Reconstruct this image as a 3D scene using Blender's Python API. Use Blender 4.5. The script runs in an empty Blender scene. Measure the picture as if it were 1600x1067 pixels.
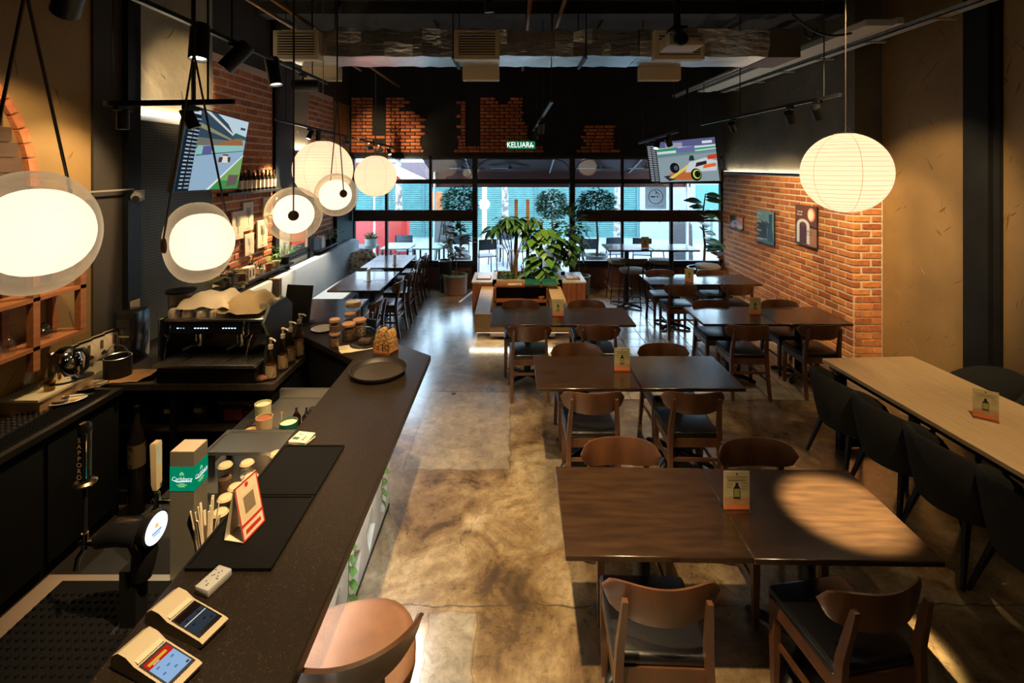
import bpy, bmesh, math, random
from mathutils import Vector, Matrix, Euler
random.seed(7)
R = math.radians
SC = bpy.context.scene
C = SC.collection
# ------------------------------------------------------------------ camera, world, exposure
F, CU, CV, EYE = 760.0, 800.0, 258.0, 2.5          # focal length and horizon of the 1600 x 1067 photograph
cam = bpy.data.cameras.new('camera'); cam.sensor_width = 36; cam.lens = F/1600*36
cam.shift_y = -(533.5-CV)/1600; cam.clip_start = .05; cam.clip_end = 200
co = bpy.data.objects.new('camera', cam); C.objects.link(co)
co.location = (0, 0, EYE); co.rotation_euler = (R(90), 0, 0); SC.camera = co
SC.view_settings.view_transform = 'Standard'; SC.view_settings.look = 'None'
SC.view_settings.exposure = 0.0; SC.view_settings.gamma = 1; SC.view_settings.use_curve_mapping = False
wd = bpy.data.worlds.new('sky'); SC.world = wd; wd.use_nodes = True
bg = wd.node_tree.nodes['Background']; bg.inputs[0].default_value = (.60, .80, 1, 1); bg.inputs[1].default_value = 10.0
def W(u, v, d): return Vector(((u-CU)*d/F, d, EYE-(v-CV)*d/F))
def G(u, v, z=0): return W(u, v, F*(EYE-z)/(v-CV))
LS, SP = 1.0, 6.0                                  # scales of lamp powers: bulbs and strips, spotlights
def lamp_spot(loc, aim, power, ang=50, col=(1, .72, .38), blend=.6, size=.03, parent=None):
    l = bpy.data.lights.new('spot_beam', 'SPOT'); l.energy = power*SP; l.color = col; l.spot_size = R(ang); l.spot_blend = blend
    l.shadow_soft_size = size
    o = bpy.data.objects.new('spot_beam', l); C.objects.link(o); o.location = loc
    o.rotation_euler = (Vector(aim)-Vector(loc)).to_track_quat('-Z', 'Y').to_euler(); return o
def lamp_point(loc, power, col=(1, .72, .4), size=.05):
    l = bpy.data.lights.new('bulb_glow', 'POINT'); l.energy = power*LS; l.color = col; l.shadow_soft_size = size
    o = bpy.data.objects.new('bulb_glow', l); C.objects.link(o); o.location = loc; return o
def lamp_area(loc, rot, sx, sy, power, col):
    l = bpy.data.lights.new('strip_glow', 'AREA'); l.shape = 'RECTANGLE'; l.size = sx; l.size_y = sy; l.energy = power*LS; l.color = col
    o = bpy.data.objects.new('strip_glow', l); C.objects.link(o); o.location = loc; o.rotation_euler = rot; return o
# ------------------------------------------------------------------ materials
MT = {}
def rgb(h): # sRGB 0-255 triple to linear
    return tuple(((c/255)/12.92 if c/255 <= .04045 else ((c/255+.055)/1.055)**2.4) for c in h)
def pm(name, col, rough=.5, metal=0, var=None, bump=None, coat=0, spec=.5, emit=None, sheen=0, rnd=0):
    """var=(scale, colour2, stretch, contrast lo, hi); bump=(scale, strength, stretch); rnd mixes brightness per object/island"""
    if name in MT: return MT[name]
    m = bpy.data.materials.new(name); m.use_nodes = True; nt = m.node_tree; N = nt.nodes; L = nt.links
    b = N['Principled BSDF']; b.inputs['Roughness'].default_value = rough; b.inputs['Metallic'].default_value = metal
    b.inputs['Base Color'].default_value = (*col, 1); b.inputs['Coat Weight'].default_value = coat; b.inputs['Coat Roughness'].default_value = .12
    b.inputs['Specular IOR Level'].default_value = spec; b.inputs['Sheen Weight'].default_value = sheen
    if emit: b.inputs['Emission Color'].default_value = (*emit[0], 1); b.inputs['Emission Strength'].default_value = emit[1]
    tc = N.new('ShaderNodeTexCoord'); out = None
    def noise(sc, st, det=6):
        mp = N.new('ShaderNodeMapping'); mp.inputs['Scale'].default_value = st; L.new(tc.outputs['Object'], mp.inputs[0])
        n = N.new('ShaderNodeTexNoise'); n.inputs['Scale'].default_value = sc; n.inputs['Detail'].default_value = det; L.new(mp.outputs[0], n.inputs[0]); return n
    if var:
        n = noise(var[0], var[2] if len(var) > 2 else (1, 1, 1))
        rp = N.new('ShaderNodeValToRGB'); rp.color_ramp.elements[0].position = var[3] if len(var) > 3 else .35; rp.color_ramp.elements[1].position = var[4] if len(var) > 4 else .65
        rp.color_ramp.elements[0].color = (*col, 1); rp.color_ramp.elements[1].color = (*var[1], 1); L.new(n.outputs[0], rp.inputs[0]); out = rp.outputs[0]
    if rnd:
        oi = N.new('ShaderNodeObjectInfo'); ge = N.new('ShaderNodeNewGeometry')
        ad = N.new('ShaderNodeMath'); ad.operation = 'ADD'; L.new(oi.outputs['Random'], ad.inputs[0]); L.new(ge.outputs['Random Per Island'], ad.inputs[1])
        fr = N.new('ShaderNodeMath'); fr.operation = 'FRACT'; L.new(ad.outputs[0], fr.inputs[0])
        mr = N.new('ShaderNodeMapRange'); mr.inputs[3].default_value = 1-rnd; mr.inputs[4].default_value = 1+rnd; L.new(fr.outputs[0], mr.inputs[0])
        hs = N.new('ShaderNodeHueSaturation'); L.new(mr.outputs[0], hs.inputs['Value'])
        mh = N.new('ShaderNodeMapRange'); mh.inputs[3].default_value = .5-.03*rnd; mh.inputs[4].default_value = .5+.03*rnd; L.new(fr.outputs[0], mh.inputs[0]); L.new(mh.outputs[0], hs.inputs['Hue'])
        if out: L.new(out, hs.inputs['Color'])
        else: hs.inputs['Color'].default_value = (*col, 1)
        out = hs.outputs[0]
    if out: L.new(out, b.inputs['Base Color'])
    if bump:
        n = noise(bump[0], bump[2] if len(bump) > 2 else (1, 1, 1)); bp = N.new('ShaderNodeBump'); bp.inputs['Strength'].default_value = bump[1]; bp.inputs['Distance'].default_value = .02
        L.new(n.outputs[0], bp.inputs['Height']); L.new(bp.outputs[0], b.inputs['Normal'])
    MT[name] = m; return m
def em(col, s=1.0):
    k = 'glow_%02x%02x%02x_%d' % (*[int(min(1, c)*255) for c in col], int(s*100))
    if k in MT: return MT[k]
    m = bpy.data.materials.new(k); m.use_nodes = True; nt = m.node_tree; nt.nodes.clear()
    e = nt.nodes.new('ShaderNodeEmission'); e.inputs[0].default_value = (*col, 1); e.inputs[1].default_value = s
    o = nt.nodes.new('ShaderNodeOutputMaterial'); nt.links.new(e.outputs[0], o.inputs[0]); MT[k] = m; return m
def pr(h, rough=.6):                                # printed colour
    return pm('print_%02x%02x%02x' % tuple(h), rgb(h), rough)
def glass(name, tint=(1, 1, 1), rough=.02, ior=1.45, extra=0):
    if name in MT: return MT[name]
    m = bpy.data.materials.new(name); m.use_nodes = True; nt = m.node_tree; nt.nodes.clear(); N = nt.nodes; L = nt.links
    t = N.new('ShaderNodeBsdfTransparent'); t.inputs[0].default_value = (*tint, 1)
    g = N.new('ShaderNodeBsdfGlossy'); g.inputs['Roughness'].default_value = rough
    f = N.new('ShaderNodeLayerWeight'); f.inputs[0].default_value = .5; mx = N.new('ShaderNodeMixShader'); o = N.new('ShaderNodeOutputMaterial')
    p = N.new('ShaderNodeMath'); p.operation = 'POWER'; p.inputs[1].default_value = 4; L.new(f.outputs['Facing'], p.inputs[0])
    k = N.new('ShaderNodeMath'); k.operation = 'MULTIPLY_ADD'; k.inputs[1].default_value = .7; k.inputs[2].default_value = .04+extra; L.new(p.outputs[0], k.inputs[0]); L.new(k.outputs[0], mx.inputs[0])
    L.new(t.outputs[0], mx.inputs[1]); L.new(g.outputs[0], mx.inputs[2]); L.new(mx.outputs[0], o.inputs[0]); MT[name] = m; return m
def paper(name, col, tr=.6, glow=0, gcol=(1, .8, .5)):
    if name in MT: return MT[name]
    m = bpy.data.materials.new(name); m.use_nodes = True; nt = m.node_tree; nt.nodes.clear(); N = nt.nodes; L = nt.links
    d = N.new('ShaderNodeBsdfDiffuse'); d.inputs[0].default_value = (*col, 1); t = N.new('ShaderNodeBsdfTranslucent'); t.inputs[0].default_value = (*col, 1)
    mx = N.new('ShaderNodeMixShader'); mx.inputs[0].default_value = tr; L.new(d.outputs[0], mx.inputs[1]); L.new(t.outputs[0], mx.inputs[2])
    e = N.new('ShaderNodeEmission'); e.inputs[0].default_value = (*gcol, 1); e.inputs[1].default_value = glow
    a = N.new('ShaderNodeAddShader'); L.new(mx.outputs[0], a.inputs[0]); L.new(e.outputs[0], a.inputs[1])
    o = N.new('ShaderNodeOutputMaterial'); L.new(a.outputs[0], o.inputs[0]); MT[name] = m; return m
# palette
BLK = pm('black_metal', (.008, .009, .010), .45, .3)
BLKP = pm('black_paint', (.007, .0075, .008), .75, spec=.25, var=(3, (.011, .0115, .012)))
CEIL = pm('ceiling_black', (.030, .028, .024), .9, var=(1.2, (.016, .015, .014)))
VINYL = pm('black_vinyl', (.006, .006, .008), .34, coat=.08, spec=.4, bump=(60, .05))
CWOOD = pm('chair_walnut', (.115, .047, .019), .36, coat=.25, var=(9, (.055, .0215, .010), (1, 1, .25), .3, .7))
TWOOD = pm('table_walnut', (.038, .0195, .0095), .26, coat=.55, var=(5, (.017, .009, .005), (1, 6, 1), .3, .7), bump=(14, .02, (1, 6, 1)))
LWOOD = pm('oak_laminate', (.62, .44, .24), .42, coat=.1, var=(7, (.52, .36, .19), (7, .7, 1), .3, .7))
OAK = pm('oak_planter', (.50, .33, .14), .5, var=(6, (.36, .22, .09), (1, 6, 6), .3, .7))
TEAK = pm('teak_red', (.26, .085, .03), .5, var=(8, (.15, .045, .018), (5, 5, .5), .3, .7))
SHELFW = pm('shelf_cedar', (.34, .13, .045), .5, var=(8, (.22, .08, .03), (5, .5, 5), .3, .7))
STEEL = pm('steel', (.62, .60, .57), .28, 1, bump=(40, .02, (1, 12, 1)))
CHROME = pm('chrome', (.8, .78, .75), .08, 1)
BRASS = pm('brass', (.45, .30, .12), .3, 1)
BRONZE = pm('bronze', (.16, .11, .07), .42, .7)
FOIL = pm('foil', (.92, .92, .91), .30, 1, var=(2, (.6, .58, .55)), bump=(7, .9, (1, 3, 3)))
WHITE = pm('white_paint', (.78, .77, .74), .5)
IVORY = pm('ivory_plastic', (.33, .28, .20), .4)
CERAM = pm('cream_ceramic', (.62, .52, .38), .3, coat=.3)
TERRA = pm('terracotta', (.42, .17, .08), .7, var=(12, (.33, .12, .06)))
CONC = pm('pot_concrete', (.30, .30, .29), .7, var=(8, (.22, .22, .22)))
BRICK = pm('brick_orange', (.48, .185, .060), .8, var=(16, (.34, .110, .036), (1, 1, 1), .3, .7), bump=(45, .45), rnd=.32)
BRICKD = pm('brick_red', (.44, .150, .055), .8, var=(16, (.32, .095, .038), (1, 1, 1), .3, .7), bump=(45, .4), rnd=.22)
MORTAR = pm('mortar', (.62, .52, .39), .9, var=(20, (.50, .41, .30)), bump=(80, .3))
MORTARD = pm('mortar_dark', (.014, .013, .013), .9)
LEATH = pm('tan_leather', (.135, .060, .029), .6, var=(14, (.105, .045, .021)), bump=(90, .06))
FABRIC = pm('grey_fabric', (.38, .42, .45), .9, var=(2.2, (.30, .335, .365), (1, 1, 1), .3, .7), bump=(160, .2), sheen=.2)
CHARF = pm('charcoal_fabric', (.024, .0235, .022), .95, bump=(200, .3), spec=.15)
LEAFM = pm('leaf_green', (.055, .16, .022), .42, var=(5, (.11, .26, .035)), rnd=.35)
LEAFD = pm('leaf_dark', (.018, .075, .022), .4, var=(5, (.04, .12, .03)), rnd=.35)
LEAFB = pm('leaf_blue', (.020, .085, .035), .5, var=(5, (.07, .20, .10)), rnd=.4)
LEAFR = pm('leaf_croton', (.16, .06, .03), .45, var=(4, (.09, .14, .03)), rnd=.4)
STEM = pm('bark', (.10, .065, .04), .85, var=(20, (.06, .04, .025)))
SOIL = pm('soil', (.03, .02, .014), .95)
GLASS = glass('clear_glass', (.93, .95, .95), .04, 1.45, .10)
PANE = glass('window_glass', (.93, .97, .98), .0, 1.5, .015)
DGLASS = glass('amber_glass', (.35, .18, .07))
GGLASS = glass('green_glass', (.10, .32, .24))
# counter top: dark brown composite stone with pale specks
CTOP = pm('counter_stone', (.011, .0075, .005), .34, coat=.0, spec=.2, var=(190, (.060, .042, .024), (1, 1, 1), .60, .72))
RUBBER = pm('black_rubber', (.0035, .0035, .004), .8, spec=.08)
# ------------------------------------------------------------------ mesh builder
class MB:
    def __init__(s): s.v = []; s.f = []; s.mi = []; s.c = 0
    def add(s, vs, fs, M=None):
        o = len(s.v); s.v += [tuple(M @ Vector(p)) if M is not None else tuple(p) for p in vs]
        s.f += [tuple(o+i for i in f) for f in fs]; s.mi += [s.c]*len(fs); return s
    def box(s, x0, x1, y0, y1, z0, z1, M=None):
        return s.add([(x0,y0,z0),(x1,y0,z0),(x1,y1,z0),(x0,y1,z0),(x0,y0,z1),(x1,y0,z1),(x1,y1,z1),(x0,y1,z1)],
                     [(0,3,2,1),(4,5,6,7),(0,1,5,4),(1,2,6,5),(2,3,7,6),(3,0,4,7)], M)
    def rbox(s, x0, x1, y0, y1, z0, z1, b=.01, seg=2, M=None):
        bm = bmesh.new(); bmesh.ops.create_cube(bm, size=1)
        for v in bm.verts: v.co = Vector(((x0+x1)/2+v.co.x*(x1-x0), (y0+y1)/2+v.co.y*(y1-y0), (z0+z1)/2+v.co.z*(z1-z0)))
        bmesh.ops.bevel(bm, geom=bm.edges[:], offset=b, segments=seg, profile=.5, affect='EDGES'); bm.verts.index_update()
        vs = [v.co.copy() for v in bm.verts]; fs = [[v.index for v in f.verts] for f in bm.faces]; bm.free(); return s.add(vs, fs, M)
    def loft(s, secs, M=None):                       # horizontal rectangles (cx, cy, z, hx, hy)
        vs = []
        for (x, y, z, hx, hy) in secs: vs += [(x-hx,y-hy,z),(x+hx,y-hy,z),(x+hx,y+hy,z),(x-hx,y+hy,z)]
        n = len(secs); fs = [(3,2,1,0), tuple(4*(n-1)+i for i in range(4))]
        for k in range(n-1):
            for i in range(4): fs.append((4*k+i, 4*k+(i+1)%4, 4*k+4+(i+1)%4, 4*k+4+i))
        return s.add(vs, fs, M)
    def rings(s, rs, closed=False, cap=True, M=None):
        n = len(rs[0]); vs = [p for r in rs for p in r]; fs = []; k = len(rs)
        for a in range(k if closed else k-1):
            b = (a+1) % k
            for i in range(n): fs.append((a*n+i, a*n+(i+1)%n, b*n+(i+1)%n, b*n+i))
        if cap and not closed: fs += [tuple(reversed(range(n))), tuple((k-1)*n+i for i in range(n))]
        return s.add(vs, fs, M)
    def tube(s, pts, r, n=8, closed=False, M=None, flat=1.0):
        P = [Vector(p) for p in pts]; k = len(P); rs = []; ref = None
        for i in range(k):
            d = (P[(i+1) % k]-P[i-1]) if closed else (P[min(i+1, k-1)]-P[max(i-1, 0)])
            d = d.normalized() if d.length > 1e-9 else Vector((0, 0, 1))
            if ref is None: ref = Vector((0, 0, 1)) if abs(d.z) < .9 else Vector((1, 0, 0))
            a = d.cross(ref).normalized(); b = a.cross(d).normalized(); ref = b if abs(b.dot(d)) < .9 else ref
            rr = r[i] if isinstance(r, (list, tuple)) else r
            rs.append([P[i]+(a*math.cos(2*math.pi*j/n)+b*math.sin(2*math.pi*j/n)*flat)*rr for j in range(n)])
        return s.rings(rs, closed, True, M)
    def cyl(s, p0, p1, r0, r1=None, n=14, M=None): return s.tube([p0, p1], [r0, r0 if r1 is None else r1], n, False, M)
    def lathe(s, prof, n=20, o=(0, 0, 0), M=None):
        vs = []; fs = []; idx = []
        for (r, z) in prof:
            if r < 1e-6: idx.append([len(vs)]); vs.append((o[0], o[1], o[2]+z))
            else:
                idx.append(list(range(len(vs), len(vs)+n)))
                vs += [(o[0]+r*math.cos(2*math.pi*j/n), o[1]+r*math.sin(2*math.pi*j/n), o[2]+z) for j in range(n)]
        for a, b in zip(idx, idx[1:]):
            if len(a) == 1 and len(b) == 1: continue
            for j in range(n):
                k = (j+1) % n
                if len(a) == 1: fs.append((a[0], b[k], b[j]))
                elif len(b) == 1: fs.append((a[j], a[k], b[0]))
                else: fs.append((a[j], a[k], b[k], b[j]))
        return s.add(vs, fs, M)
    def prism(s, poly, z0, z1, M=None):
        n = len(poly); vs = [(x, y, z0) for x, y in poly]+[(x, y, z1) for x, y in poly]
        return s.add(vs, [tuple(reversed(range(n))), tuple(range(n, 2*n))]+[(i, (i+1) % n, n+(i+1) % n, n+i) for i in range(n)], M)
    def ell(s, c, r, nu=20, nv=12, M=None):
        if isinstance(r, (int, float)): r = (r, r, r)
        T = Matrix.Translation(c) @ Matrix.Diagonal((*r, 1))
        return s.lathe([(math.sin(math.pi*i/nv), -math.cos(math.pi*i/nv)) for i in range(nv+1)], nu, (0, 0, 0), (M @ T) if M is not None else T)
    def quad(s, a, b, c, d): return s.add([a, b, c, d], [(0, 1, 2, 3)])
    def mat(s, i): s.c = i; return s
    def mesh(s, name, mats, smooth=True, ang=38):
        me = bpy.data.meshes.new(name); me.from_pydata(s.v, [], s.f); me.update()
        for m in (mats if isinstance(mats, (list, tuple)) else [mats]): me.materials.append(m)
        if any(s.mi): me.polygons.foreach_set('material_index', s.mi)
        if smooth:
            me.polygons.foreach_set('use_smooth', [True]*len(me.polygons)); me.set_sharp_from_angle(angle=R(ang))
        return me
    def build(s, name, mats, parent=None, loc=None, rot=None, smooth=True, ang=38):
        return link(name, s.mesh(name, mats, smooth, ang), parent, loc, rot)
def link(name, me, parent=None, loc=None, rot=None):
    o = bpy.data.objects.new(name, me); C.objects.link(o)
    if parent is not None: o.parent = parent
    if loc is not None: o.location = loc
    if rot is not None: o.rotation_euler = rot
    return o
def tag(o, label, cat, group=None):
    o['label'] = label; o['category'] = cat
    if group: o['group'] = group
    return o
def thing(name, label, cat, loc=(0, 0, 0), rotz=0, group=None):
    o = bpy.data.objects.new(name, None); C.objects.link(o); o.location = loc; o.rotation_euler = (0, 0, rotz); o.empty_display_size = .1
    return tag(o, label, cat, group)
def struct(o, label=None):
    o['kind'] = 'structure'
    if label: o['label'] = label
    return o
def copy_tree(o, parent=None):
    c = o.copy(); C.objects.link(c); c.parent = parent
    for ch in list(KIDS.get(o.name, [])) or [x for x in o.children]: copy_tree(ch, c)
    return c
KIDS = {}
def dup(o, loc, rotz=None, label=None, group=None):
    c = copy_tree(o); c.location = loc
    if rotz is not None: c.rotation_euler = (0, 0, rotz)
    if label: c['label'] = label
    if group: c['group'] = group
    return c
_tc = {}
def text_mb(mb, txt, size, M, align='CENTER', sx=1.0, shear=0):
    """flat lettering laid into builder mb; M maps text plane (x right, y up) to the surface"""
    k = (txt, align, shear)
    if k not in _tc:
        cu = bpy.data.curves.new('lettering', 'FONT'); cu.body = txt; cu.size = 1; cu.align_x = align; cu.align_y = 'CENTER'; cu.resolution_u = 3; cu.shear = shear; cu.space_line = .85
        ob = bpy.data.objects.new('lettering', cu); C.objects.link(ob); bpy.context.view_layer.update()
        me = bpy.data.meshes.new_from_object(ob); _tc[k] = ([v.co.copy() for v in me.vertices], [tuple(p.vertices) for p in me.polygons])
        bpy.data.objects.remove(ob); bpy.data.curves.remove(cu); bpy.data.meshes.remove(me)
    vs, fs = _tc[k]
    mb.add([(v.x*size*sx, v.y*size, 0) for v in vs], fs, M)
def frame(o, x, y):                                   # matrix: columns x, y, x cross y at o
    x = Vector(x).normalized(); z = x.cross(Vector(y)).normalized(); y = z.cross(x)
    return Matrix(((x.x, y.x, z.x, o[0]), (x.y, y.y, z.y, o[1]), (x.z, y.z, z.z, o[2]), (0, 0, 0, 1)))
# ------------------------------------------------------------------ the setting
XL, XR, YW, ZC = -3.32, 4.30, 9.90, 4.62            # left wall, brick wall, window wall, ceiling
XP = 4.66                                           # plastered right wall
# floor: worn amber concrete with blotches, hairline cracks and an old patch
def floor_mat():
    m = bpy.data.materials.new('worn_concrete'); m.use_nodes = True; nt = m.node_tree; N = nt.nodes; L = nt.links; b = N['Principled BSDF']
    g = N.new('ShaderNodeNewGeometry'); pos = g.outputs['Position']
    def noise(sc, det=8, dist=0.0, rough=.6):
        n = N.new('ShaderNodeTexNoise'); n.inputs['Scale'].default_value = sc; n.inputs['Detail'].default_value = det; n.inputs['Distortion'].default_value = dist
        n.inputs['Roughness'].default_value = rough; L.new(pos, n.inputs[0]); return n.outputs[0]
    def ramp(src, stops):
        r = N.new('ShaderNodeValToRGB'); e = r.color_ramp.elements
        while len(e) < len(stops): e.new(.5)
        for i, (p, c) in enumerate(stops): e[i].position = p; e[i].color = (*c, 1)
        L.new(src, r.inputs[0]); return r.outputs[0]
    def mix(f, a, c, mode='MIX'):
        x = N.new('ShaderNodeMix'); x.data_type = 'RGBA'; x.blend_type = mode
        if isinstance(f, float): x.inputs[0].default_value = f
        else: L.new(f, x.inputs[0])
        for s, q in ((6, a), (7, c)):
            if isinstance(q, tuple): x.inputs[s].default_value = (*q, 1)
            else: L.new(q, x.inputs[s])
        return x.outputs[2]
    base = ramp(noise(2.0, 12, .8, .68), [(.34, (.055, .030, .011)), (.44, (.16, .098, .040)), (.54, (.28, .20, .10)), (.66, (.44, .36, .24))])
    fine = ramp(noise(11, 12, .4, .8), [(.36, (.34, .31, .27)), (.62, (1, 1, 1))])
    col = mix(.75, base, fine, 'MULTIPLY')
    spots = ramp(noise(26, 4, 0, .5), [(.30, (.45, .42, .38)), (.40, (1, 1, 1))]); col = mix(.6, col, spots, 'MULTIPLY')
    # grey repair slab with its own ragged outline
    sx = N.new('ShaderNodeSeparateXYZ'); wob = N.new('ShaderNodeTexNoise'); wob.inputs['Scale'].default_value = 6; L.new(pos, wob.inputs[0])
    vm = N.new('ShaderNodeVectorMath'); vm.operation = 'MULTIPLY_ADD'; vm.inputs[1].default_value = (.07, .07, 0); L.new(wob.outputs['Color'], vm.inputs[0]); L.new(pos, vm.inputs[2]); L.new(vm.outputs[0], sx.inputs[0])
    def mth(op, a, bb=None):
        k = N.new('ShaderNodeMath'); k.operation = op
        for i, q in enumerate((a, bb)):
            if q is None: continue
            if isinstance(q, (int, float)): k.inputs[i].default_value = q
            else: L.new(q, k.inputs[i])
        return k.outputs[0]
    def rect(x0, x1, y0, y1, soft=60):
        dx = mth('SUBTRACT', (x1-x0)/2, mth('ABSOLUTE', mth('SUBTRACT', sx.outputs[0], (x0+x1)/2)))
        dy = mth('SUBTRACT', (y1-y0)/2, mth('ABSOLUTE', mth('SUBTRACT', sx.outputs[1], (y0+y1)/2)))
        return mth('MINIMUM', dx, dy)
    d1 = rect(-.86, .02, 4.02, 5.4); d2 = rect(-.55, .0, .2, 2.78); d3 = rect(.22, .75, 3.2, 4.15)
    def inside(d): k = N.new('ShaderNodeClamp'); L.new(mth('MULTIPLY', d, 40.0), k.inputs[0]); return k.outputs[0]
    def edge(d, w=.006): k = N.new('ShaderNodeClamp'); L.new(mth('SUBTRACT', 1.0, mth('DIVIDE', mth('ABSOLUTE', d), w)), k.inputs[0]); return k.outputs[0]
    grey = mix(.8, (.34, .31, .26), fine, 'MULTIPLY')
    col = mix(mth('MULTIPLY', inside(d1), .6), col, grey); col = mix(mth('MULTIPLY', inside(d2), .0), col, grey)
    col = mix(mth('MULTIPLY', inside(d3), .45), col, mix(.9, (.20, .17, .12), fine, 'MULTIPLY'))
    d4 = rect(-.42, -.16, .5, 2.76); col = mix(mth('MULTIPLY', inside(d4), .6), col, mix(.9, (.33, .33, .30), fine, 'MULTIPLY'))
    vo = N.new('ShaderNodeTexVoronoi'); vo.feature = 'DISTANCE_TO_EDGE'; vo.inputs['Scale'].default_value = .55; vo.inputs['Randomness'].default_value = 1
    vm2 = N.new('ShaderNodeVectorMath'); vm2.operation = 'MULTIPLY_ADD'; vm2.inputs[1].default_value = (.35, .35, 0); L.new(wob.outputs['Color'], vm2.inputs[0]); L.new(pos, vm2.inputs[2]); L.new(vm2.outputs[0], vo.inputs['Vector'])
    ck = mth('MULTIPLY', mth('LESS_THAN', vo.outputs['Distance'], .0022), mth('GREATER_THAN', noise(1.1, 3), .55))
    joint = mth('LESS_THAN', mth('ABSOLUTE', mth('SUBTRACT', sx.outputs[1], 2.80)), .006)
    joint = mth('MULTIPLY', joint, mth('GREATER_THAN', sx.outputs[0], -.6))
    cr = mth('MAXIMUM', mth('MAXIMUM', mth('MULTIPLY', ck, .6), mth('MULTIPLY', joint, .8)), mth('MAXIMUM', mth('MULTIPLY', edge(d1), .85), mth('MULTIPLY', edge(d4), .6)))
    col = mix(cr, col, (.055, .04, .025)); L.new(col, b.inputs['Base Color'])
    rr = N.new('ShaderNodeMapRange'); rr.inputs[3].default_value = .30; rr.inputs[4].default_value = .56; L.new(noise(3.2, 8, .4), rr.inputs[0]); L.new(rr.outputs[0], b.inputs['Roughness'])
    bp = N.new('ShaderNodeBump'); bp.inputs['Strength'].default_value = .35; bp.inputs['Distance'].default_value = .01
    L.new(mth('SUBTRACT', noise(22, 8, 0, .7), cr), bp.inputs['Height']); L.new(bp.outputs[0], b.inputs['Normal'])
    b.inputs['Specular IOR Level'].default_value = .5; b.inputs['Coat Weight'].default_value = 1.0; b.inputs['Coat Roughness'].default_value = .20; b.inputs['Coat IOR'].default_value = 3.0
    return m
FLOORM = floor_mat()
floor = struct(MB().box(XL-.2, XP+.2, -1.4, YW+.1, -.12, 0).build('floor', FLOORM))
TILE = pm('floor_tile', (.42, .40, .36), .22, coat=.5, var=(5, (.27, .23, .18)), bump=(30, .08), rnd=.10)
tm = MB().rbox(-.146, .146, -.146, .146, -.004, .004, .003, 1).mesh('tile', TILE)
for i in range(11):
    for j in range(10):
        x, y = 1.12+.298*i, 5.33+.298*j
        if x < XR-.12 and y < 8.3: link('tile', tm, floor, (x, y, .0045))
MB().box(-2.83, -1.86, -.5, 3.58, 0, .006).build('bar_floor', pm('bar_floor_dark', (.030, .020, .012), .6, var=(3, (.018, .012, .008))), floor)
# small drain dot and a dashed strip on the floor by the door
tag(MB().lathe([(0, .004), (.022, .004), (.026, 0)], 14).build('floor_stud', BLK, loc=G(709, 615, 0)), 'small black stud set in the concrete floor', 'floor stud')
t = thing('floor_marker', 'black and white dashed strip on the floor by the doorway', 'floor marker', (0, 0, 0)); m0, m1 = G(714, 472), G(738, 453)
for k in range(6):
    p = m0.lerp(m1, k/6); q = m0.lerp(m1, (k+.55)/6); MB().box(0, (q-p).length, -.02, .02, 0, .004, frame((p.x, p.y, 0), q-p, Vector((0, 0, 1)).cross(q-p))).build('dash', BLK, t)
MB().box(0, (m1-m0).length, -.07, -.02, 0, .003, frame((m0.x, m0.y, 0), m1-m0, Vector((0, 0, 1)).cross(m1-m0))).build('pale_strip', WHITE, t)
# ceiling slab with beams
ce = struct(MB().box(XL-.2, XP+.2, -1.4, YW+.1, ZC, ZC+.15).build('ceiling', CEIL))
for k, (x0, x1, y0, y1) in enumerate([(-3.3, 4.6, 6.3, 6.55), (-3.3, 4.6, 8.1, 8.35), (-1.3, -1.12, 6.55, 9.8), (1.3, 1.48, 6.55, 9.8), (-.15, .0, 6.55, 8.1)]):
    MB().box(x0, x1, y0, y1, ZC-.16 if k < 2 else ZC-.07, ZC).build('beam', CEIL, ce)
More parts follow.
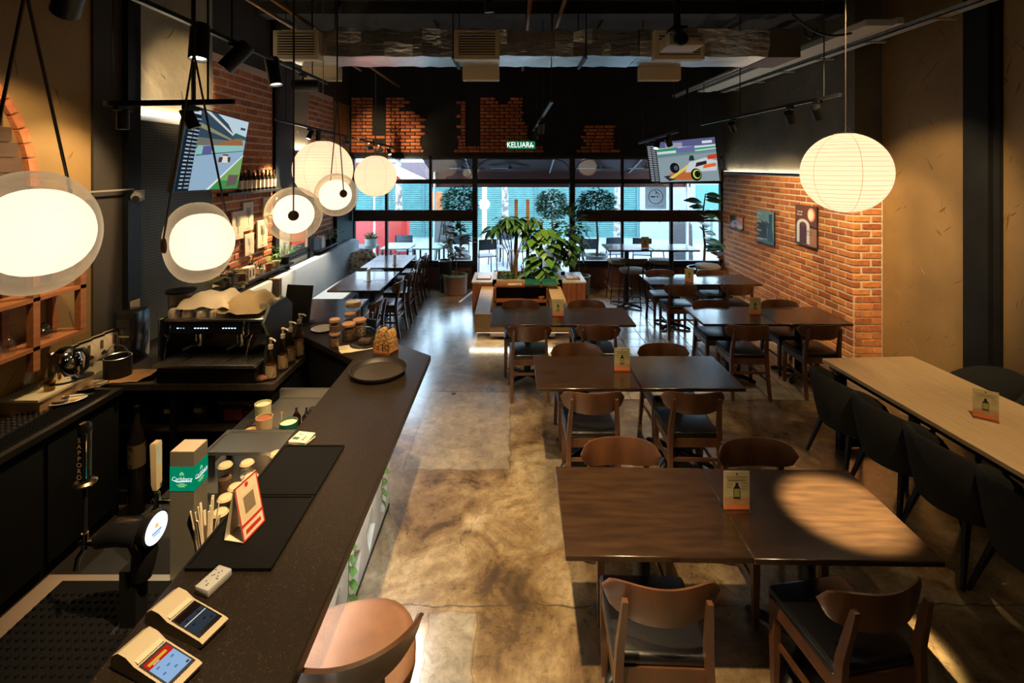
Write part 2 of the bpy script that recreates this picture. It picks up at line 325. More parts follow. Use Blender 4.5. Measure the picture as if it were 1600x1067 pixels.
# walls
PL = pm('trowel_plaster', (.33, .205, .078), .5, metal=.2, var=(1.6, (.24, .148, .056), (1, 1, 1), .3, .7), bump=(6, .35))
def scratch(m):                                     # short trowel ridges on the plaster
    nt = m.node_tree; N = nt.nodes; L = nt.links; b = N['Principled BSDF']; tc = N.new('ShaderNodeTexCoord')
    old = b.inputs['Normal'].links[0].from_node
    outs = []
    for k, (ang, seed) in enumerate(((38, 0), (-52, 7), (75, 13))):
        mp = N.new('ShaderNodeMapping'); mp.inputs['Rotation'].default_value = (R(ang), 0, 0); mp.inputs['Location'].default_value = (seed, seed, 0); mp.inputs['Scale'].default_value = (2, 1, 1)
        L.new(tc.outputs['Object'], mp.inputs[0]); m2 = N.new('ShaderNodeMapping'); m2.inputs['Scale'].default_value = (1, 3.2, 34); L.new(mp.outputs[0], m2.inputs[0])
        n = N.new('ShaderNodeTexNoise'); n.inputs['Scale'].default_value = 1.0; n.inputs['Detail'].default_value = 1; n.inputs['Distortion'].default_value = .6; L.new(m2.outputs[0], n.inputs[0])
        r = N.new('ShaderNodeValToRGB'); r.color_ramp.elements[0].position = .735; r.color_ramp.elements[1].position = .78; L.new(n.outputs[0], r.inputs[0]); outs.append(r.outputs[0])
    mx = outs[0]
    for o_ in outs[1:]:
        q = N.new('ShaderNodeMath'); q.operation = 'MAXIMUM'; L.new(mx, q.inputs[0]); L.new(o_, q.inputs[1]); mx = q.outputs[0]
    bp = N.new('ShaderNodeBump'); bp.inputs['Strength'].default_value = .7; bp.inputs['Distance'].default_value = .02; L.new(mx, bp.inputs['Height']); L.new(old.outputs[0], bp.inputs['Normal']); L.new(bp.outputs[0], b.inputs['Normal'])
    src = b.inputs['Base Color'].links[0].from_socket; x = N.new('ShaderNodeMix'); x.data_type = 'RGBA'; x.blend_type = 'MULTIPLY'; L.new(src, x.inputs[6]); x.inputs[7].default_value = (.35, .3, .25, 1)
    h = N.new('ShaderNodeMath'); h.operation = 'MULTIPLY'; h.inputs[1].default_value = .7; L.new(mx, h.inputs[0]); L.new(h.outputs[0], x.inputs[0]); L.new(x.outputs[2], b.inputs['Base Color'])
scratch(PL)
DARKW = pm('dark_brown_paint', (.045, .035, .024), .7, var=(2, (.03, .024, .018)))
wl = struct(MB().box(XL-.2, XL, -1.4, YW+.1, 0, ZC).build('wall_left', DARKW))
wb = struct(MB().box(XL-.2, XP+.2, -1.5, -1.3, 0, ZC).build('wall_rear', BLKP))
# --- right: brick section, return, plaster
COUR, BL = .0915, .28
wr = struct(MB().box(XR, XP+.3, 6.12, YW+.1, 0, 2.36).box(XP, XP+.2, -1.4, 6.12, 0, ZC).build('wall_right', [MORTAR]))
PLG = pm('grey_plaster', (.20, .165, .105), .42, metal=.35, var=(1.6, (.14, .115, .075)), bump=(5, .4)); scratch(PLG)
MB().box(XR+.02, XP+.3, 6.13, YW+.1, 2.36, ZC).build('upper_plaster', PLG, wr)
MB().box(XP-.012, XP, 4.92, 6.10, 0, ZC).build('plaster_panel', PL, wr)
MB().box(XP-.012, XP, 2.0, 4.66, 0, ZC).build('plaster_panel', PL, wr)
MB().box(XP-.10, XP, 4.66, 4.92, 0, ZC).box(XP-.05, XP, 4.60, 4.66, 0, ZC).build('dark_column', BLKP, wr)
MB().box(XR-.035, XR+.03, 6.09, YW, 2.345, 2.375).build('ledge', BLK, wr)
def brick_mesh(l, h, t, mat):
    return MB().rbox(-l/2, l/2, -t/2, t/2, -h/2, h/2, .005, 1).mesh('brick', mat, True, 30)
bmL = brick_mesh(BL-.022, COUR-.025, .05, BRICK); bmH = brick_mesh(BL/2-.022, COUR-.025, .05, BRICK)
rest = MB(); spots = []
for j in range(25):
    z = .035+COUR*(j+.5); off = (j % 2)*BL/2
    y = 6.12+off
    if off: spots.append((6.12+BL/4, z, bmH))
    while y < YW-.05:
        spots.append((min(y+BL/2, YW-.12), z, bmL)); y += BL
    MB
spots.sort(key=lambda s: s[0]-(.8 if .8 < s[1] < 2.4 else 0))
for n, (y, z, me) in enumerate(spots):
    if n < 262: link('brick', me, wr, (XR+.014+random.uniform(-.004, .003), y, z), (0, 0, R(90)))
    else: rest.rbox(-BL/2+.011, BL/2-.011, -.025, .025, -COUR/2+.0125, COUR/2-.0125, .005, 1, Matrix.Translation((XR+.014+random.uniform(-.003, .002), y, z)) @ Matrix.Rotation(R(90), 4, 'Z'))
if rest.v: rest.build('far_bricks', BRICK, wr)['kind'] = 'stuff'
for j in range(25):                                 # the end facing the camera
    z = .035+COUR*(j+.5); a = .22 if j % 2 else .10
    ma = MB().rbox(0, a-.018, 0, .05, -COUR/2+.0125, COUR/2-.0125, .005, 1).mesh('brick', BRICK, True, 30) if j < 2 else ma2[j % 2][0]
    mb_ = MB().rbox(0, .34-a-.006, 0, .05, -COUR/2+.0125, COUR/2-.0125, .005, 1).mesh('brick', BRICK, True, 30) if j < 2 else ma2[j % 2][1]
    if j == 0: ma2 = [None, None]
    if j < 2: ma2[j] = (ma, mb_)
    if z > .9:
        link('brick', ma, wr, (XR-.008, 6.108, z)); link('brick', mb_, wr, (XR+.004+a, 6.108, z))
    elif j == 0: low = MB()
    if z <= .9:
        low.rbox(XR+.01, XR+a, 6.108, 6.15, z-COUR/2+.008, z+COUR/2-.008, .005, 1); low.rbox(XR+.01+a, XR+.345, 6.108, 6.15, z-COUR/2+.008, z+COUR/2-.008, .005, 1)
low.build('low_bricks', BRICK, wr)['kind'] = 'stuff'
# --- left: brick bays, plaster panels, dark columns, arch
CL, BLL = .0885, .27
for (y0, y1) in ((5.36, 6.70), (7.88, 8.98)):
    MB().box(XL, XL+.018, y0, y1, .9, 3.75).build('mortar_bed', pm('mortar_brown', (.56, .42, .30), .9), wl)
    bl_ = brick_mesh(BLL-.020, CL-.022, .04, BRICKD); bs_ = brick_mesh(BLL/2-.020, CL-.022, .04, BRICKD)
    for j in range(32):
        z = .92+CL*(j+.5); y = y0+.004; k = 0
        if z > 3.70 or (1.06 < z < 1.16): continue
        while y < y1-.02:
            half = (k == 0 and j % 2) or (y+BLL > y1+.02)
            ln = BLL/2 if half else BLL
            if y+ln > y1+.02: break
            link('brick', bs_ if half else bl_, wl, (XL+.006+random.uniform(-.003, .003), y+ln/2, z), (0, 0, R(90))); y += ln; k += 1
PLB = pm('pale_plaster', (.36, .31, .22), .38, metal=.3, var=(1.6, (.27, .23, .16)), bump=(5, .5)); scratch(PLB)
MB().box(XL, XL+.03, 4.22, 5.34, 2.93, ZC).build('plaster_panel', PLB, wl)
MB().box(XL, XL+.03, 7.25, 7.86, 2.75, ZC).build('plaster_panel', PLB, wl)
MB().box(XL, XL+.02, 9.05, YW-.02, 2.75, 3.7).build('plaster_panel', PL, wl)
MB().box(XL, XL+.03, 2.0, 3.80, 0, ZC).build('plaster_panel', PL, wl)
# arch ring of bricks in the plaster with boarded inside
ay, az, ar = 2.34, 2.35, 1.0
inner = [(ay+(ar-.06)*math.cos(a), az+(ar-.06)*math.sin(a)) for a in [R(k*6) for k in range(0, 31)]]
poly = [(ay-(ar-.06), 1.75), (ay+(ar-.06), 1.75)]+inner
bd = MB()
for k in range(16):
    z0 = 1.75+k*.10
    if z0 > az+ar-.1: break
    half = (ar-.065) if z0+.1 < az else math.sqrt(max(.01, (ar-.065)**2-(z0+.1-az)**2))
    MB().box(XL+.03, XL+.045, ay-half, ay+half, z0+.003, z0+.097).build('plank', pm('arch_board', (.07, .035, .016), .6, var=(8, (.045, .022, .011), (1, .5, 6))), wl)
for k in range(30):
    a0, a1 = R(6*k+.4), R(6*k+5.6)
    pl = [(ay+r*math.cos(a), az+r*math.sin(a)) for r, a in ((ar-.055, a0), (ar+.005, a0), (ar+.005, a1), (ar-.055, a1))]
    MB().prism(pl, 0, .05, Matrix(((0, 0, 1, XL+.02), (1, 0, 0, 0), (0, 1, 0, 0), (0, 0, 0, 1)))).build('arch_brick', BRICKD, wl)
# dark columns and mesh panels
def mesh_mat():
    m = pm('perforated_mesh', (.075, .066, .048), .55, .5)
    nt = m.node_tree; N = nt.nodes; L = nt.links; b = N['Principled BSDF']; g = N.new('ShaderNodeNewGeometry')
    mp = N.new('ShaderNodeMapping'); mp.inputs['Rotation'].default_value = (R(45), 0, 0); L.new(g.outputs['Position'], mp.inputs[0])
    v = N.new('ShaderNodeTexChecker'); v.inputs['Scale'].default_value = 55; L.new(mp.outputs[0], v.inputs[0])
    v.inputs[1].default_value = (.11, .10, .07, 1); v.inputs[2].default_value = (.035, .032, .024, 1); L.new(v.outputs[0], b.inputs['Base Color'])
    return m
MESH = mesh_mat()
MB().box(XL, XL+.05, 3.80, 4.12, 0, ZC).build('dark_column', DARKW, wl)
MB().box(XL, XL+.10, 4.08, 4.22, 0, ZC).build('dark_column', BLK, wl)
MB().box(XL, XL+.02, 4.22, 5.34, .9, 2.93).build('mesh_panel', MESH, wl)
MB().box(XL, XL+.035, 4.22, 5.36, 2.90, 2.945).build('trim_strip', WHITE, wl)
MB().box(XL, XL+.06, 6.70, 7.25, 2.0, ZC).build('dark_column', DARKW, wl)
MB().box(XL, XL+.07, 6.70, 6.80, .9, ZC).build('dark_column', BLK, wl)
MB().box(XL, XL+.05, 6.80, 7.86, 1.6, 2.72).build('mesh_panel', MESH, wl)
MB().box(XL, XL+.045, 7.22, 7.87, 2.68, 2.74).build('trim_strip', WHITE, wl)
MB().box(XL, XL+.09, 8.98, YW, .9, 2.75).build('dark_column', BLK, wl)
MB().box(XL, XL+.10, 7.78, 7.90, .9, 2.72).build('dark_column', BLK, wl)
COVE = em((1, .93, .78), 3)
MB().box(XL+.035, XL+.06, 4.24, 5.33, 2.945, 2.955).build('light_strip', COVE, wl); MB().box(XL+.045, XL+.07, 7.26, 7.86, 2.74, 2.75).build('light_strip', COVE, wl)
MB().box(XR-.03, XR-.01, 6.2, YW-.1, 2.375, 2.385).build('light_strip', COVE, wr)
lamp_area((XL+.055, 4.78, 2.962), (R(180), R(-8), 0), .03, 1.05, 9, (1, .86, .62)); lamp_area((XL+.06, 7.56, 2.757), (R(180), R(-8), 0), .03, .55, 5, (1, .88, .66)); lamp_area((XR-.02, 8.0, 2.392), (R(180), R(8), 0), .03, 3.5, 10, (1, .92, .76))
# --- window wall: black fascia with broken-away brick patches
wf = struct(MB().box(XL-.2, XR+.4, YW, YW+.22, 2.68, ZC).build('wall_front', BLKP))
zrow = lambda v: EYE+(CV-v)*YW/F
xcol = lambda u: (u-CU)*YW/F
rows = 16; pv = 5.42
P2 = [634, 642, 634, 626, 650, 658, 667, 659, 667, 660, 667, 660, 659, 659, 661, 664]
P3 = [None, 713, 720, 720, 720, 713, 720, 720, 713, 720, 720, 714, 716, 716, 715, 709]
P4 = [775, 780, 818, 817, 819, 817, 818, 822, 826, 826, 825, 826, 830, 832, 850, 851]
P5l = [913, 911, 915, 907, 911, 915, 907, 900]; P5r = [964, 960, 960, 960, 961, 960, 960, 970]
ext = []
for i in range(rows):
    v = 152+pv*(i+.5)
    ext.append((v, 549, 603 if i >= 11 and i not in (13, 12) else 583)); ext.append((v, 603, P2[i]))
    if P3[i]: ext.append((v, P3[i], 750 if i >= 14 else 728))
    if i < 2: ext.append((v, 750, P4[i])); ext.append((v, 797-4*i, 818))
    else: ext.append((v, 750, P4[i]))
    if i >= 8: ext.append((v, P5l[i-8], P5r[i-8]))
bcache = {}
FB = pm('brick_patch', (.42, .125, .04), .8, var=(16, (.30, .08, .03)), bump=(40, .4), rnd=.3)
for i, (v, u0, u1) in enumerate(ext):
    u = u0; k = int(round((v-152)/pv-.5)); first = True
    while u < u1-3:
        ln = 15.4 if not (first and k % 2) else 7.7
        e = min(u+ln, u1); 
        if u1-e < 3.5: e = u1
        w = round((e-u-1.5)*YW/F, 3); last = e >= u1-.01 and u1 not in (583, 603, 728, 750)
        key = (w, last)
        if key not in bcache:
            h = pv*YW/F*.365
            if last: bcache[key] = MB().prism([(-w/2, -h), (w/2-.04, -h), (w/2, h*.1), (w/2-.035, h), (-w/2, h)], -.012, .03, Matrix(((1, 0, 0, 0), (0, 0, -1, 0), (0, 1, 0, 0), (0, 0, 0, 1)))).mesh('brick', FB)
            else: bcache[key] = MB().rbox(-w/2, w/2, -.03, .012, -h, h, .004, 1).mesh('brick', FB)
        link('brick', bcache[key], wf, (xcol((u+e)/2), YW-.002, zrow(v))); u = e; first = False
# sill wall with panels
z_s = .50
for n, (x0, x1) in enumerate(((XL, xcol(742)), (xcol(893), XR+.1))):
    q = struct(MB().box(x0, x1, YW, YW+.18, 0, z_s-.06).build('wall_sill', pm('sill_wood', (.13, .045, .025), .5, var=(6, (.09, .03, .018)))), None)
    q.name = 'wall_sill_left' if n == 0 else 'wall_sill_right'
    k = int((x1-x0)/.62)
    for i in range(k):
        a = x0+.05+i*(x1-x0-.1)/k; b_ = a+(x1-x0-.1)/k-.08
        MB().box(a, b_, YW-.012, YW, .07, .40).box(a+.05, b_-.05, YW-.02, YW-.01, .12, .35).build('panel', pm('sill_wood', (0, 0, 0)), q)
    MB().box(x0, x1, YW-.04, YW+.2, z_s-.06, z_s).build('sill_cap', BLK, q)
# window frames
TR0, TR1, HEAD = EYE-(287-CV)*YW/F, EYE-(280-CV)*YW/F, 2.68
def window(n, us, glazed_low=True):
    x0, x1 = xcol(us[0]), xcol(us[-1]); r_ = bpy.data.objects.new('window_%d' % n, None); C.objects.link(r_); r_.location = ((x0+x1)/2, YW+.06, 0); r_['kind'] = 'structure'
    cx = (x0+x1)/2
    fr = MB(); zlow = z_s if glazed_low else 0
    for k, u in enumerate(us):
        w = .035 if k in (0, len(us)-1) else .024
        fr.box(xcol(u)-cx-w, xcol(u)-cx+w, -.05, .05, zlow, HEAD)
    fr.box(x0-cx, x1-cx, -.05, .05, TR0, TR1).box(x0-cx, x1-cx, -.05, .05, HEAD-.05, HEAD+.02)
    if glazed_low: fr.box(x0-cx, x1-cx, -.05, .05, z_s-.01, z_s+.05)
    fr.build('window_frame', BLK, r_)
    for a, b_ in zip(us, us[1:]):
        MB().box(xcol(a)-cx+.02, xcol(b_)-cx-.02, -.006, .006, TR1, HEAD-.04).build('pane', PANE, r_)
        if glazed_low: MB().box(xcol(a)-cx+.02, xcol(b_)-cx-.02, -.006, .006, z_s+.04, TR0).build('pane', PANE, r_)
    ar_ = MB(); hw = (x1-x0)/2-.03; rr = .30                  # rounded corner rods in the transom light
    pts = [(-hw, -.03, TR1)]+[(-hw+rr-rr*math.cos(t), -.03, HEAD-.06-rr+rr*math.sin(t)) for t in [R(10*k) for k in range(0, 10)]]
    pts2 = [(-p[0], p[1], p[2]) for p in reversed(pts)]
    ar_.tube(pts+pts2, .009, 6); ar_.build('arched_rod', BLK, r_)
    return r_
window(1, [551, 603, 672, 742]); window(2, [742, 893], False); window(3, [896, 973, 1050, 1129])
struct(MB().box(-.05, .05, YW-.02, YW+.14, 0, HEAD).build('door_post_left', BLK, loc=(xcol(742), 0, 0))); struct(MB().box(-.05, .05, YW-.02, YW+.14, 0, HEAD).build('door_post_right', BLK, loc=(xcol(894), 0, 0)))
bpy.data.objects['door_post_left'].name = 'trim_1'; bpy.data.objects['door_post_right'].name = 'trim_2'
# woven roller blinds across the panes
BLIND = pm('woven_blind', (.055, .026, .014), .7, var=(10, (.028, .014, .009), (.3, 1, 14)))
for (u0, u1, v0, v1, lab) in ((553, 739, 328, 345, 'dark woven roll blind across the window left of the doorway'), (900, 1128, 328, 346, 'dark woven roll blind across the window right of the doorway')):
    t = thing('roll_blind', lab, 'blind', (xcol((u0+u1)/2), YW-.045, 0), 0, None)
    hw = (xcol(u1)-xcol(u0))/2; za, zb = zrow(v1), zrow(v0)
    n = 9
    for k in range(n):
        z = za+(zb-za)*(k+.5)/n
        MB().rbox(-hw, hw, -.010+.004*(k % 2), .004, z-.0135, z+.0135, .003, 1).build('slat', BLIND, t)
    for k in range(8): MB().box(-hw+.1+k*(2*hw-.2)/7-.006, -hw+.1+k*(2*hw-.2)/7+.006, -.014, .006, za-.01, zb+.01).build('cord', BLK, t)
# ------------------------------------------------------------------ ducts, pipes and other things under the ceiling
dx0, dx1, dy0, dy1, dz0, dz1 = -2.46, 2.72, 5.14, 5.70, 3.65, 3.93
t = thing('air_duct', 'long foil wrapped rectangular air duct under the ceiling', 'duct', (0, 0, 0))
def crumple(x0, x1, nx):
    rnd = random.Random(int(x0*100)); rs = []
    for i in range(nx+1):
        x = x0+(x1-x0)*i/nx; q = lambda s=.026: rnd.uniform(-s, s)
        rs.append([(x, dy0+q(), dz0+q(.008)), (x, dy0+.18+q(), dz0+q(.006)), (x, dy1-.18+q(), dz0+q(.006)), (x, dy1+q(), dz0+q(.008)), (x, dy1, dz1+q(.01)), (x, (dy0+dy1)/2, dz1+q()), (x, dy0+q(), dz1+q()), (x, dy0+q(), (dz0+dz1)/2+q())])
    return MB().rings(rs)
xs = [dx0+.02, -1.35, -.45, .45, 1.35, dx1]
for a, b_ in zip(xs, xs[1:]): crumple(a, b_-.004, 9).build('foil_section', FOIL, t, smooth=True, ang=9)
for x in (-.62, .78): MB().box(x-.018, x+.018, dy0-.03, dy1+.03, dz0-.025, dz0-.015).box(x-.006, x+.006, dy0-.03, dy0-.02, dz0-.02, ZC).box(x-.006, x+.006, dy1+.02, dy1+.03, dz0-.02, ZC).build('hanger', BLK, t)
VENT = pm('vent_beige', (.50, .42, .28), .5); SLOT = pm('vent_dark', (.02, .017, .012), .8)
for (uc, lab) in ((745, 'middle'), (1062, 'right'), (462, 'left')):
    x = (uc-CU)*5.05/F; w = .235 if lab != 'right' else .26
    b_ = MB().box(x-w, x+w, dy0-.09, dy0+.02, 3.60, 3.90).build('grille_box', VENT, t)
    MB().box(x-w+.045, x+w-.045, dy0-.094, dy0-.088, 3.645, 3.86).build('grille_back', SLOT, b_)
    for k in range(8): MB().box(x-w+.04, x+w-.04, dy0-.108, dy0-.092, 3.655+k*.027, 3.665+k*.027).build('slat', VENT, b_)
    MB().box(x-w+.02, x+w-.02, dy1, dy1+.12, 3.50, 3.66).build('collar', pm('duct_board', (.42, .34, .23), .7), t)
b_ = MB().box(2.72, 3.05, 5.14, 5.70, 3.64, 3.94).build('plain_section', pm('duct_grey', (.07, .06, .045), .6), t)
# copper-coloured sprinkler pipes along the ceiling
COP = pm('pipe_copper', (.34, .17, .06), .4, .6)
for (x, z, y0, y1, lab) in ((-2.25, 4.06, 2.0, 9.7, 'copper sprinkler pipe running to the front left of the middle'), (-2.55, 4.10, 2.0, 8.2, 'copper sprinkler pipe nearest the left brick wall'),
                            (.18, 4.12, 2.0, 8.3, 'copper sprinkler pipe above the middle grille'), (.52, 4.12, 2.0, 7.8, 'copper sprinkler pipe just right of the middle grille')):
    t = thing('ceiling_pipe', lab, 'pipe', (x, 0, z)); MB().cyl((0, y0, 0), (0, y1, 0), .022, None, 10).build('pipe', COP, t)
    for y in (y0+1.5, y0+4.2): MB().box(-.006, .006, y-.006, y+.006, 0, ZC-z).build('hanger', BLK, t)
# right side: cable tray, white light trough, conduits
t = thing('cable_tray', 'pale perforated cable tray high along the right wall', 'cable tray', (4.15, 0, 3.93))
MB().box(-.05, .07, 1.5, 9.6, 0, .012).box(-.05, -.04, 1.5, 9.6, 0, .05).build('tray', pm('galvanised', (.50, .50, .44), .45, .4, var=(30, (.34, .34, .30))), t)
for k in range(9): MB().box(-.06, .16, 2.0+.9*k, 2.03+.9*k, -.02, 0).build('bracket', pm('galvanised', (0, 0, 0)), t)
t = thing('ceiling_trough', 'long pale boxed trough beside the duct on the right', 'ceiling trough', (3.45, 0, 3.82))
MB().box(-.10, .14, 4.6, 8.8, 0, .06).box(.2, .26, 4.6, 8.8, .02, .08).build('trough_body', pm('trough_grey', (.42, .43, .38), .5), t)
MB().box(-.3, -.28, 5.8, 9.4, -.02, .02).box(-.36, -.34, 5.8, 9.4, 0, .03).build('conduit', pm('galvanised', (0, 0, 0)), t)
# projector on a pole
t = thing('projector', 'white projector hanging on a black pole before the duct', 'projector', W(1072, 62, 4.05))
MB().rbox(-.15, .15, -.02, .26, -.05, .055, .012).build('projector_body', IVORY, t)
MB().rbox(-.02, .10, .0, .22, .055, .10, .012).build('top_hump', IVORY, t)
MB().lathe([(.058, 0), (.058, .03), (.045, .035), (.04, .01), (0, .006)], 20, M=Matrix.Translation((-.055, -.02, .0)) @ Matrix.Rotation(R(90), 4, 'X')).build('lens', BLK, t)
MB().box(.02, .12, -.022, -.019, .02, .028).box(.10, .13, -.022, -.019, -.012, -.004).build('printed_mark', BLK, t)
MB().cyl((-.035, .12, .1), (-.035, .12, ZC-t.location.z), .028, None, 12).build('pole', BLK, t)
MB().rbox(-.10, .03, .03, .21, .10, .13, .008).build('mount_plate', BLK, t)
# loose black cables drooping at the top right
for k, (u0, v0, u1, v1, dd, lab) in enumerate(((1235, 20, 1330, 52, 4.6, 'loose black cable sagging by the right ceiling trough, upper'), (1255, 45, 1277, 45, 5.2, 'small black cable loop under the right ceiling trough'))):
    p0, p1 = W(u0, v0, dd), W(u1, v1, dd); pts = [p0.lerp(p1, s/10)+Vector((0, 0, -.10*math.sin(math.pi*s/10))) for s in range(11)]
    tag(MB().tube(pts, .012, 6).build('cable', BLK), lab, 'cable')
# exit sign
t = thing('exit_sign', 'lit green exit sign reading KELUAR above the doorway', 'exit sign', (xcol(815), YW-.10, zrow(227)))
MB().rbox(-.27, .27, -.02, .03, -.075, .075, .008).build('sign_box', pm('sign_green', (.01, .10, .045), .4, emit=((.02, .28, .12), .6)), t)
q = MB(); text_mb(q, 'KELUAR', .155, frame((-.07, -.0215, 0), (1, 0, 0), (0, 0, 1)), sx=.82)
q.prism([(.155, -.045), (.175, -.045), (.19, .0), (.205, .055), (.19, .055), (.17, .0)], -.001, .001, frame((0, -.0215, 0), (1, 0, 0), (0, 0, 1))); q.box(.20, .235, -.0225, -.0205, -.045, 0)
q.build('lettering', em((.9, 1, .95), 1.6), t, smooth=False); MB().cyl((-.2, 0, .07), (-.2, 0, .3), .006).cyl((.2, 0, .07), (.2, 0, .3), .006).build('hanger', BLK, t)
# ------------------------------------------------------------------ lamps
def spot_can(name, label, track_pt, aim, power, L=.15, r=.042, on=True, ang=55, drop=.12, col=(1, .70, .36), group=None):
    """cylindrical track spotlight: adapter, stem, can, lens; the beam leaves the can's mouth"""
    p = Vector(track_pt); t = thing(name, label, 'spotlight', p, 0, group)
    c = Vector((0, 0, -drop)); d = (Vector(aim)-(p+c)).normalized()
    MB().rbox(-.02, .02, -.055, .055, -.03, 0, .004, 1).build('adapter', BLK, t); MB().cyl((0, 0, -.03), c, .011, None, 8).build('stem', BLK, t)
    rot = d.to_track_quat('Z', 'Y').to_matrix().to_4x4(); M = Matrix.Translation(c) @ rot
    MB().lathe([(0, -L*.6), (r*.96, -L*.6), (r, -L*.55), (r, L*.4), (r*.9, L*.4), (r*.86, L*.3), (0, L*.3)], 20, M=M).build('can', BLK, t)
    MB().lathe([(0, L*.335), (r*.84, L*.33)], 20, M=M).build('lens', em((1, .85, .6), 9 if on else .02), t)
    if on and power: lamp_spot(p+c+d*(L*.42), aim, power, ang, col)
    return t
def track(name, label, p0, p1, hang=()):
    p0, p1 = Vector(p0), Vector(p1); t = thing(name, label, 'track', p0); d = p1-p0
    M = frame((0, 0, 0), d, (0, 0, 1)); MB().box(0, d.length, -.018, .018, -.0, .03, M @ Matrix.Rotation(R(90), 4, 'X') if False else frame((0, 0, 0), d, Vector((0, 0, 1)).cross(d))).build('rail', BLK, t)
    for s in hang:
        q = d*s; MB().cyl((q.x, q.y, q.z+.03), (q.x, q.y, ZC-p0.z), .006, None, 6).build('hanger', BLK, t)
    return t
WARM = (1, .66, .30)
A0 = Vector((-2.2, 1.4, 3.46)); A1 = Vector((-2.2, 5.8, 3.46))
track('lighting_track', 'black lighting track running above the bar on the left', A0, A1, (.2, .55, .9))
for y, aim, pw, lab, on in ((2.42, (-3.3, 3.2, 2.3), 24, 'large black spotlight at the top left corner above the arch', True), (3.42, (-2.05, 2.95, 1.0), 22, 'bright lit spotlight hanging left above the bar', True),
                        (3.85, (-3.3, 3.4, 1.9), 30, 'black spotlight turned to the left beside the bright one', True), (4.50, (-1.7, 4.3, 1.0), 24, 'black spotlight aimed down right above the coffee machine', True),
                        (5.12, (-3.3, 4.9, 3.3), 10, 'black spotlight tilted level at the far end of the bar track', True)):
    spot_can('track_spotlight', lab, (-2.2, y, 3.46), aim, pw, .26, .062, on, 60)
track('lighting_track', 'thin black lighting track along the left brick wall', W(430, 188, 6.0), W(552, 217, 8.5), (.1, .9))
track('lighting_track', 'short black lighting track reaching over the far left lantern', W(560, 219, 8.62), W(617, 232, 9.7), (.1, .9))
for (u, v, d, aim, pw, lab) in ((484, 201, 6.9, (-3.28, 6.1, 1.35), 130, 'black spotlight pointing down at the left brick wall'), (497, 204, 7.15, (-3.0, 7.3, .6), 90, 'tilted black spotlight beside the big left lantern'), (541, 214, 8.25, (-2.6, 9.9, 2.9), 22, 'black spotlight lighting the far left brick patch'),
                             (578, 223, 8.95, (-2.2, 9.88, 2.9), 4, 'first black spotlight over the small left lantern'), (593, 226.5, 9.25, (-1.6, 9.88, 3.0), 3, 'second black spotlight over the small left lantern'), (608, 230, 9.5, (-1.2, 8.2, 0), 6, 'third black spotlight over the small left lantern')):
    spot_can('track_spotlight', lab, W(u, v, d), aim, pw, .14, .035, True, 60, .10, (1, .90, .76) if pw == 90 else (1, .70, .36))
track('lighting_track', 'black lighting track above the planter in the middle', (.42, 5.1, 3.16), (.42, 9.5, 3.16), (.02, .35, .7))
spot_can('track_spotlight', 'lit black spotlight above the planter in the middle', (.42, 7.0, 3.16), (.45, 8.7, .5), 60, .17, .045, True, 60, .14)
spot_can('track_spotlight', 'dark spotlight at the far end of the middle track', (.42, 8.6, 3.16), (.1, 8.8, .6), 10, .15, .04, True, 60, .14)
q0, q1 = W(999, 225, 7.0), W(1060, 207, 6.0)
track('lighting_track', 'short black lighting track in front of the right television', q0, q1, (.1, .9))
spot_can('track_spotlight', 'left black spotlight in front of the right television', q0.lerp(q1, .48), (1.2, 5.6, .7), 30, .12, .04, True, 55, .09)
spot_can('track_spotlight', 'right black spotlight in front of the right television', q0.lerp(q1, .78), (3.2, 7.4, .7), 10, .12, .04, True, 55, .09)
track('lighting_track', 'black lighting track along the brick wall on the right', (3.0, 4.45, 3.13), (3.0, 7.7, 3.13), (.07, .6, .97))
spot_can('track_spotlight', 'right black spotlight lighting the plaster above the brick wall', (3.0, 4.78, 3.13), (4.28, 5.9, 1.5), 26, .14, .045, True, 62, .12)
spot_can('track_spotlight', 'middle black spotlight on the brick wall track', (3.0, 5.25, 3.13), (4.28, 6.7, 1.5), 34, .14, .045, True, 64, .12)
spot_can('track_spotlight', 'far black spotlight on the brick wall track', (3.0, 6.6, 3.13), (4.28, 7.9, 1.5), 36, .14, .045, True, 64, .12)
b0, b1 = W(165, 166, 2.9), W(365, 163, 2.9)
track('lighting_track', 'short crosswise black rail in front of the left television', b0, b1, (.06, .8))
spot_can('track_spotlight', 'small downward spotlight with a pink glow beside the dark column', W(192, 166, 2.9), W(192, 700, 2.9), 4, .12, .032, True, 70, .09)
spot_can('track_spotlight', 'black spotlight silhouetted against the left television screen', W(298, 165, 2.9), (-1.2, 3.2, .9), 7, .12, .036, True, 70, .09)
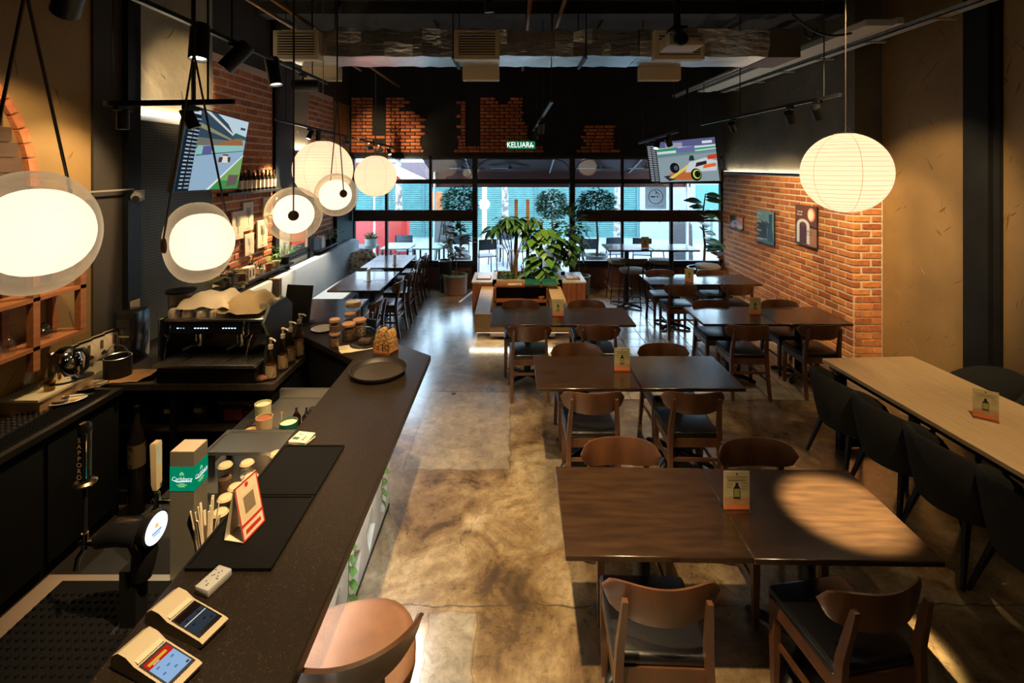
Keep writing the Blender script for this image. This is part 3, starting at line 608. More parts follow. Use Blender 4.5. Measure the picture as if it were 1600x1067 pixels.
# added tracks and spots behind and above the camera, lighting floor, tables, plaster
track('lighting_track', 'added lighting track above the front tables', (1.0, .6, 4.0), (1.0, 4.4, 4.0), (.1, .9))
track('lighting_track', 'added lighting track above the aisle by the counter', (-.2, .6, 4.0), (-.2, 4.6, 4.0), (.1, .9))
track('lighting_track', 'added lighting track above the long oak table', (2.6, .6, 4.1), (2.6, 4.3, 4.1), (.1, .9))
for i, (x, y, z, aim, pw) in enumerate(((-.2, 1.2, 4.0, (-.38, 2.0, 0), 150), (-.2, 2.6, 4.0, (-.30, 3.2, 0), 115), (-.2, 4.2, 4.0, (.1, 4.9, 0), 45), (1.0, 1.6, 4.0, (.8, 2.9, .7), 6), (1.0, 3.0, 4.0, (1.1, 4.3, .7), 14),
                        (1.0, .8, 4.0, (1.5, 1.9, 0), 3), (2.6, 1.0, 4.1, (4.6, 3.6, 1.7), 45), (2.6, 2.2, 4.1, (3.3, 3.4, .75), 44), (2.6, 4.0, 4.1, (4.6, 5.5, 1.6), 70), (2.6, 3.2, 4.1, (3.0, 5.9, .5), 16))):
    spot_can('track_spotlight', 'ceiling spotlight above the room, number %s from the rear' % ('one two three four five six seven eight nine ten'.split()[i]) if False else ['added ceiling spotlight over the aisle nearest the rear wall', 'added ceiling spotlight over the aisle behind the first', 'added ceiling spotlight over the far end of the aisle', 'added ceiling spotlight over the front double table', 'added ceiling spotlight over the second double table', 'added ceiling spotlight over the chair at the front right', 'added ceiling spotlight washing the near right plaster', 'added ceiling spotlight over the pale long table', 'added ceiling spotlight washing the far right plaster', 'added ceiling spotlight over the table by the brick corner'][i], (x, y, z), aim, pw, .15, .045, True, {6: 46, 8: 46, 7: 38}.get(i, 62), .12)
spot_can('track_spotlight', 'ceiling spotlight making the bright pool on the nearest table', (1.0, 2.3, 4.0), (1.70, 2.50, .73), 1500, .15, .045, True, 11.5, .12, (1, .78, .40))
# paper lanterns
PAP = paper('lantern_paper', (.95, .83, .67), .75, .33, (1, .80, .58)); RIBM = pm('lantern_rib', (.45, .32, .20), .8, emit=((.75, .50, .28), .30))
def lantern(label, c, r, pw):
    t = thing('paper_lantern', label, 'lantern', c, 0)
    prof = [(.07, r*.985)]+[(r*math.sin(math.pi*k/28), r*math.cos(math.pi*k/28)) for k in range(2, 27)]+[(.05, -r*.985)]
    MB().lathe(list(reversed(prof)), 40).build('paper_shade', PAP, t)
    rb = MB()
    for k in range(1, 27):
        a = math.pi*k/27; rr, zz = r*math.sin(a)*1.001, r*math.cos(a)
        rb.tube([(rr*math.cos(2*math.pi*j/40), rr*math.sin(2*math.pi*j/40), zz) for j in range(40)], .0011, 4, True)
    o = rb.build('wire_rib', RIBM, t); o['kind'] = 'stuff'
    for j in range(6):
        a = 2*math.pi*(j+.25)/6
        MB().tube([(r*1.001*math.sin(math.pi*k/24)*math.cos(a), r*1.001*math.sin(math.pi*k/24)*math.sin(a), r*math.cos(math.pi*k/24)) for k in range(1, 24)], .0016, 4).build('seam', RIBM, t)
    MB().lathe([(0, -.03), (.03, -.02), (.035, .01), (.02, .05), (.014, .07), (0, .07)], 14).build('bulb', em((1, .9, .75), 12), t)
    MB().cyl((0, 0, .06), (0, 0, ZC-c[2]), .004, None, 6).build('cord', pm('cord_beige', (.20, .15, .09), .8), t)
    MB().tube([(.0, 0, r+.05), (-.05, 0, r+.01), (-.07, 0, r*.97)], .003, 5).tube([(0, 0, r+.05), (.05, 0, r+.01), (.07, 0, r*.97)], .003, 5).build('wire_hook', BLK, t)
    lamp_point(c, pw, (1, .78, .52), .05)
lantern('large round paper lantern in front of the brick wall on the right', W(1321, 270, 3.68), .30, 3.8)
lantern('round paper lantern behind the glass lamps on the left', W(505, 265, 5.07), .30, 3.4)
lantern('round paper lantern farthest back, near the left window', W(587, 275, 7.1), .30, 3.2)
# blown-glass globe lamps above the bar
FROST = paper('frosted_glass_core', (.95, .9, .82), .8, .86, (1, .90, .74))
def halo_glass():
    m = bpy.data.materials.new('lamp_glass'); m.use_nodes = True; nt = m.node_tree; nt.nodes.clear(); N = nt.nodes; L = nt.links
    t = N.new('ShaderNodeBsdfTransparent'); t.inputs[0].default_value = (.96, .92, .85, 1); tl = N.new('ShaderNodeBsdfTranslucent'); tl.inputs[0].default_value = (.85, .70, .50, 1)
    g = N.new('ShaderNodeBsdfGlossy'); g.inputs['Roughness'].default_value = .08
    lw = N.new('ShaderNodeLayerWeight'); lw.inputs[0].default_value = .35; a = N.new('ShaderNodeMixShader'); b = N.new('ShaderNodeMixShader'); f = N.new('ShaderNodeMath'); f.operation = 'MULTIPLY_ADD'; f.inputs[1].default_value = .22; f.inputs[2].default_value = .03
    pw = N.new('ShaderNodeMath'); pw.operation = 'POWER'; pw.inputs[1].default_value = 3; L.new(lw.outputs['Facing'], pw.inputs[0]); L.new(pw.outputs[0], f.inputs[0])
    mr = N.new('ShaderNodeMapRange'); mr.inputs[3].default_value = .16; mr.inputs[4].default_value = .6; L.new(lw.outputs['Facing'], mr.inputs[0]); L.new(mr.outputs[0], a.inputs[0])
    L.new(t.outputs[0], a.inputs[1]); L.new(tl.outputs[0], a.inputs[2]); L.new(f.outputs[0], b.inputs[0]); L.new(a.outputs[0], b.inputs[1]); L.new(g.outputs[0], b.inputs[2])
    o = N.new('ShaderNodeOutputMaterial'); L.new(b.outputs[0], o.inputs[0]); return m
HALO = halo_glass()
def disc_lamp(label, c, r, axis, pw, top, split):
    """clear glass globe around an opal core, a bronze knob on its face and a cord looped up from knob and back"""
    t = thing('glass_globe_lamp', label, 'pendant lamp', c); ax = Vector(axis).normalized(); M = ax.to_track_quat('Z', 'Y').to_matrix().to_4x4()
    def pod(rr, lo, hi, n=22, p=2.3):
        cz, hz = (lo+hi)/2, (hi-lo)/2; return [(rr*max(0, math.sin(math.pi*k/n))**(2/p), cz-hz*math.copysign(abs(math.cos(math.pi*k/n))**(2/p), math.cos(math.pi*k/n))) for k in range(n+1)]
    MB().lathe(pod(r, -.80*r, .62*r), 44, M=M).build('glass_globe', HALO, t)
    MB().lathe(pod(.71*r, -.88*r, .48*r, 22, 2.4), 40, M=M).build('opal_core', FROST, t)
    MB().lathe([(0, .59*r), (.17*r, .58*r), (.185*r, .62*r), (.17*r, .66*r), (0, .67*r)], 24, M=M).build('knob', BRONZE, t)
    k = M @ Vector((0, 0, .66*r)); bk = M @ Vector((0, 0, -.85*r)); tp = Vector(top)-Vector(c)
    mid = Vector((tp.x, tp.y, split-c[2]))
    MB().tube([k, mid], .0045, 6).build('cord', pm('cord_brown', (.06, .04, .025), .7), t); MB().tube([bk, mid], .0045, 6).build('cord', pm('cord_brown', (0, 0, 0)), t)
    MB().tube([mid, Vector((tp.x, tp.y, ZC-c[2]))], .006, 6).build('cord_stem', BLK, t)
    
cs = [(W(40, 364, 1.385), (-.10, -.85, .05)), (W(303, 379, 2.16), (-.62, -.75, 0)), (W(459, 335, 3.17), (.43, -1.0, .03)), (W(527, 304, 4.03), (.75, -.75, .12))]
labs = ['largest glass globe lamp cut by the left edge of the photo', 'glass globe lamp whose bronze knob sits at its left rim', 'glass globe lamp facing front with the bronze knob in its centre', 'glass globe lamp farthest back with the knob at its right']
for (c, ax), lab, pw in zip(cs, labs, (3, 4, 4, 4)):
    disc_lamp(lab, c, .178, ax, pw, (c.x, c.y+.0, 0), 3.0)
# ------------------------------------------------------------------ wooden chairs
def make_chair():
    t = thing('dining_chair', 'x', 'chair')
    MB().rbox(-.205, .205, -.185, .225, .425, .475, .022, 3).build('seat', VINYL, t)
    MB().box(-.19, .19, .185, .21, .365, .43).box(-.19, .19, -.19, -.165, .365, .43).box(-.20, -.178, -.19, .21, .365, .43).box(.178, .20, -.19, .21, .365, .43).build('seat_frame', CWOOD, t)
    for sx in (-1, 1):
        MB().loft([(.185*sx, .19, 0, .013, .013), (.185*sx, .19, .25, .018, .018), (.183*sx, .185, .43, .020, .020)]).build('leg', CWOOD, t)
        MB().loft([(.195*sx, -.25, 0, .014, .015), (.19*sx, -.212, .2, .016, .019), (.186*sx, -.19, .40, .017, .022), (.180*sx, -.195, .52, .016, .02), (.172*sx, -.225, .66, .014, .017), (.168*sx, -.245, .755, .011, .012)]).build('rear_leg', CWOOD, t)
        MB().box(.172*sx-.008, .172*sx+.008, -.20, .19, .20, .225).build('stretcher', CWOOD, t)
    MB().box(-.185, .185, -.212, -.196, .27, .295).build('stretcher', CWOOD, t)
    fr, bk = [], []; n = 18; prof = [-1, -.8, -.4, 0, .4, .8, 1]
    for i in range(n+1):
        s = -1+2*i/n; x = .245*s; hh = .078*max(0, (1-abs(s)**4.2))**.5+.004; zc = .715+.012*s*s
        yb = -.225+.085*s*s
        r1 = []; r2 = []
        for tt in prof:
            z = zc+tt*hh*(1.08 if tt < 0 else .92); y = yb-.10*(z-.70); th = .010*(1-.5*tt*tt)
            r1.append((x, y+th, z)); r2.append((x, y-th, z))
        fr.append(r1+list(reversed(r2)))
    MB().rings(fr).build('backrest', CWOOD, t, ang=60)
    return t
chair0 = make_chair(); used = [False]
def place_chair(x, y, rz, label, group):
    if not used[0]:
        used[0] = True; chair0.location = (x, y, 0); chair0.rotation_euler = (0, 0, R(rz)); chair0['label'] = label; chair0['group'] = group; return chair0
    return dup(chair0, (x, y, 0), R(rz), label, group)
GC = 'wooden dining chairs with black seats'
bf = 'wooden chair with black seat, '
for (x, y, rz, lab) in (
    (.63, 2.19, -2, 'nearest chair left of the two at the front table, back to camera'), (1.47, 2.17, 9, 'turned chair at the bottom right corner, back to camera'),
    (.665, 2.83, 180, 'left chair on the far side of the front table'), (1.50, 2.82, 180, 'right chair on the far side of the front table'),
    (.615, 3.87, 0, 'left chair on the near side of the second table'), (1.385, 3.87, -1, 'right chair on the near side of the second table'),
    (.61, 4.45, 180, 'left chair on the far side of the second table'), (1.43, 4.45, 180, 'right chair on the far side of the second table'),
    (.18, 5.37, 2, 'left chair on the near side of the table before the planter'), (.935, 5.40, -2, 'right chair on the near side of the table before the planter'),
    (.11, 5.94, 180, 'left chair between the dark table and the planter'), (.93, 5.94, 180, 'right chair between the dark table and the planter'),
    (2.545, 5.40, -2, 'left chair on the near side of the table at the brick corner'), (3.33, 5.42, 0, 'right chair on the near side of the table at the brick corner'),
    (2.50, 5.96, 180, 'left chair behind the table at the brick corner'), (3.36, 5.96, 180, 'right chair behind the table at the brick corner'),
    (2.43, 7.17, 0, 'left chair on the near side of the far table by the brick wall'), (3.27, 7.20, 0, 'right chair on the near side of the far table by the brick wall'),
    (2.40, 7.74, 180, 'left chair behind the far table by the brick wall'), (3.22, 7.74, 180, 'right chair behind the far table by the brick wall'),
    (-1.87, 9.35, 90, 'farthest chair of the left row by the window'), (-1.88, 8.77, 92, 'second farthest chair of the left row'),
    (-1.84, 7.92, 90, 'third farthest chair of the left row'), (-1.86, 7.24, 86, 'fourth chair of the left row, tan edge catching light'),
    (-1.90, 6.22, 90, 'fifth chair of the left row, behind the cookie jars'), (-1.90, 5.60, 90, 'nearest chair of the left row, half hidden by jars')):
    place_chair(x, y, rz, bf+lab if len((bf+lab).split()) <= 16 else 'wooden '+lab, GC)
# ------------------------------------------------------------------ pedestal tables (each half is a table)
def make_table(w, d, h, name='dining_table'):
    t = thing(name, 'x', 'table'); MB().rbox(-w/2+.001, w/2-.001, -d/2, d/2, h-.028, h, .004, 1).build('tabletop', TWOOD, t)
    MB().box(-.22, .22, -.03, .03, h-.055, h-.028).box(-.03, .03, -.2, .2, h-.056, h-.029).build('top_plate', BLK, t)
    MB().cyl((0, 0, .04), (0, 0, h-.05), .042, None, 18).build('column', BLK, t)
    for a in (45, 135, 225, 315):
        c, s = math.cos(R(a)), math.sin(R(a))
        MB().tube([(0, 0, .055), (.2*c, .2*s, .045), (.29*c, .29*s, .028), (.305*c, .305*s, .022)], [.034, .03, .026, .012], 10, flat=.75).build('foot', BLK, t)
    return t
def tables(proto, spots, gr):
    first = True
    for (x, y, rz, lab) in spots:
        if first: proto.location = (x, y, 0); proto.rotation_euler = (0, 0, R(rz)); proto['label'] = lab; proto['group'] = gr; first = False
        else: dup(proto, (x, y, 0), R(rz), lab, gr)
TH = .73
tables(make_table(.85, .655, TH), [
    (.672, 2.525, -1, 'left half of the dark brown table nearest the camera'), (1.519, 2.505, -1, 'right half of the nearest dark table, with the spotlight pool'),
    (.62, 4.184, 0, 'left half of the dark brown table second from the camera'), (1.435, 4.184, 0, 'right half of the dark brown table second from the camera'),
    (.18, 5.72, 0, 'left half of the dark table standing before the planter'), (.955, 5.72, 0, 'right half of the dark table standing before the planter'),
    (2.56, 5.75, 0, 'left half of the dark table at the brick corner'), (3.385, 5.75, 0, 'right half of the dark table touching the brick corner'),
    (2.475, 7.55, 0, 'left half of the far dark table along the brick wall'), (3.30, 7.55, 0, 'right half of the far dark table along the brick wall')], 'dark wooden tables in the dining area')
tables(make_table(.75, .61, TH), [
    (-2.25, 9.27, 0, 'farther half of the window table before the grey bench'), (-2.25, 8.70, 0, 'nearer half of the window table before the grey bench'),
    (-2.24, 7.79, 0, 'farther half of the middle dark table at the grey bench'), (-2.24, 7.17, 0, 'nearer half of the middle dark table at the grey bench'),
    (-2.28, 6.14, 0, 'glossy table half behind the cookie jars, at the grey bench'), (-2.28, 5.53, 0, 'table half right behind the bar end at the grey bench')], 'dark wooden tables at the grey bench')
tables(make_table(.78, .66, 1.05, 'high_table'), [(2.03, 8.62, 0, 'left half of the tall bar table by the window'), (2.82, 8.62, 0, 'right half of the tall bar table by the window')], 'tall bar tables')
# ------------------------------------------------------------------ long oak table and barrel chairs
LT = thing('long_table', 'long pale oak table on the right with charcoal chairs', 'table', (2.81, 4.41, 0), .055)
MB().rbox(0, .86, -2.6, 0, .715, .75, .004, 1).build('tabletop', LWOOD, LT)
MB().box(.04, .82, -2.56, -.04, .67, .714).build('apron', BLK, LT)
for y in (-.12, -2.45):
    MB().box(.06, .12, y-.03, y+.03, 0, .70).build('leg', BLK, LT); MB().box(.74, .80, y-.03, y+.03, 0, .70).build('leg', BLK, LT)
    MB().box(.06, .80, y-.025, y+.025, .02, .10).build('crossbar', BLK, LT)
def make_barrel():
    t = thing('barrel_chair', 'x', 'chair')
    MB().rbox(-.21, .21, -.18, .22, .37, .46, .04, 3).build('seat', CHARF, t)
    outer = []; n = 24
    for i in range(n+1):
        a = R(-200+220*i/n) if False else R(180+(-18)+ (216)*i/n)
        k = (i/n-.5)*2; top = .80-.20*abs(k)**2.2; ca, sa = math.cos(a), math.sin(a)
        rx, ry = .255, .25
        def p(r, z, lean=0): return (ca*(rx+r), sa*(ry+r)-.005-lean*max(0, -sa), z)
        outer.append([p(-.035, .40), p(.0, .36), p(.02, .52, .02), p(.03, top-.02, .06), p(.012, top, .06), p(-.012, top-.02, .055), p(-.035, .56, .02)])
    MB().rings(outer).build('back_shell', CHARF, t, ang=70)
    for sx in (-1, 1):
        MB().loft([(.23*sx, .22, 0, .009, .009), (.17*sx, .16, .38, .017, .017)]).build('leg', BLK, t); MB().loft([(.24*sx, -.25, 0, .009, .009), (.16*sx, -.15, .38, .017, .017)]).build('leg', BLK, t)
    return t
b0_ = make_barrel(); first = True
for (x, y, rz, lab) in ((2.84, 4.03, -90, 'charcoal barrel chair at the far left end of the long table'), (2.87, 3.56, -88, 'second charcoal barrel chair along the long table'), (2.90, 3.10, -90, 'third charcoal barrel chair along the long table'),
                        (2.93, 2.62, -92, 'nearest charcoal barrel chair at the right edge of the photo'), (3.82, 4.0, 92, 'charcoal chair behind the long table by the dark column'), (3.86, 3.42, 92, 'charcoal chair behind the menu card of the long table')):
    if first: b0_.location = (x, y, 0); b0_.rotation_euler = (0, 0, R(rz)); b0_['label'] = lab; b0_['group'] = 'charcoal barrel chairs'; first = False
    else: dup(b0_, (x, y, 0), R(rz), lab, 'charcoal barrel chairs')
# ------------------------------------------------------------------ bar stools
def make_stool(h, leather, name, w=.44):
    t = thing(name, 'x', 'bar stool')
    s = w/.44; pts = []
    rs = []
    for (z, k) in ((-.052, .80), (-.05, .90), (-.025, .985), (-.008, 1.0), (.008, .96), (.014, .85)):
        rs.append([(s*k*.215*math.copysign(abs(math.cos(a))**.75, math.cos(a)), s*k*.205*math.copysign(abs(math.sin(a))**.75, math.sin(a)), h+z) for a in [2*math.pi*j/28 for j in range(28)]])
    MB().rings(rs).build('seat', leather, t, ang=60)
    arc = []
    for i in range(21):
        k = -1+2*i/20; a = R(270+70*k); hh = .006+.042*(1-abs(k)**2.5); x, y = .235*s*math.cos(a), .225*s*math.sin(a)-.02; nx, ny = math.cos(a), math.sin(a)
        zc = h+.175+.01*k*k
        arc.append([(x+nx*.011, y+ny*.011, zc-hh), (x+nx*.012, y+ny*.012, zc), (x+nx*.02, y+ny*.02, zc+hh), (x+nx*.006, y+ny*.006, zc+hh+.003), (x-nx*.008, y-ny*.008, zc), (x-nx*.006, y-ny*.006, zc-hh)])
    MB().rings(arc).build('backrest', pm('stool_back_wood', (.060, .026, .014), .3, coat=.4, var=(9, (.035, .016, .010), (1, 1, 6))), t, ang=50)
    for sx in (-1, 1):
        MB().tube([(.12*sx, -.12, h-.05), (.125*sx, -.205, h-.02), (.118*sx, -.233, h+.08), (.11*sx, -.232, h+.18)], .011, 8).build('back_rod', BLK, t)
        MB().cyl((.15*sx, .15, h-.04), (.20*sx, .20, 0), .012, .010, 8).build('leg', BLK, t); MB().cyl((.15*sx, -.14, h-.04), (.20*sx, -.20, 0), .012, .010, 8).build('leg', BLK, t)
    k = .185
    MB().tube([(-k, -k, .24), (k, -k, .24), (k, k, .24), (-k, k, .24)], .009, 6, True).build('footrest', BLK, t)
    return t
st = make_stool(.76, LEATH, 'bar_stool', .47); st.location = (-.575, 1.73, 0); st.rotation_euler = (0, 0, R(13)); st['label'] = 'tan leather bar stool with a curved wooden back at the counter'
GSEAT = pm('grey_seat', (.20, .17, .14), .6)
st2 = make_stool(.75, GSEAT, 'bar_stool', .44)
for i, (x, y, rz, lab) in enumerate(((2.02, 8.17, 0, 'high stool with back to camera before the tall bar table'), (1.98, 8.98, 180, 'left high stool behind the tall bar table'), (2.75, 8.98, 180, 'middle high stool behind the tall bar table'), (3.42, 8.50, 80, 'high stool turned sideways at the right end of the tall table'))):
    if i == 0: st2.location = (x, y, 0); st2['label'] = lab; st2['group'] = 'high stools at the tall table'
    else: dup(st2, (x, y, 0), R(rz), lab, 'high stools at the tall table')
# ------------------------------------------------------------------ upholstered bench with cushions
BN = thing('bench', 'long grey upholstered bench along the left wall', 'bench', (0, 0, 0))
for y0, y1 in ((5.0, 6.28), (6.33, 9.80)):
    MB().rbox(-3.24, -3.08, y0, y1, .40, 1.02, .025, 2).build('back_cushion', FABRIC, BN); MB().rbox(-3.08, -2.55, y0, y1, .36, .46, .03, 2).build('seat_cushion', FABRIC, BN)
MB().box(-3.30, -3.0, 6.27, 6.34, .36, 1.03).build('divider', pm('divider_wood', (.10, .06, .03), .6), BN)
MB().box(-3.30, -2.60, 5.0, 9.82, 0, .36).build('bench_base', BLK, BN); MB().box(-3.32, -3.22, 5.0, 9.82, .36, 1.0).build('back_board', pm('divider_wood', (0, 0, 0)), BN)
PATT = pm('leaf_print_fabric', (.62, .54, .40), .9, var=(14, (.10, .12, .09), (1, 1, 1), .50, .60))
for k, (x, y, rz, lab) in enumerate(((-2.92, 9.30, 62, 'leaf patterned cushion in front at the bench end'), (-2.90, 9.52, 70, 'leaf patterned cushion behind at the bench end'))):
    tag(MB().ell((0, 0, 0), (.24, .07, .20), 24, 12).build('cushion', PATT, loc=(x, y, .665), rot=(R(-10), 0, R(rz-60))), lab, 'cushion', 'bench cushions')
# ------------------------------------------------------------------ planter island
PI_ = thing('planter_island', 'low oak and teak planter island with shelf in the middle', 'planter', (0, 0, 0))
MB().rbox(-.53, -.31, 6.85, 8.42, .14, .40, .004, 1).build('oak_rail', OAK, PI_); MB().rbox(.62, .84, 6.85, 8.42, .14, .40, .004, 1).build('oak_rail', OAK, PI_)
MB().rbox(-.31, .62, 6.85, 6.95, .14, .40, .004, 1).build('oak_front', OAK, PI_); MB().box(-.31, .62, 6.95, 8.30, .05, .12).build('deck', pm('deck_dark', (.03, .018, .012), .7), PI_)
MB().box(-.30, .61, 8.28, 8.42, .42, .45).build('shelf_top', TEAK, PI_); MB().box(-.30, .61, 8.20, 8.42, .18, .205).build('shelf_board', TEAK, PI_)
MB().box(-.30, -.27, 8.20, 8.42, .12, .42).build('shelf_side', TEAK, PI_); MB().box(.58, .61, 8.20, 8.42, .12, .42).build('shelf_side', TEAK, PI_); MB().box(-.30, .61, 8.42, 8.44, .08, .42).build('shelf_back', BLKP, PI_)
for x0, x1 in ((-.69, -.34), (.87, 1.28)):
    MB().box(x0, x1, 8.46, 9.20, 0, .45).build('teak_box', pm('teak_dark', (.13, .045, .02), .6), PI_)
    n = 5
    for k in range(n): MB().box(x0+(x1-x0)*k/n+.002, x0+(x1-x0)*(k+1)/n-.002, 8.445, 8.462, .0, .45).build('plank', TEAK, PI_)
    MB().box(x0-.01, x1+.01, 8.44, 9.21, .45, .475).build('box_top', pm('pale_top', (.42, .40, .37), .35), PI_)
MB().box(-.34, .87, 8.44, 8.52, .05, .50).box(-.34, -.27, 8.44, 9.25, .05, .50).box(.80, .87, 8.44, 9.25, .05, .50).box(-.34, .87, 9.17, 9.25, .05, .50).build('oak_trough', OAK, PI_)
MB().box(-.28, .81, 8.50, 9.20, .1, .44).build('soil', SOIL, PI_)
for x in (.075, .285): MB().box(x-.03, x+.03, 8.78, 8.84, .4, 1.88).build('post', pm('post_wood', (.20, .09, .04), .6), PI_)
lamp_area((-.0, 6.90, .13), (0, 0, 0), 1.2, .06, 4.0, (1, .80, .5)); MB().box(-.5, .8, 6.87, 6.93, .132, .139).build('light_strip', em((1, .85, .6), 3), PI_)
# books and trays on the planter
for k, (u, lab) in enumerate(((832, 'left green covered book on the planter shelf'), (858, 'right green covered book on the planter shelf'))):
    p = W(u, 444, 8.34); t = thing('book', lab, 'book', (p.x, 8.30, .462), R(3 if k else -2), 'green books on the planter'); t.rotation_euler = (R(24), 0, R(3 if k else -2)); t.location.z = .452+.08*math.sin(R(24))
    MB().box(-.125, .125, -.075, .075, .002, .026).build('pages', CERAM, t); MB().rbox(-.13, .13, -.08, .08, .026, .032, .002, 1).box(-.13, .13, -.08, .08, 0, .003).build('cover', pm('book_green', (.008, .10, .062), .35, coat=.2), t)
tag(MB().box(-.12, .12, -.06, .06, 0, .012).build('flyer_stack', pm('flyer_print', (.60, .52, .40), .6, var=(18, (.30, .22, .16), (1, 1, 1), .5, .6)), loc=(W(804, 444, 8.34).x, 8.345, .45)), 'printed leaflet lying left of the green books', 'leaflet')
for (x, y, lab) in ((-.50, 8.72, 'wooden tray with paper on the left planter box'), (1.08, 8.72, 'dark tray of cards on the right planter box')):
    t = thing('tray', lab, 'tray', (x, y, .475)); MB().rbox(-.13, .13, -.12, .12, 0, .018, .004, 1).build('tray_base', TEAK, t); MB().box(-.115, .115, -.105, .105, .018, .024).build('paper_sheet', pm('pale_print', (.55, .53, .5), .5, var=(14, (.2, .16, .14), (1, 1, 1), .5, .6)) if x > 0 else WHITE, t)
t = thing('table_bottle', 'small clear bottle with dark label on the right planter box', 'bottle', (.92, 8.78, .475)); MB().lathe([(0, 0), (.035, 0), (.037, .01), (.037, .12), (.012, .16), (.012, .185), (0, .185)], 16).build('bottle_body', GLASS, t); MB().lathe([(.0385, .04), (.0385, .10)], 16).build('paper_label', BLK, t); MB().lathe([(0, .185), (.015, .185), (.015, .22), (0, .22)], 12).build('cap', WHITE, t)
for k, u in enumerate((846, 858, 869)):
    p = W(u, 465, 8.3); t = thing('cutlery_pot', ['left', 'middle', 'right'][k]+' little brown pot on the planter shelf', 'pot', (p.x, 8.28, .205), 0, 'brown pots on the planter shelf')
    MB().lathe([(0, 0), (.045, 0), (.05, .05), (.052, .055), (.046, .055), (.04, .01), (0, .01)], 16).build('pot_body', TERRA, t); MB().tube([(.0, 0, .02), (.03, 0, .075)], .006, 6).build('spoon', SHELFW, t)
# ------------------------------------------------------------------ table cards
def make_card():
    t = thing('menu_card', 'x', 'menu card'); Mx = frame((0, -.001, 0), (1, 0, 0), (0, 0, 1))
    CARD = pm('card_cream', (.52, .44, .24), .5)
    MB().rbox(-.068, .068, -.03, .05, 0, .004, .001, 1).build('acrylic_foot', GLASS, t)
    MB().box(-.066, .066, 0, .003, .006, .20).build('card', CARD, t); MB().box(-.066, .066, .003, .005, .004, .203).build('acrylic_sheet', glass('card_glass', (.97, .97, .96)), t)
    P = lambda poly, k=0: q.prism(poly, .001, .0012+k*.0002, Mx)
    q = MB(); P([(-.066, .006), (.066, .006), (.066, .030), (-.066, .030)]); q.build('orange_band', pr((226, 120, 60)), t, smooth=False)
    q = MB()
    for k, c in enumerate((.040, .052, .064)): text_mb(q, 'KOMBUCHA', .020, frame((0, -.0023, c), (1, 0, 0), (0, 0, 1)), sx=1.12)
    q.build('lettering', pr((216, 128, 78)), t, smooth=False)
    q = MB(); text_mb(q, 'NATURAL FERMENTED', .0105, frame((0, -.0023, .170), (1, 0, 0), (0, 0, 1)))
    for (x, z, w) in ((-.052, .135, .03), (.052-.03, .140, .036), (-.052, .12, .024), (.024, .125, .036), (.024, .11, .03), (-.045, .158, .09), (-.045, .153, .09)): q.box(x, x+w, -.0026, -.0022, z, z+.0014)
    q.prism([(.005*math.cos(a), .187+.005*math.sin(a)) for a in [k*math.pi/5 for k in range(10)]], .001, .0014, Mx); q.build('small_print', pr((70, 60, 40)), t, smooth=False)
    q = MB(); q.prism([(-.016, .062), (.016, .062), (.017, .068), (.017, .112), (.014, .120), (.007, .128), (.007, .142), (-.007, .142), (-.007, .128), (-.014, .120), (-.017, .112), (-.017, .068)], .001, .0022, Mx); q.build('bottle_picture', pr((28, 24, 18)), t, smooth=False)
    q = MB(); q.box(-.0145, .0145, -.0038, -.0034, .070, .112); q.build('picture_label', pr((150, 150, 70)), t, smooth=False)
    return t
card0 = make_card()
for i, (u, v, z, rz, lab) in enumerate(((1151, 797, TH, 0, 'drink menu card standing on the nearest dark table'), (972, 580, TH, 0, 'drink menu card on the second dark table'), (872, 494, TH, 0, 'drink menu card on the table before the planter'), (1180, 491, TH, 0, 'drink menu card on the table at the brick corner'),
                        (1077, 440, TH, 0, 'drink menu card on the far table along the brick wall'), (1008, 388, 1.05, 0, 'drink menu card on the tall bar table by the window'), (1540, 655, .75, -38, 'drink menu card on the long oak table, casting a shadow'))):
    p = G(u, v, z); p.z = z
    if i == 0: card0.location = p; card0['label'] = lab; card0['group'] = 'drink menu cards'
    else: dup(card0, p, R(rz), lab, 'drink menu cards')
for (u, v, lab) in ((576, 439, 'slim white card holder on the middle table at the bench'), (617, 414, 'slim white card holder on the window table at the bench')):
    p = G(u, v, TH); t = thing('card_holder', lab, 'card holder', (p.x, p.y, TH), 0, 'white card holders')
    MB().box(-.012, .012, -.055, .055, .004, .19).build('card', pm('card_grey', (.55, .55, .53), .4), t); MB().rbox(-.05, .05, -.06, .06, 0, .005, .001, 1).build('acrylic_foot', GLASS, t)
# ------------------------------------------------------------------ the bar counter
ZT = 1.05
BAR = thing('bar_counter', 'dark stone topped bar counter bending away at its far end', 'counter', (0, 0, 0))
tp = [(-.62, .3), (-.62, 3.71), (-.92, 3.95), (-1.38, 4.50), (-1.98, 4.50), (-1.98, 4.16), (-1.74, 4.10), (-1.19, 3.63), (-1.19, .3)]
def beveled_slab(poly, z0, z1, b=.006):
    n = len(poly); cx = sum(p[0] for p in poly)/n; cy = sum(p[1] for p in poly)/n; inn = []
    for i in range(n):
        p0, p1, p2 = Vector(poly[i-1]), Vector(poly[i]), Vector(poly[(i+1) % n]); d1 = (p1-p0).normalized(); d2 = (p2-p1).normalized()
        n1 = Vector((-d1.y, d1.x)); n2 = Vector((-d2.y, d2.x)); m = (n1+n2); m = m/max(.3, m.dot(n1)); inn.append((p1.x+m.x*b, p1.y+m.y*b))
    rs = [[(x, y, z0) for x, y in poly], [(x, y, z1-b) for x, y in poly], [(x, y, z1) for x, y in inn]]
    return MB().rings(rs)
beveled_slab(tp, ZT-.045, ZT).build('countertop', CTOP, BAR, ang=20)
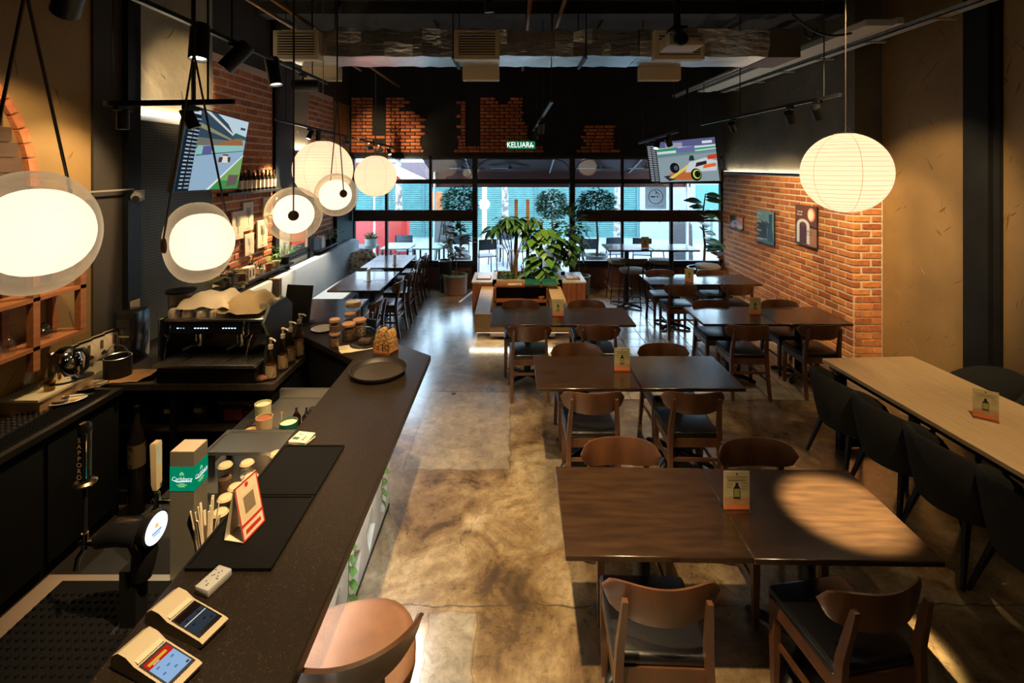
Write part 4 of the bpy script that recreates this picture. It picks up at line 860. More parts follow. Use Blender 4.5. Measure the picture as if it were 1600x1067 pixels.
MB().prism([(-1.16, .3), (-1.0, .3), (-1.0, 3.55), (-1.10, 3.72), (-1.50, 4.34), (-1.95, 4.34), (-1.95, 4.2), (-1.70, 4.14), (-1.16, 3.66)], 0, ZT-.045).build('counter_body', BLKP, BAR)
# breeze-block front: square concrete blocks pierced by slanting lozenges
CB = pm('breeze_concrete', (.56, .57, .56), .8, var=(6, (.46, .47, .47)), bump=(30, .25))
def breeze(flip):
    h, t = .149, .075; s = -1 if flip else 1
    hole_f = [(-.03*s, -.13), (.095*s, -.03), (.03*s, .13), (-.095*s, .03)]; hole_b = [(x*.7, y*.75) for x, y in hole_f]
    out = [(-h*s*0-h, -h), (h, -h), (h, h), (-h, h)]
    if flip: hole_f = [hole_f[0], hole_f[3], hole_f[2], hole_f[1]]; hole_b = [hole_b[0], hole_b[3], hole_b[2], hole_b[1]]
    o2 = [(0, -h), (h, -h), (h, 0), (h, h), (0, h), (-h, h), (-h, 0), (-h, -h)]
    vs = [(0, x, z) for x, z in o2]+[(0, x, z) for x, z in hole_f]+[(-t, x, z) for x, z in hole_b]+[(-t, x, z) for x, z in o2]
    # front: outer ring indices 0..7, hole 8..11 at bottom, right, top, left
    fs = [(0, 1, 2, 9, 8), (2, 3, 4, 10, 9), (4, 5, 6, 11, 10), (6, 7, 0, 8, 11)]
    fs += [(8, 9, 13, 12), (9, 10, 14, 13), (10, 11, 15, 14), (11, 8, 12, 15)]
    fs += [(i, 16+i, 16+(i+1) % 8, (i+1) % 8) for i in range(8)]
    return MB().add(vs, fs).mesh('breeze_block', CB, False)
bA, bB = breeze(False), breeze(True)
for i in range(11):
    for j in range(3):
        link('breeze_block', bA if (i+j) % 2 else bB, BAR, (-.905, 3.42-.30*i, .165+.30*j))
MB().box(-1.0, -.988, .3, 3.57, .0, 1.0).build('dark_backing', BLKP, BAR); MB().box(-.985, -.90, .3, 3.58, 0, .014).build('plinth_strip', BLK, BAR)
MB().box(-.98, -.905, 3.575, 3.60, 0, 1.0).build('end_cap', CB, BAR)
MB().box(-.73, -.71, .4, 3.6, ZT-.06, ZT-.046).build('light_strip', em((1, .95, .82), 4), BAR); lamp_area((-.72, 2.0, ZT-.062), (0, R(40), 0), .05, 3.2, 42, (1, .95, .84))
# trailing vines on the breeze blocks
def leaf_mesh(name, mat, l=1.0, w=.62, fold=.12, droop=.15, seg=4):
    vs = []; fs = []
    for i in range(seg+1):
        t_ = i/seg; ww = w*.5*math.sin(math.pi*min(1, t_**.8))*(1 if i < seg else 0)+(.0 if 0 < i < seg else .004); z = -droop*t_*t_
        vs += [(-ww, t_*l, z+fold*ww), (0, t_*l, z), (ww, t_*l, z+fold*ww)]
    for i in range(seg): a = 3*i; fs += [(a, a+1, a+4, a+3), (a+1, a+2, a+5, a+4)]
    return MB().add(vs, fs).mesh(name, mat, True, 80)
def place_leaf(me, parent, p, d, up, size):
    d = Vector(d).normalized(); x = d.cross(Vector(up)).normalized(); z = x.cross(d)
    o = bpy.data.objects.new('leaf', me); C.objects.link(o); o.parent = parent
    o.matrix_local = Matrix(((x.x*size, d.x*size, z.x*size, p[0]), (x.y*size, d.y*size, z.y*size, p[1]), (x.z*size, d.z*size, z.z*size, p[2]), (0, 0, 0, 1))); return o
def leaf_geo(mb, p, d, up, l, w):
    d = Vector(d).normalized(); x = d.cross(Vector(up)); x = x.normalized() if x.length > 1e-5 else Vector((1, 0, 0)); z = x.cross(d); p = Vector(p)
    a, b, c, e = p, p+d*l*.45+x*w*.5+z*w*.1, p+d*l-z*l*.12, p+d*l*.45-x*w*.5+z*w*.1
    mb.add([a, b, c, e], [(0, 1, 2), (0, 2, 3)])
VLEAF = leaf_mesh('leaf', pm('vine_green', (.06, .16, .035), .4, var=(4, (.13, .25, .07)), rnd=.3), 1, .75)
for (y, zt, zb, lab) in ((3.30, .92, .22, 'trailing green vine at the far end of the breeze block front'), (2.62, .92, .10, 'trailing green vine in the middle of the breeze block front'), (1.98, .80, .35, 'trailing green vine above the bar stool seat')):
    t = thing('trailing_vine', lab, 'vine', (-.885, y, 0)); rv = random.Random(int(y*100)); z = zt; k = 0; pts = [(0, 0, zt)]
    while z > zb:
        sd = 1 if k % 2 else -1
        place_leaf(VLEAF, t, (.004, .004*sd, z), (.7, .55*sd, -.5), (1, 0, .5), rv.uniform(.045, .075)); z -= rv.uniform(.028, .045); k += 1; pts.append((rv.uniform(0, .006), rv.uniform(-.008, .008), z))
    MB().tube(pts, .0025, 5).build('stem', pm('vine_stem', (.12, .2, .05), .6), t)
# ------------------------------------------------------------------ things on the counter
def onc(u, v, z=ZT): p = G(u, v, z); return (p.x, p.y, z)
for k, (y0, y1, lab) in enumerate(((2.125, 2.50, 'farther black rubber bar mat on the counter'), (1.735, 2.118, 'nearer black rubber bar mat on the counter'))):
    t = thing('bar_mat', lab, 'bar mat', (-1.015, (y0+y1)/2, ZT), 0, 'black bar mats'); h = (y1-y0)/2
    MB().rbox(-.155, .155, -h, h, 0, .008, .003, 1).build('mat_sheet', RUBBER, t); MB().box(-.155, -.147, -h, h, .008, .013).box(.147, .155, -h, h, .008, .013).box(-.147, .147, h-.008, h, .008, .013).box(-.147, .147, -h, -h+.008, .008, .013).build('raised_rim', RUBBER, t)
t = thing('round_tray', 'round dark brown serving tray near the counter tip', 'tray', onc(591, 583))
MB().lathe([(0, .006), (.165, .006), (.178, .012), (.192, .038), (.196, .038), (.197, .034), (.182, .006), (.17, 0), (0, 0)], 44).build('tray_dish', pm('tray_brown', (.016, .011, .008), .5), t); MB().lathe([(0, .0065), (.16, .0065)], 40).build('tray_lining', pm('tray_cork', (.026, .017, .011), .75, var=(20, (.02, .013, .009))), t)
# payment terminals
def terminal(label, c, rz, scr):
    t = thing('card_terminal', label, 'card terminal', c, rz)
    prof = [(-.125, 0), (.10, 0), (.118, .008), (.122, .020), (.11, .024), (-.03, .038), (-.065, .052), (-.10, .053), (-.126, .036), (-.132, .010)]
    MB().prism(prof, -.044, .044, frame((0, 0, 0), (0, -1, 0), (0, 0, 1)) @ Matrix.Identity(4)).build('housing', IVORY, t, ang=30)
    d = Vector((0, -.14, -.014)).normalized(); Mx = frame((0, .0, .0485), (1, 0, 0), -d) @ Matrix.Translation((0, -.042, .002))
    Mx = frame((0, -.040, .0325), (1, 0, 0), -d)
    MB().box(-.038, .038, -.062, .060, -.0008, .0008, Mx).build('screen_glass', pm('screen_black', (.006, .006, .007), .15), t)
    q = MB(); mats = []
    for i, (x0, x1, y0, y1, m) in enumerate(scr): q.mat(i).box(x0, x1, y0, y1, .0008+.0002*i, .0012+.0002*i, Mx); mats.append(m)
    q.build('screen_image', mats, t, smooth=False)
    MB().box(-.036, .036, .066, .085, .0005, .003, Mx).build('printer_lid', pm('ivory_dark', (.42, .37, .28), .4), t)
    return t
SB = em(rgb((150, 185, 225)), .9)
s1 = [(-.034, .034, -.052, .022, SB), (-.034, .034, .022, .05, em(rgb((215, 40, 25)), .8)), (-.028, .022, .031, .041, em(rgb((240, 190, 60)), .8)), (-.02, -.004, .025, .029, em(rgb((235, 215, 205)), .8))]
for (x, y) in ((-.02, .008), (-.002, -.008), (-.022, -.022), (.004, -.03), (.018, .005)): s1.append((x-.004, x+.004, y-.003, y+.003, em(rgb((110, 140, 185)), .7)))
s1.append((.022, .030, -.050, -.043, pr((12, 14, 20))))
G2 = em(rgb((52, 60, 70)), .8)
s2 = [(-.034, .034, -.045, .026, G2), (-.034, .034, .028, .052, em(rgb((42, 22, 16)), .7)), (-.034, .034, .004, .007, em(rgb((235, 225, 205)), .9))]
for (x, y) in ((-.02, .016), (.016, .014), (-.018, -.012), (.01, -.02), (.022, -.036)): s2.append((x-.004, x+.004, y-.003, y+.003, em(rgb((34, 40, 48)), .6)))
terminal('ivory card terminal with a bright red and blue screen', onc(246, 1046), R(70), s1); terminal('ivory card terminal with a dark grey screen', onc(293, 976), R(70), s2)
t = thing('small_box', 'small white plastic box beside the nearer bar mat', 'box', onc(334, 914), R(-18)); MB().rbox(-.030, .030, -.048, .048, 0, .028, .005, 2).build('box_body', pm('grey_white', (.30, .30, .31), .4), t); 
q = MB(); rv = random.Random(3)
for k in range(12): x, y = rv.uniform(-.02, .02), rv.uniform(-.038, .038); q.box(x-.002, x+.002, y-.002, y+.002, .028, .0285)
q.build('printed_dots', pr((40, 38, 40)), t, smooth=False)
t = thing('tape_roll', 'roll of yellowish tape at the bottom left corner', 'tape roll', (-1.40, 1.30, .845), R(20))
MB().lathe([(.030, -.013), (.052, -.013), (.052, .013), (.030, .013), (.030, -.013)], 28, M=Matrix.Translation((0, 0, .052)) @ Matrix.Rotation(R(75), 4, 'Y')).build('tape', pm('tape_yellow', (.42, .29, .11), .45), t); MB().lathe([(.026, -.013), (.030, -.013), (.030, .013), (.026, .013), (.026, -.013)], 28, M=Matrix.Translation((0, 0, .052)) @ Matrix.Rotation(R(75), 4, 'Y')).build('core', pm('card_brown', (.25, .17, .09), .8), t)
# a-frame sign with red border
t = thing('tent_sign', 'cream tent sign with red border on the bar mat', 'sign', (-1.05, 1.915, ZT+.013), R(80))
Mx = frame((0, -.042, 0), (1, 0, 0), (0, .21, 1)); MB().box(-.06, .06, 0, .205, -.002, 0, Mx).build('front_sheet', CERAM, t); MB().box(-.06, .06, 0, .205, -.002, 0, frame((0, .042, 0), (1, 0, 0), (0, -.20, 1))).build('rear_sheet', CERAM, t); MB().box(-.06, .06, -.042, .042, 0, .002).build('base_sheet', CERAM, t)
q = MB()
for a in ((-.06, -.055, 0, .205), (.055, .06, 0, .205), (-.06, .06, .199, .205), (-.06, .06, 0, .006), (-.055, .055, .050, .060), (-.04, .04, .02, .034)): q.box(a[0], a[1], a[2], a[3], 0, .001, Mx)
q.prism([(.009*math.cos(k*math.pi/6), .186+.009*math.sin(k*math.pi/6)) for k in range(12)], 0, .001, Mx); q.build('red_border', pr((170, 40, 30)), t, smooth=False)
MB().box(-.045, .045, .068, .165, 0, .0008, Mx).build('pale_square', pr((200, 182, 150)), t, smooth=False); MB().box(-.028, .028, .088, .150, .0008, .0014, Mx).build('grey_square', pr((120, 105, 85)), t, smooth=False)
# coaster stack
t = thing('coaster_stack', 'stack of printed paper coasters on the counter', 'coasters', onc(472, 688), R(-12))
for k in range(5):
    o = MB().rbox(-.048, .048, -.048, .048, .004*k, .004*k+.0036, .0015, 1).build('coaster', CERAM if k != 2 else pm('coaster_green', (.03, .10, .05), .6), t); o.rotation_euler = (0, 0, R((k*7) % 11-4))
q = MB(); q.box(-.04, -.005, -.03, -.008, .0196, .0202); q.build('green_print', pr((40, 70, 45)), t, smooth=False); q = MB(); q.box(.012, .03, -.028, -.022, .0196, .0202).box(.016, .024, -.03, .01, .0196, .0202).box(-.03, -.008, .015, .022, .0196, .0202); q.build('dark_print', pr((110, 85, 55)), t, smooth=False)
# ------------------------------------------------------------------ jars, cloche and bags at the far wing
CORK = pm('cork', (.50, .27, .14), .7, var=(30, (.38, .19, .10)))
def jar(name, label, c, r, h, fill, fillh, lid, lidh=.02, gl=GLASS, group=None):
    t = thing(name, label, 'jar', c, 0, group); MB().lathe([(0, .002), (r*.94, .002), (r, .01), (r, h*.85), (r*.86, h*.97), (r*.86, h)], 22).build('glass_body', gl, t)
    if fill: MB().lathe([(0, .006), (r*.9, .006), (r*.9, fillh), (r*.5, fillh+.008), (0, fillh+.004)], 18).build('contents', fill, t)
    if lid and 'cap_glass' in lid.name: MB().lathe([(r*.98, h), (r*1.0, h+.004), (r*.8, h+lidh), (r*.3, h+lidh+.004), (0, h+lidh+.004)], 22).build('lid', lid, t); MB().lathe([(r*.9, h-.003), (r*1.02, h-.002), (r*1.02, h+.004), (r*.9, h+.004)], 22).build('lid_ring', BRASS, t)
    elif lid: MB().lathe([(0, h), (r*.95, h), (r*.98, h+.004), (r*.98, h+lidh-.004), (r*.9, h+lidh), (0, h+lidh)], 22).build('lid', lid, t)
    return t
COOK = pm('cookies', (.20, .10, .045), .8, var=(30, (.09, .04, .02)), bump=(40, .8)); NUTS = pm('oat_bites', (.30, .17, .07), .8, var=(40, (.16, .08, .03)), bump=(60, .8))
p = onc(523, 541); jar('cookie_jar', 'cork lidded jar standing on another at the wing, lower one', p, .043, .095, COOK, .06, CORK); jar('cookie_jar', 'cork lidded jar stacked on top of the lower cork jar', (p[0], p[1], ZT+.116), .043, .085, COOK, .05, CORK)
p = onc(545, 528); jar('cookie_jar', 'cork lidded cookie jar behind the stacked pair', (p[0]-.03, p[1]+.12, ZT), .05, .155, COOK, .11, CORK)
p = onc(545, 530); jar('cookie_jar', 'squat cork lidded jar of cookies left of the glass cloche', p, .058, .115, COOK, .08, CORK, .022)
p = onc(562, 524); jar('cookie_jar', 'squat jar of nuts right behind the glass cloche', p, .058, .12, NUTS, .09, CORK, .022)
p = onc(552, 514); jar('glass_jar', 'tall clear jar with wide glass lid among the cookie jars', p, .065, .20, None, 0, None); MB().lathe([(0, .20), (.06, .20), (.066, .21), (.066, .235), (.06, .245), (0, .245)], 22).build('lid', pm('jar_lid', (.55, .45, .3), .4), bpy.data.objects['glass_jar'])
t = thing('glass_cloche', 'glass cloche with knob over a dark cake', 'cloche', onc(570, 538)); MB().lathe([(.105, .008), (.105, .05), (.097, .085), (.072, .118), (.035, .138), (0, .143)], 30).build('glass_dome', glass('cloche_glass', (.93, .93, .91), .02, 1.45, .04), t)
MB().ell((0, 0, .16), .02, 16, 10).build('knob', glass('cloche_glass'), t); MB().lathe([(0, 0), (.115, 0), (.118, .006), (0, .008)], 28).build('plate', BLK, t); MB().rbox(-.045, .045, -.04, .04, .01, .045, .01, 2).build('cake', pm('cake_dark', (.05, .03, .02), .7), t)
t = thing('kraft_paper', 'crinkled sheet of paper under the cloche', 'paper', onc(555, 544), R(25)); n = 7; vs = []; fs = []; rv = random.Random(5)
for i in range(n):
    for j in range(n): vs.append(((i/(n-1)-.5)*.24+rv.uniform(-.008, .008), (j/(n-1)-.5)*.16+rv.uniform(-.008, .008), .003+rv.random()*.003))
for i in range(n-1):
    for j in range(n-1): a = i*n+j; fs.append((a, a+n, a+n+1, a+1))
MB().add(vs, fs).build('sheet', pm('paper_beige', (.50, .41, .28), .8), t)
t = thing('bag_rack', 'wooden rack holding two bags of granola', 'rack', onc(603, 549), R(-22))
MB().box(-.075, .075, -.06, -.05, 0, .016).box(-.075, .075, .05, .06, 0, .016).box(-.075, -.065, -.06, .06, .008, .02).box(.065, .075, -.06, .06, .008, .02).build('rack_base', SHELFW, t)
for x in (-.07, -.025, .02, .068):
    MB().box(x-.003, x+.003, -.058, -.052, .01, .09).build('dowel', SHELFW, t); MB().box(x-.003, x+.003, .052, .058, .01, .09).build('dowel', SHELFW, t)
GRAN = pm('granola', (.42, .24, .07), .7, var=(45, (.22, .10, .03), (1, 1, 1), .4, .6), bump=(60, 1.0))
for x in (-.038, .036):
    b_ = MB().loft([(x, 0, .012, .030, .046), (x, 0, .05, .033, .048), (x, 0, .13, .030, .044), (x, .004, .165, .018, .042), (x, .004, .178, .003, .042)]).build('granola_bag', GRAN, t, ang=60); MB().box(x-.004, x+.004, -.04, .048, .176, .195).build('bag_top', glass('bag_film', (.9, .88, .82), .2), b_)
tag(MB().lathe([(0, .006), (.07, .006), (.10, .016), (.104, .014), (.075, 0), (0, 0)], 28).build('plate', pm('plate_grey', (.30, .28, .25), .3), loc=onc(505, 515)), 'grey shallow plate left of the cork jars', 'plate')
tag(MB().box(-.05, .05, -.006, .006, 0, .13).build('menu_stand', BLK, loc=onc(580, 522), rot=(0, 0, R(-20))), 'small black card stand behind the granola bags', 'card stand')
t = thing('menu_screen', 'black menu screen leaning behind the pump bottles', 'screen', (-1.97, 4.42, ZT), R(-8)); Mx = frame((0, 0, .012), (1, 0, 0), (0, .24, 1)); MB().rbox(-.13, .13, 0, .34, -.012, 0, .004, 1, Mx).build('panel', BLK, t); MB().box(-.12, .12, -.02, .12, 0, .012).build('foot', BLK, t); MB().box(.04, .065, .05, .056, 0, .0008, Mx).build('white_mark', pr((210, 205, 200)), t, smooth=False)
# ------------------------------------------------------------------ working station behind the counter
WS = thing('work_station', 'low stainless work station behind the bar counter', 'counter', (0, 0, 0))
MB().box(-1.92, -1.20, .6, 2.02, .765, .80).build('steel_top', STEEL, WS); MB().box(-1.72, -1.20, 2.55, 3.62, .745, .78).build('steel_top', STEEL, WS)
MB().box(-1.86, -1.20, .6, 3.58, 0, .745).build('cabinet_body', BLKP, WS); MB().box(-1.72, -1.20, 3.60, 3.63, .745, .84).build('upstand', STEEL, WS)
t = thing('drip_mat', 'black rubber service mat with pimples below the taps', 'mat', (-1.50, 1.36, .80)); MB().rbox(-.33, .29, -.72, .62, 0, .012, .004, 1).build('mat_sheet', RUBBER, t)
q = MB()
for i in range(20):
    for j in range(42): q.lathe([(.008, .012), (.006, .019), (0, .020)], 5, (-.315+.03*i, -.70+.0305*j, 0))
o = q.build('pimples', RUBBER, t); o['kind'] = 'stuff'
# draught towers
t = thing('beer_tower', 'square grey beer tower with a lit green panel', 'beer tower', (-1.405+.048, 2.045, .80))
GT = pm('tower_grey', (.17, .155, .13), .45, .3)
MB().box(-.049, .049, -.045, .045, 0, .36).build('tower_body', GT, t); MB().box(-.049, .049, -.045, .045, .46, .52).build('tower_cap', GT, t); MB().box(-.048, .048, -.044, .044, .5195, .5225).build('top_plate', pm('tower_top', (.46, .37, .27), .5), t)
MB().box(-.050, .050, -.046, .046, .36, .46).build('lit_panel', em(rgb((0, 135, 95)), .85), t)
WHT = em((.85, .95, 1), 1.1); GRN = em(rgb((150, 215, 130)), .9)
for (Mf, sc) in ((frame((0, -.0465, .41), (1, 0, 0), (0, 0, 1)), 1), (frame((.0505, 0, .41), (0, 1, 0), (0, 0, 1)), .95)):
    q = MB(); text_mb(q, 'Carlsberg', .0235*sc, Mf, sx=.92, shear=.2); q.prism([(-.040, -.004), (-.02, -.013), (.03, -.011), (.042, -.002), (.03, -.007), (-.02, -.009)], 0, .0006, Mf); q.build('logo_lettering', WHT, t, smooth=False)
    q = MB()
    for (x, y) in ((0, .026), (-.005, .021), (.005, .021)): q.prism([(x+.004*math.cos(k), y+.004*math.sin(k)) for k in [j*math.pi/4 for j in range(8)]], 0, .0005, Mf)
    q.box(-.010, .010, .0155, .0170, 0, .0005, Mf).box(-.011, .011, -.020, -.0175, 0, .0005, Mf).box(-.021, .021, -.026, -.0225, 0, .0005, Mf).box(-.013, .013, -.0325, -.0285, 0, .0005, Mf); q.build('logo_mark', GRN, t, smooth=False)
def faucet(t, o, handle_h, paddle, pmat, top=None):
    o = Vector(o); MB().cyl(o, o+Vector((-.055, 0, 0)), .013, .010, 12).cyl(o+Vector((-.05, 0, -.02)), o+Vector((-.05, 0, .04)), .011, None, 12).tube([o+Vector((-.05, 0, -.015)), o+Vector((-.066, -.01, -.045)), o+Vector((-.07, -.015, -.085))], .009, 10).ell(o+Vector((-.062, 0, .0)), .014, 12, 8).build('faucet', CHROME, t)
    MB().cyl(o+Vector((-.05, 0, .04)), o+Vector((-.05, 0, .065)), .006, None, 10).build('handle_rod', CHROME, t)
faucet(t, (-.085, 0, .285), .15, None, None); MB().cyl((-.049, 0, .285), (-.09, 0, .285), .010, None, 12).build('shank', CHROME, t); MB().ell((-.052, 0, .285), (.012, .022, .022), 14, 10).build('shank_collar', IVORY, t)
h_ = MB().loft([(-.135, 0, .340, .008, .014), (-.137, 0, .365, .011, .017), (-.140, 0, .530, .013, .018), (-.140, 0, .537, .011, .016)]).build('tap_handle', pm('handle_beige', (.50, .38, .24), .5), t); MB().box(-.1295, -.1265, -.012, .012, .375, .525).build('handle_inlay', pm('handle_blue', (.40, .50, .55), .4), h_)
t = thing('beer_tap', 'black beer tap with a tall handle lettered SAPPORO', 'beer tap', (-1.40, 1.80, .80))
MB().loft([(0, 0, 0, .05, .05), (0, 0, .012, .05, .05), (0, .0, .014, .03, .03), (-.0, 0, .22, .03, .03)]).build('tower_foot', BLK, t)
MB().tube([(.03, 0, .18), (.045, 0, .28), (.03, -.0, .345), (-.05, 0, .345), (-.13, 0, .31)], [.034, .045, .055, .048, .028], 18).build('tower_neck', pm('gloss_black', (.008, .008, .009), .2, coat=.5), t)
Mx = frame((.088, -.01, .365), (.08, 1, 0), (0, 0, 1)); MB().lathe([(0, -.03), (.052, -.03), (.060, 0), (.054, .004), (0, .004)], 30, M=Mx).build('medallion', pm('gloss_black', (0, 0, 0)), t); MB().lathe([(0, .0045), (.052, .0045)], 30, M=Mx).build('lit_lens', em((.82, .92, 1), 1.7), t)
q = MB(); q.prism([(.013*math.cos(k*2*math.pi/10)*(1 if k % 2 else .45), .010+.013*math.sin(k*2*math.pi/10)*(1 if k % 2 else .45)) for k in range(10)], .005, .0056, Mx); q.build('star_mark', em(rgb((240, 180, 90)), 1.2), t, smooth=False)
q = MB(); q.box(-.022, .022, -.016, -.008, .005, .0056, Mx).box(-.016, .016, -.024, -.019, .005, .0056, Mx); q.build('blue_mark', em(rgb((120, 160, 210)), 1.2), t, smooth=False)
faucet(t, (-.13, 0, .30), .1, None, None); MB().cyl((-.18, 0, .34), (-.18, 0, .53), .007, None, 10).build('handle_rod', BLK, t)
HZ = .52
h_ = MB().lathe([(0, 0), (.034, 0), (.037, .007), (.030, .015), (.018, .017), (.018, .025), (.0195, .03), (.020, .185), (.0215, .19), (.0215, .215), (.016, .226), (0, .228)], 16, (-.18, 0, HZ)).build('tap_handle', pm('gloss_black', (0, 0, 0)), t); MB().lathe([(.0345, .0005), (.0375, .0075), (.0305, .0155)], 24, (-.18, 0, HZ)).build('brass_flange', BRASS, h_); MB().box(-.165, -.162, -.017, -.014, HZ+.03, HZ+.185).build('silver_edge', CHROME, h_)
q = MB()
for k, ch in enumerate('SAPPORO'): text_mb(q, ch, .024, frame((-.183, -.0215, HZ+.172-.0225*k), (1, -.0, 0), (0, 0, 1)))
q.build('lettering', pm('letter_gold', (.62, .46, .22), .5), h_, smooth=False)
# syrup jars, straws and cups on the station
JL = pm('jar_cap_glass', (.42, .34, .21), .15, coat=.6); SPICE = pm('dried_fruit', (.16, .07, .03), .8, var=(40, (.07, .03, .015)))
JW = [(.052, x, y, k) for x, y, k in ((344, 780, 0), (352, 760, 1), (368, 752, 2), (380, 760, 3), (392, 738, 4), (386, 722, 5), (352, 730, 6), (432, 712, 7))]
names_ = ['front left', 'second', 'low', 'orange topped', 'back right', 'tall white filled', 'white labelled', 'far right, beside the coasters,']
for (r, u, v, k) in JW:
    p = W(u, v-34, [2.26, 2.36, 2.44, 2.34, 2.52, 2.58, 2.56, 2.66][k]); zt = .88
    x, y = p.x, p.y
    jar('spice_jar', ['nearest small lidded spice jar beside the paper straws', 'second small spice jar behind the paper straws', 'small spice jar in the middle of the jar cluster', 'small jar with orange fruit in the jar cluster', 'small spice jar at the right of the jar cluster', 'small jar with white filling in the jar cluster', 'small jar with a white tag on its lid', 'lidded jar beside the coaster stack'][k], (x, y, .745 if y < 2.55 else .78), .036, zt-.745, [SPICE, SPICE, NUTS, pm('orange_fruit', (.4, .14, .03), .7), SPICE, WHITE, SPICE, NUTS][k], .075, JL, .014, GLASS, 'spice jars behind the counter')
t = thing('straw_cup', 'cup of paper wrapped straws beside the beer tower', 'straws', (-1.265, 2.02, .80)); MB().lathe([(0, 0), (.032, 0), (.038, .10), (.036, .10), (.03, .004), (0, .004)], 18).build('cup', BLK, t); rv = random.Random(9)
for k in range(13): a = rv.uniform(0, 6.28); r0 = rv.uniform(0, .02); r1 = r0+rv.uniform(.01, .025); MB().box(-.005, .005, -.002, .002, 0, rv.uniform(.24, .29), frame((r0*math.cos(a), r0*math.sin(a), .01), (math.cos(a+1.3), math.sin(a+1.3), 0), Vector((math.cos(a)*r1, math.sin(a)*r1, .25)).cross(Vector((math.cos(a+1.3), math.sin(a+1.3), 0)))) if False else Matrix.Translation((r0*math.cos(a), r0*math.sin(a), .01)) @ Vector((math.cos(a)*r1, math.sin(a)*r1, .2)).to_track_quat('Z', 'Y').to_matrix().to_4x4()).build('straw', pm('straw_paper', (.62, .52, .38), .8), t)
t = thing('steel_tray', 'rectangular steel tray with rim behind the jars', 'tray', (-1.45, 2.78, .90)); MB().box(-.24, .24, -.09, .12, 0, .008).box(-.24, .24, -.10, -.09, 0, .018).box(-.24, .24, .12, .13, 0, .018).box(-.25, -.24, -.10, .13, 0, .018).box(.24, .25, -.10, .13, 0, .018).build('tray_pan', STEEL, t); [MB().box(x, x+.03, y, y+.03, -.12, 0).build('rack_leg', BLK, t) for x in (-.24, .21) for y in (-.09, .09)]
def cup(name, label, c, r, h, mat, fill=None, cat='cup'):
    t = thing(name, label, cat, c); MB().lathe([(0, 0), (r*.85, 0), (r*.9, .004), (r, h), (r*.94, h), (r*.84, .008), (0, .008)], 22).build('cup_body', mat, t)
    if fill: MB().lathe([(0, h*.9), (r*.93, h*.9)], 22).build('contents', fill, t)
    return t
ZS = .78
def ons(u, v): return onc(u, v, ZS)
cup('cream_container', 'cream coloured round container at the back of the station', ons(411, 660), .052, .13, pm('cream_pot', (.46, .44, .26), .5), pm('cream_fill', (.55, .52, .33), .6), 'container')
cup('beaker', 'beige plastic beaker with reddish inside', ons(413, 686), .050, .14, pm('beige_plastic', (.42, .29, .16), .5), pm('red_inside', (.26, .07, .03), .6), 'beaker')
cup('dark_cup', 'black cup with orange slice rim, front left of the beaker', ons(393, 690), .048, .08, BLK, pm('orange_slice', (.45, .25, .10), .6))
cup('napkin_cup', 'green glass cup holding folded napkins', ons(451, 696), .055, .15, pm('green_cup', (.012, .075, .055), .25, coat=.4), CERAM)
cup('clear_tumbler', 'small clear tumbler between beaker and green cup', ons(427, 692), .034, .08, GLASS, None, 'tumbler')
for k, (u, v, lab) in enumerate(((463, 668, 'small dark dropper bottle behind the green cup'), (479, 668, 'black dropper bottle with tall cap at the station'), (489, 662, 'black canister next to the dropper bottle'))):
    t = thing('dropper_bottle', lab, 'bottle', ons(u, v), 0); MB().lathe([(0, 0), (.026, 0), (.028, .006), (.028, .075), (.013, .095), (0, .095)], 16).build('bottle_body', pm('gloss_black', (0, 0, 0)) if k else DGLASS, t); MB().lathe([(0, .095), (.011, .095), (.011, .105), (.006, .112), (.008, .13), (0, .134)] if k < 2 else [(0, .095), (.027, .094), (.027, .104), (0, .106)], 12).build('cap', BLK, t)
t = thing('stirrer', 'crossed wooden stirrers in front of the green cup', 'stirrers', ons(433, 690)); MB().cyl((0, 0, 0), (.02, .03, .17), .003, None, 6).build('stick', OAK, t); MB().cyl((.03, 0, 0), (.012, .03, .17), .003, None, 6).build('stick', OAK, t)
# ------------------------------------------------------------------ back bar along the left wall
ZB = .90
BB = thing('back_counter', 'stainless back counter with black cabinets along the left wall', 'counter', (0, 0, 0))
MB().box(-3.28, -2.80, .3, 3.50, ZB-.04, ZB).build('steel_top', STEEL, BB); MB().box(-3.26, -2.83, .3, 3.50, 0, ZB-.04).build('cabinet_body', BLKP, BB)
for k in range(6): MB().box(-2.83, -2.815, .35+.52*k, .84+.52*k, .08, ZB-.08).build('cabinet_door', BLKP, BB)
EC = thing('coffee_counter', 'dark counter under the coffee machine with open shelf', 'counter', (0, 0, 0))
MB().box(-3.20, -1.74, 3.55, 4.10, ZB-.045, ZB).build('counter_top', pm('dark_counter', (.045, .036, .028), .35, var=(30, (.07, .055, .04))), EC)
MB().box(-3.15, -1.78, 3.60, 4.08, .53, .56).build('shelf', STEEL, EC); MB().box(-3.15, -1.78, 3.58, 4.08, 0, .10).build('plinth', BLKP, EC); MB().box(-3.15, -1.78, 4.05, 4.09, 0, ZB-.045).build('back_panel', BLKP, EC)
for x in (-3.17, -2.50, -1.79): MB().box(x-.02, x+.02, 3.58, 4.08, 0, ZB-.045).build('side_panel', BLKP, EC)
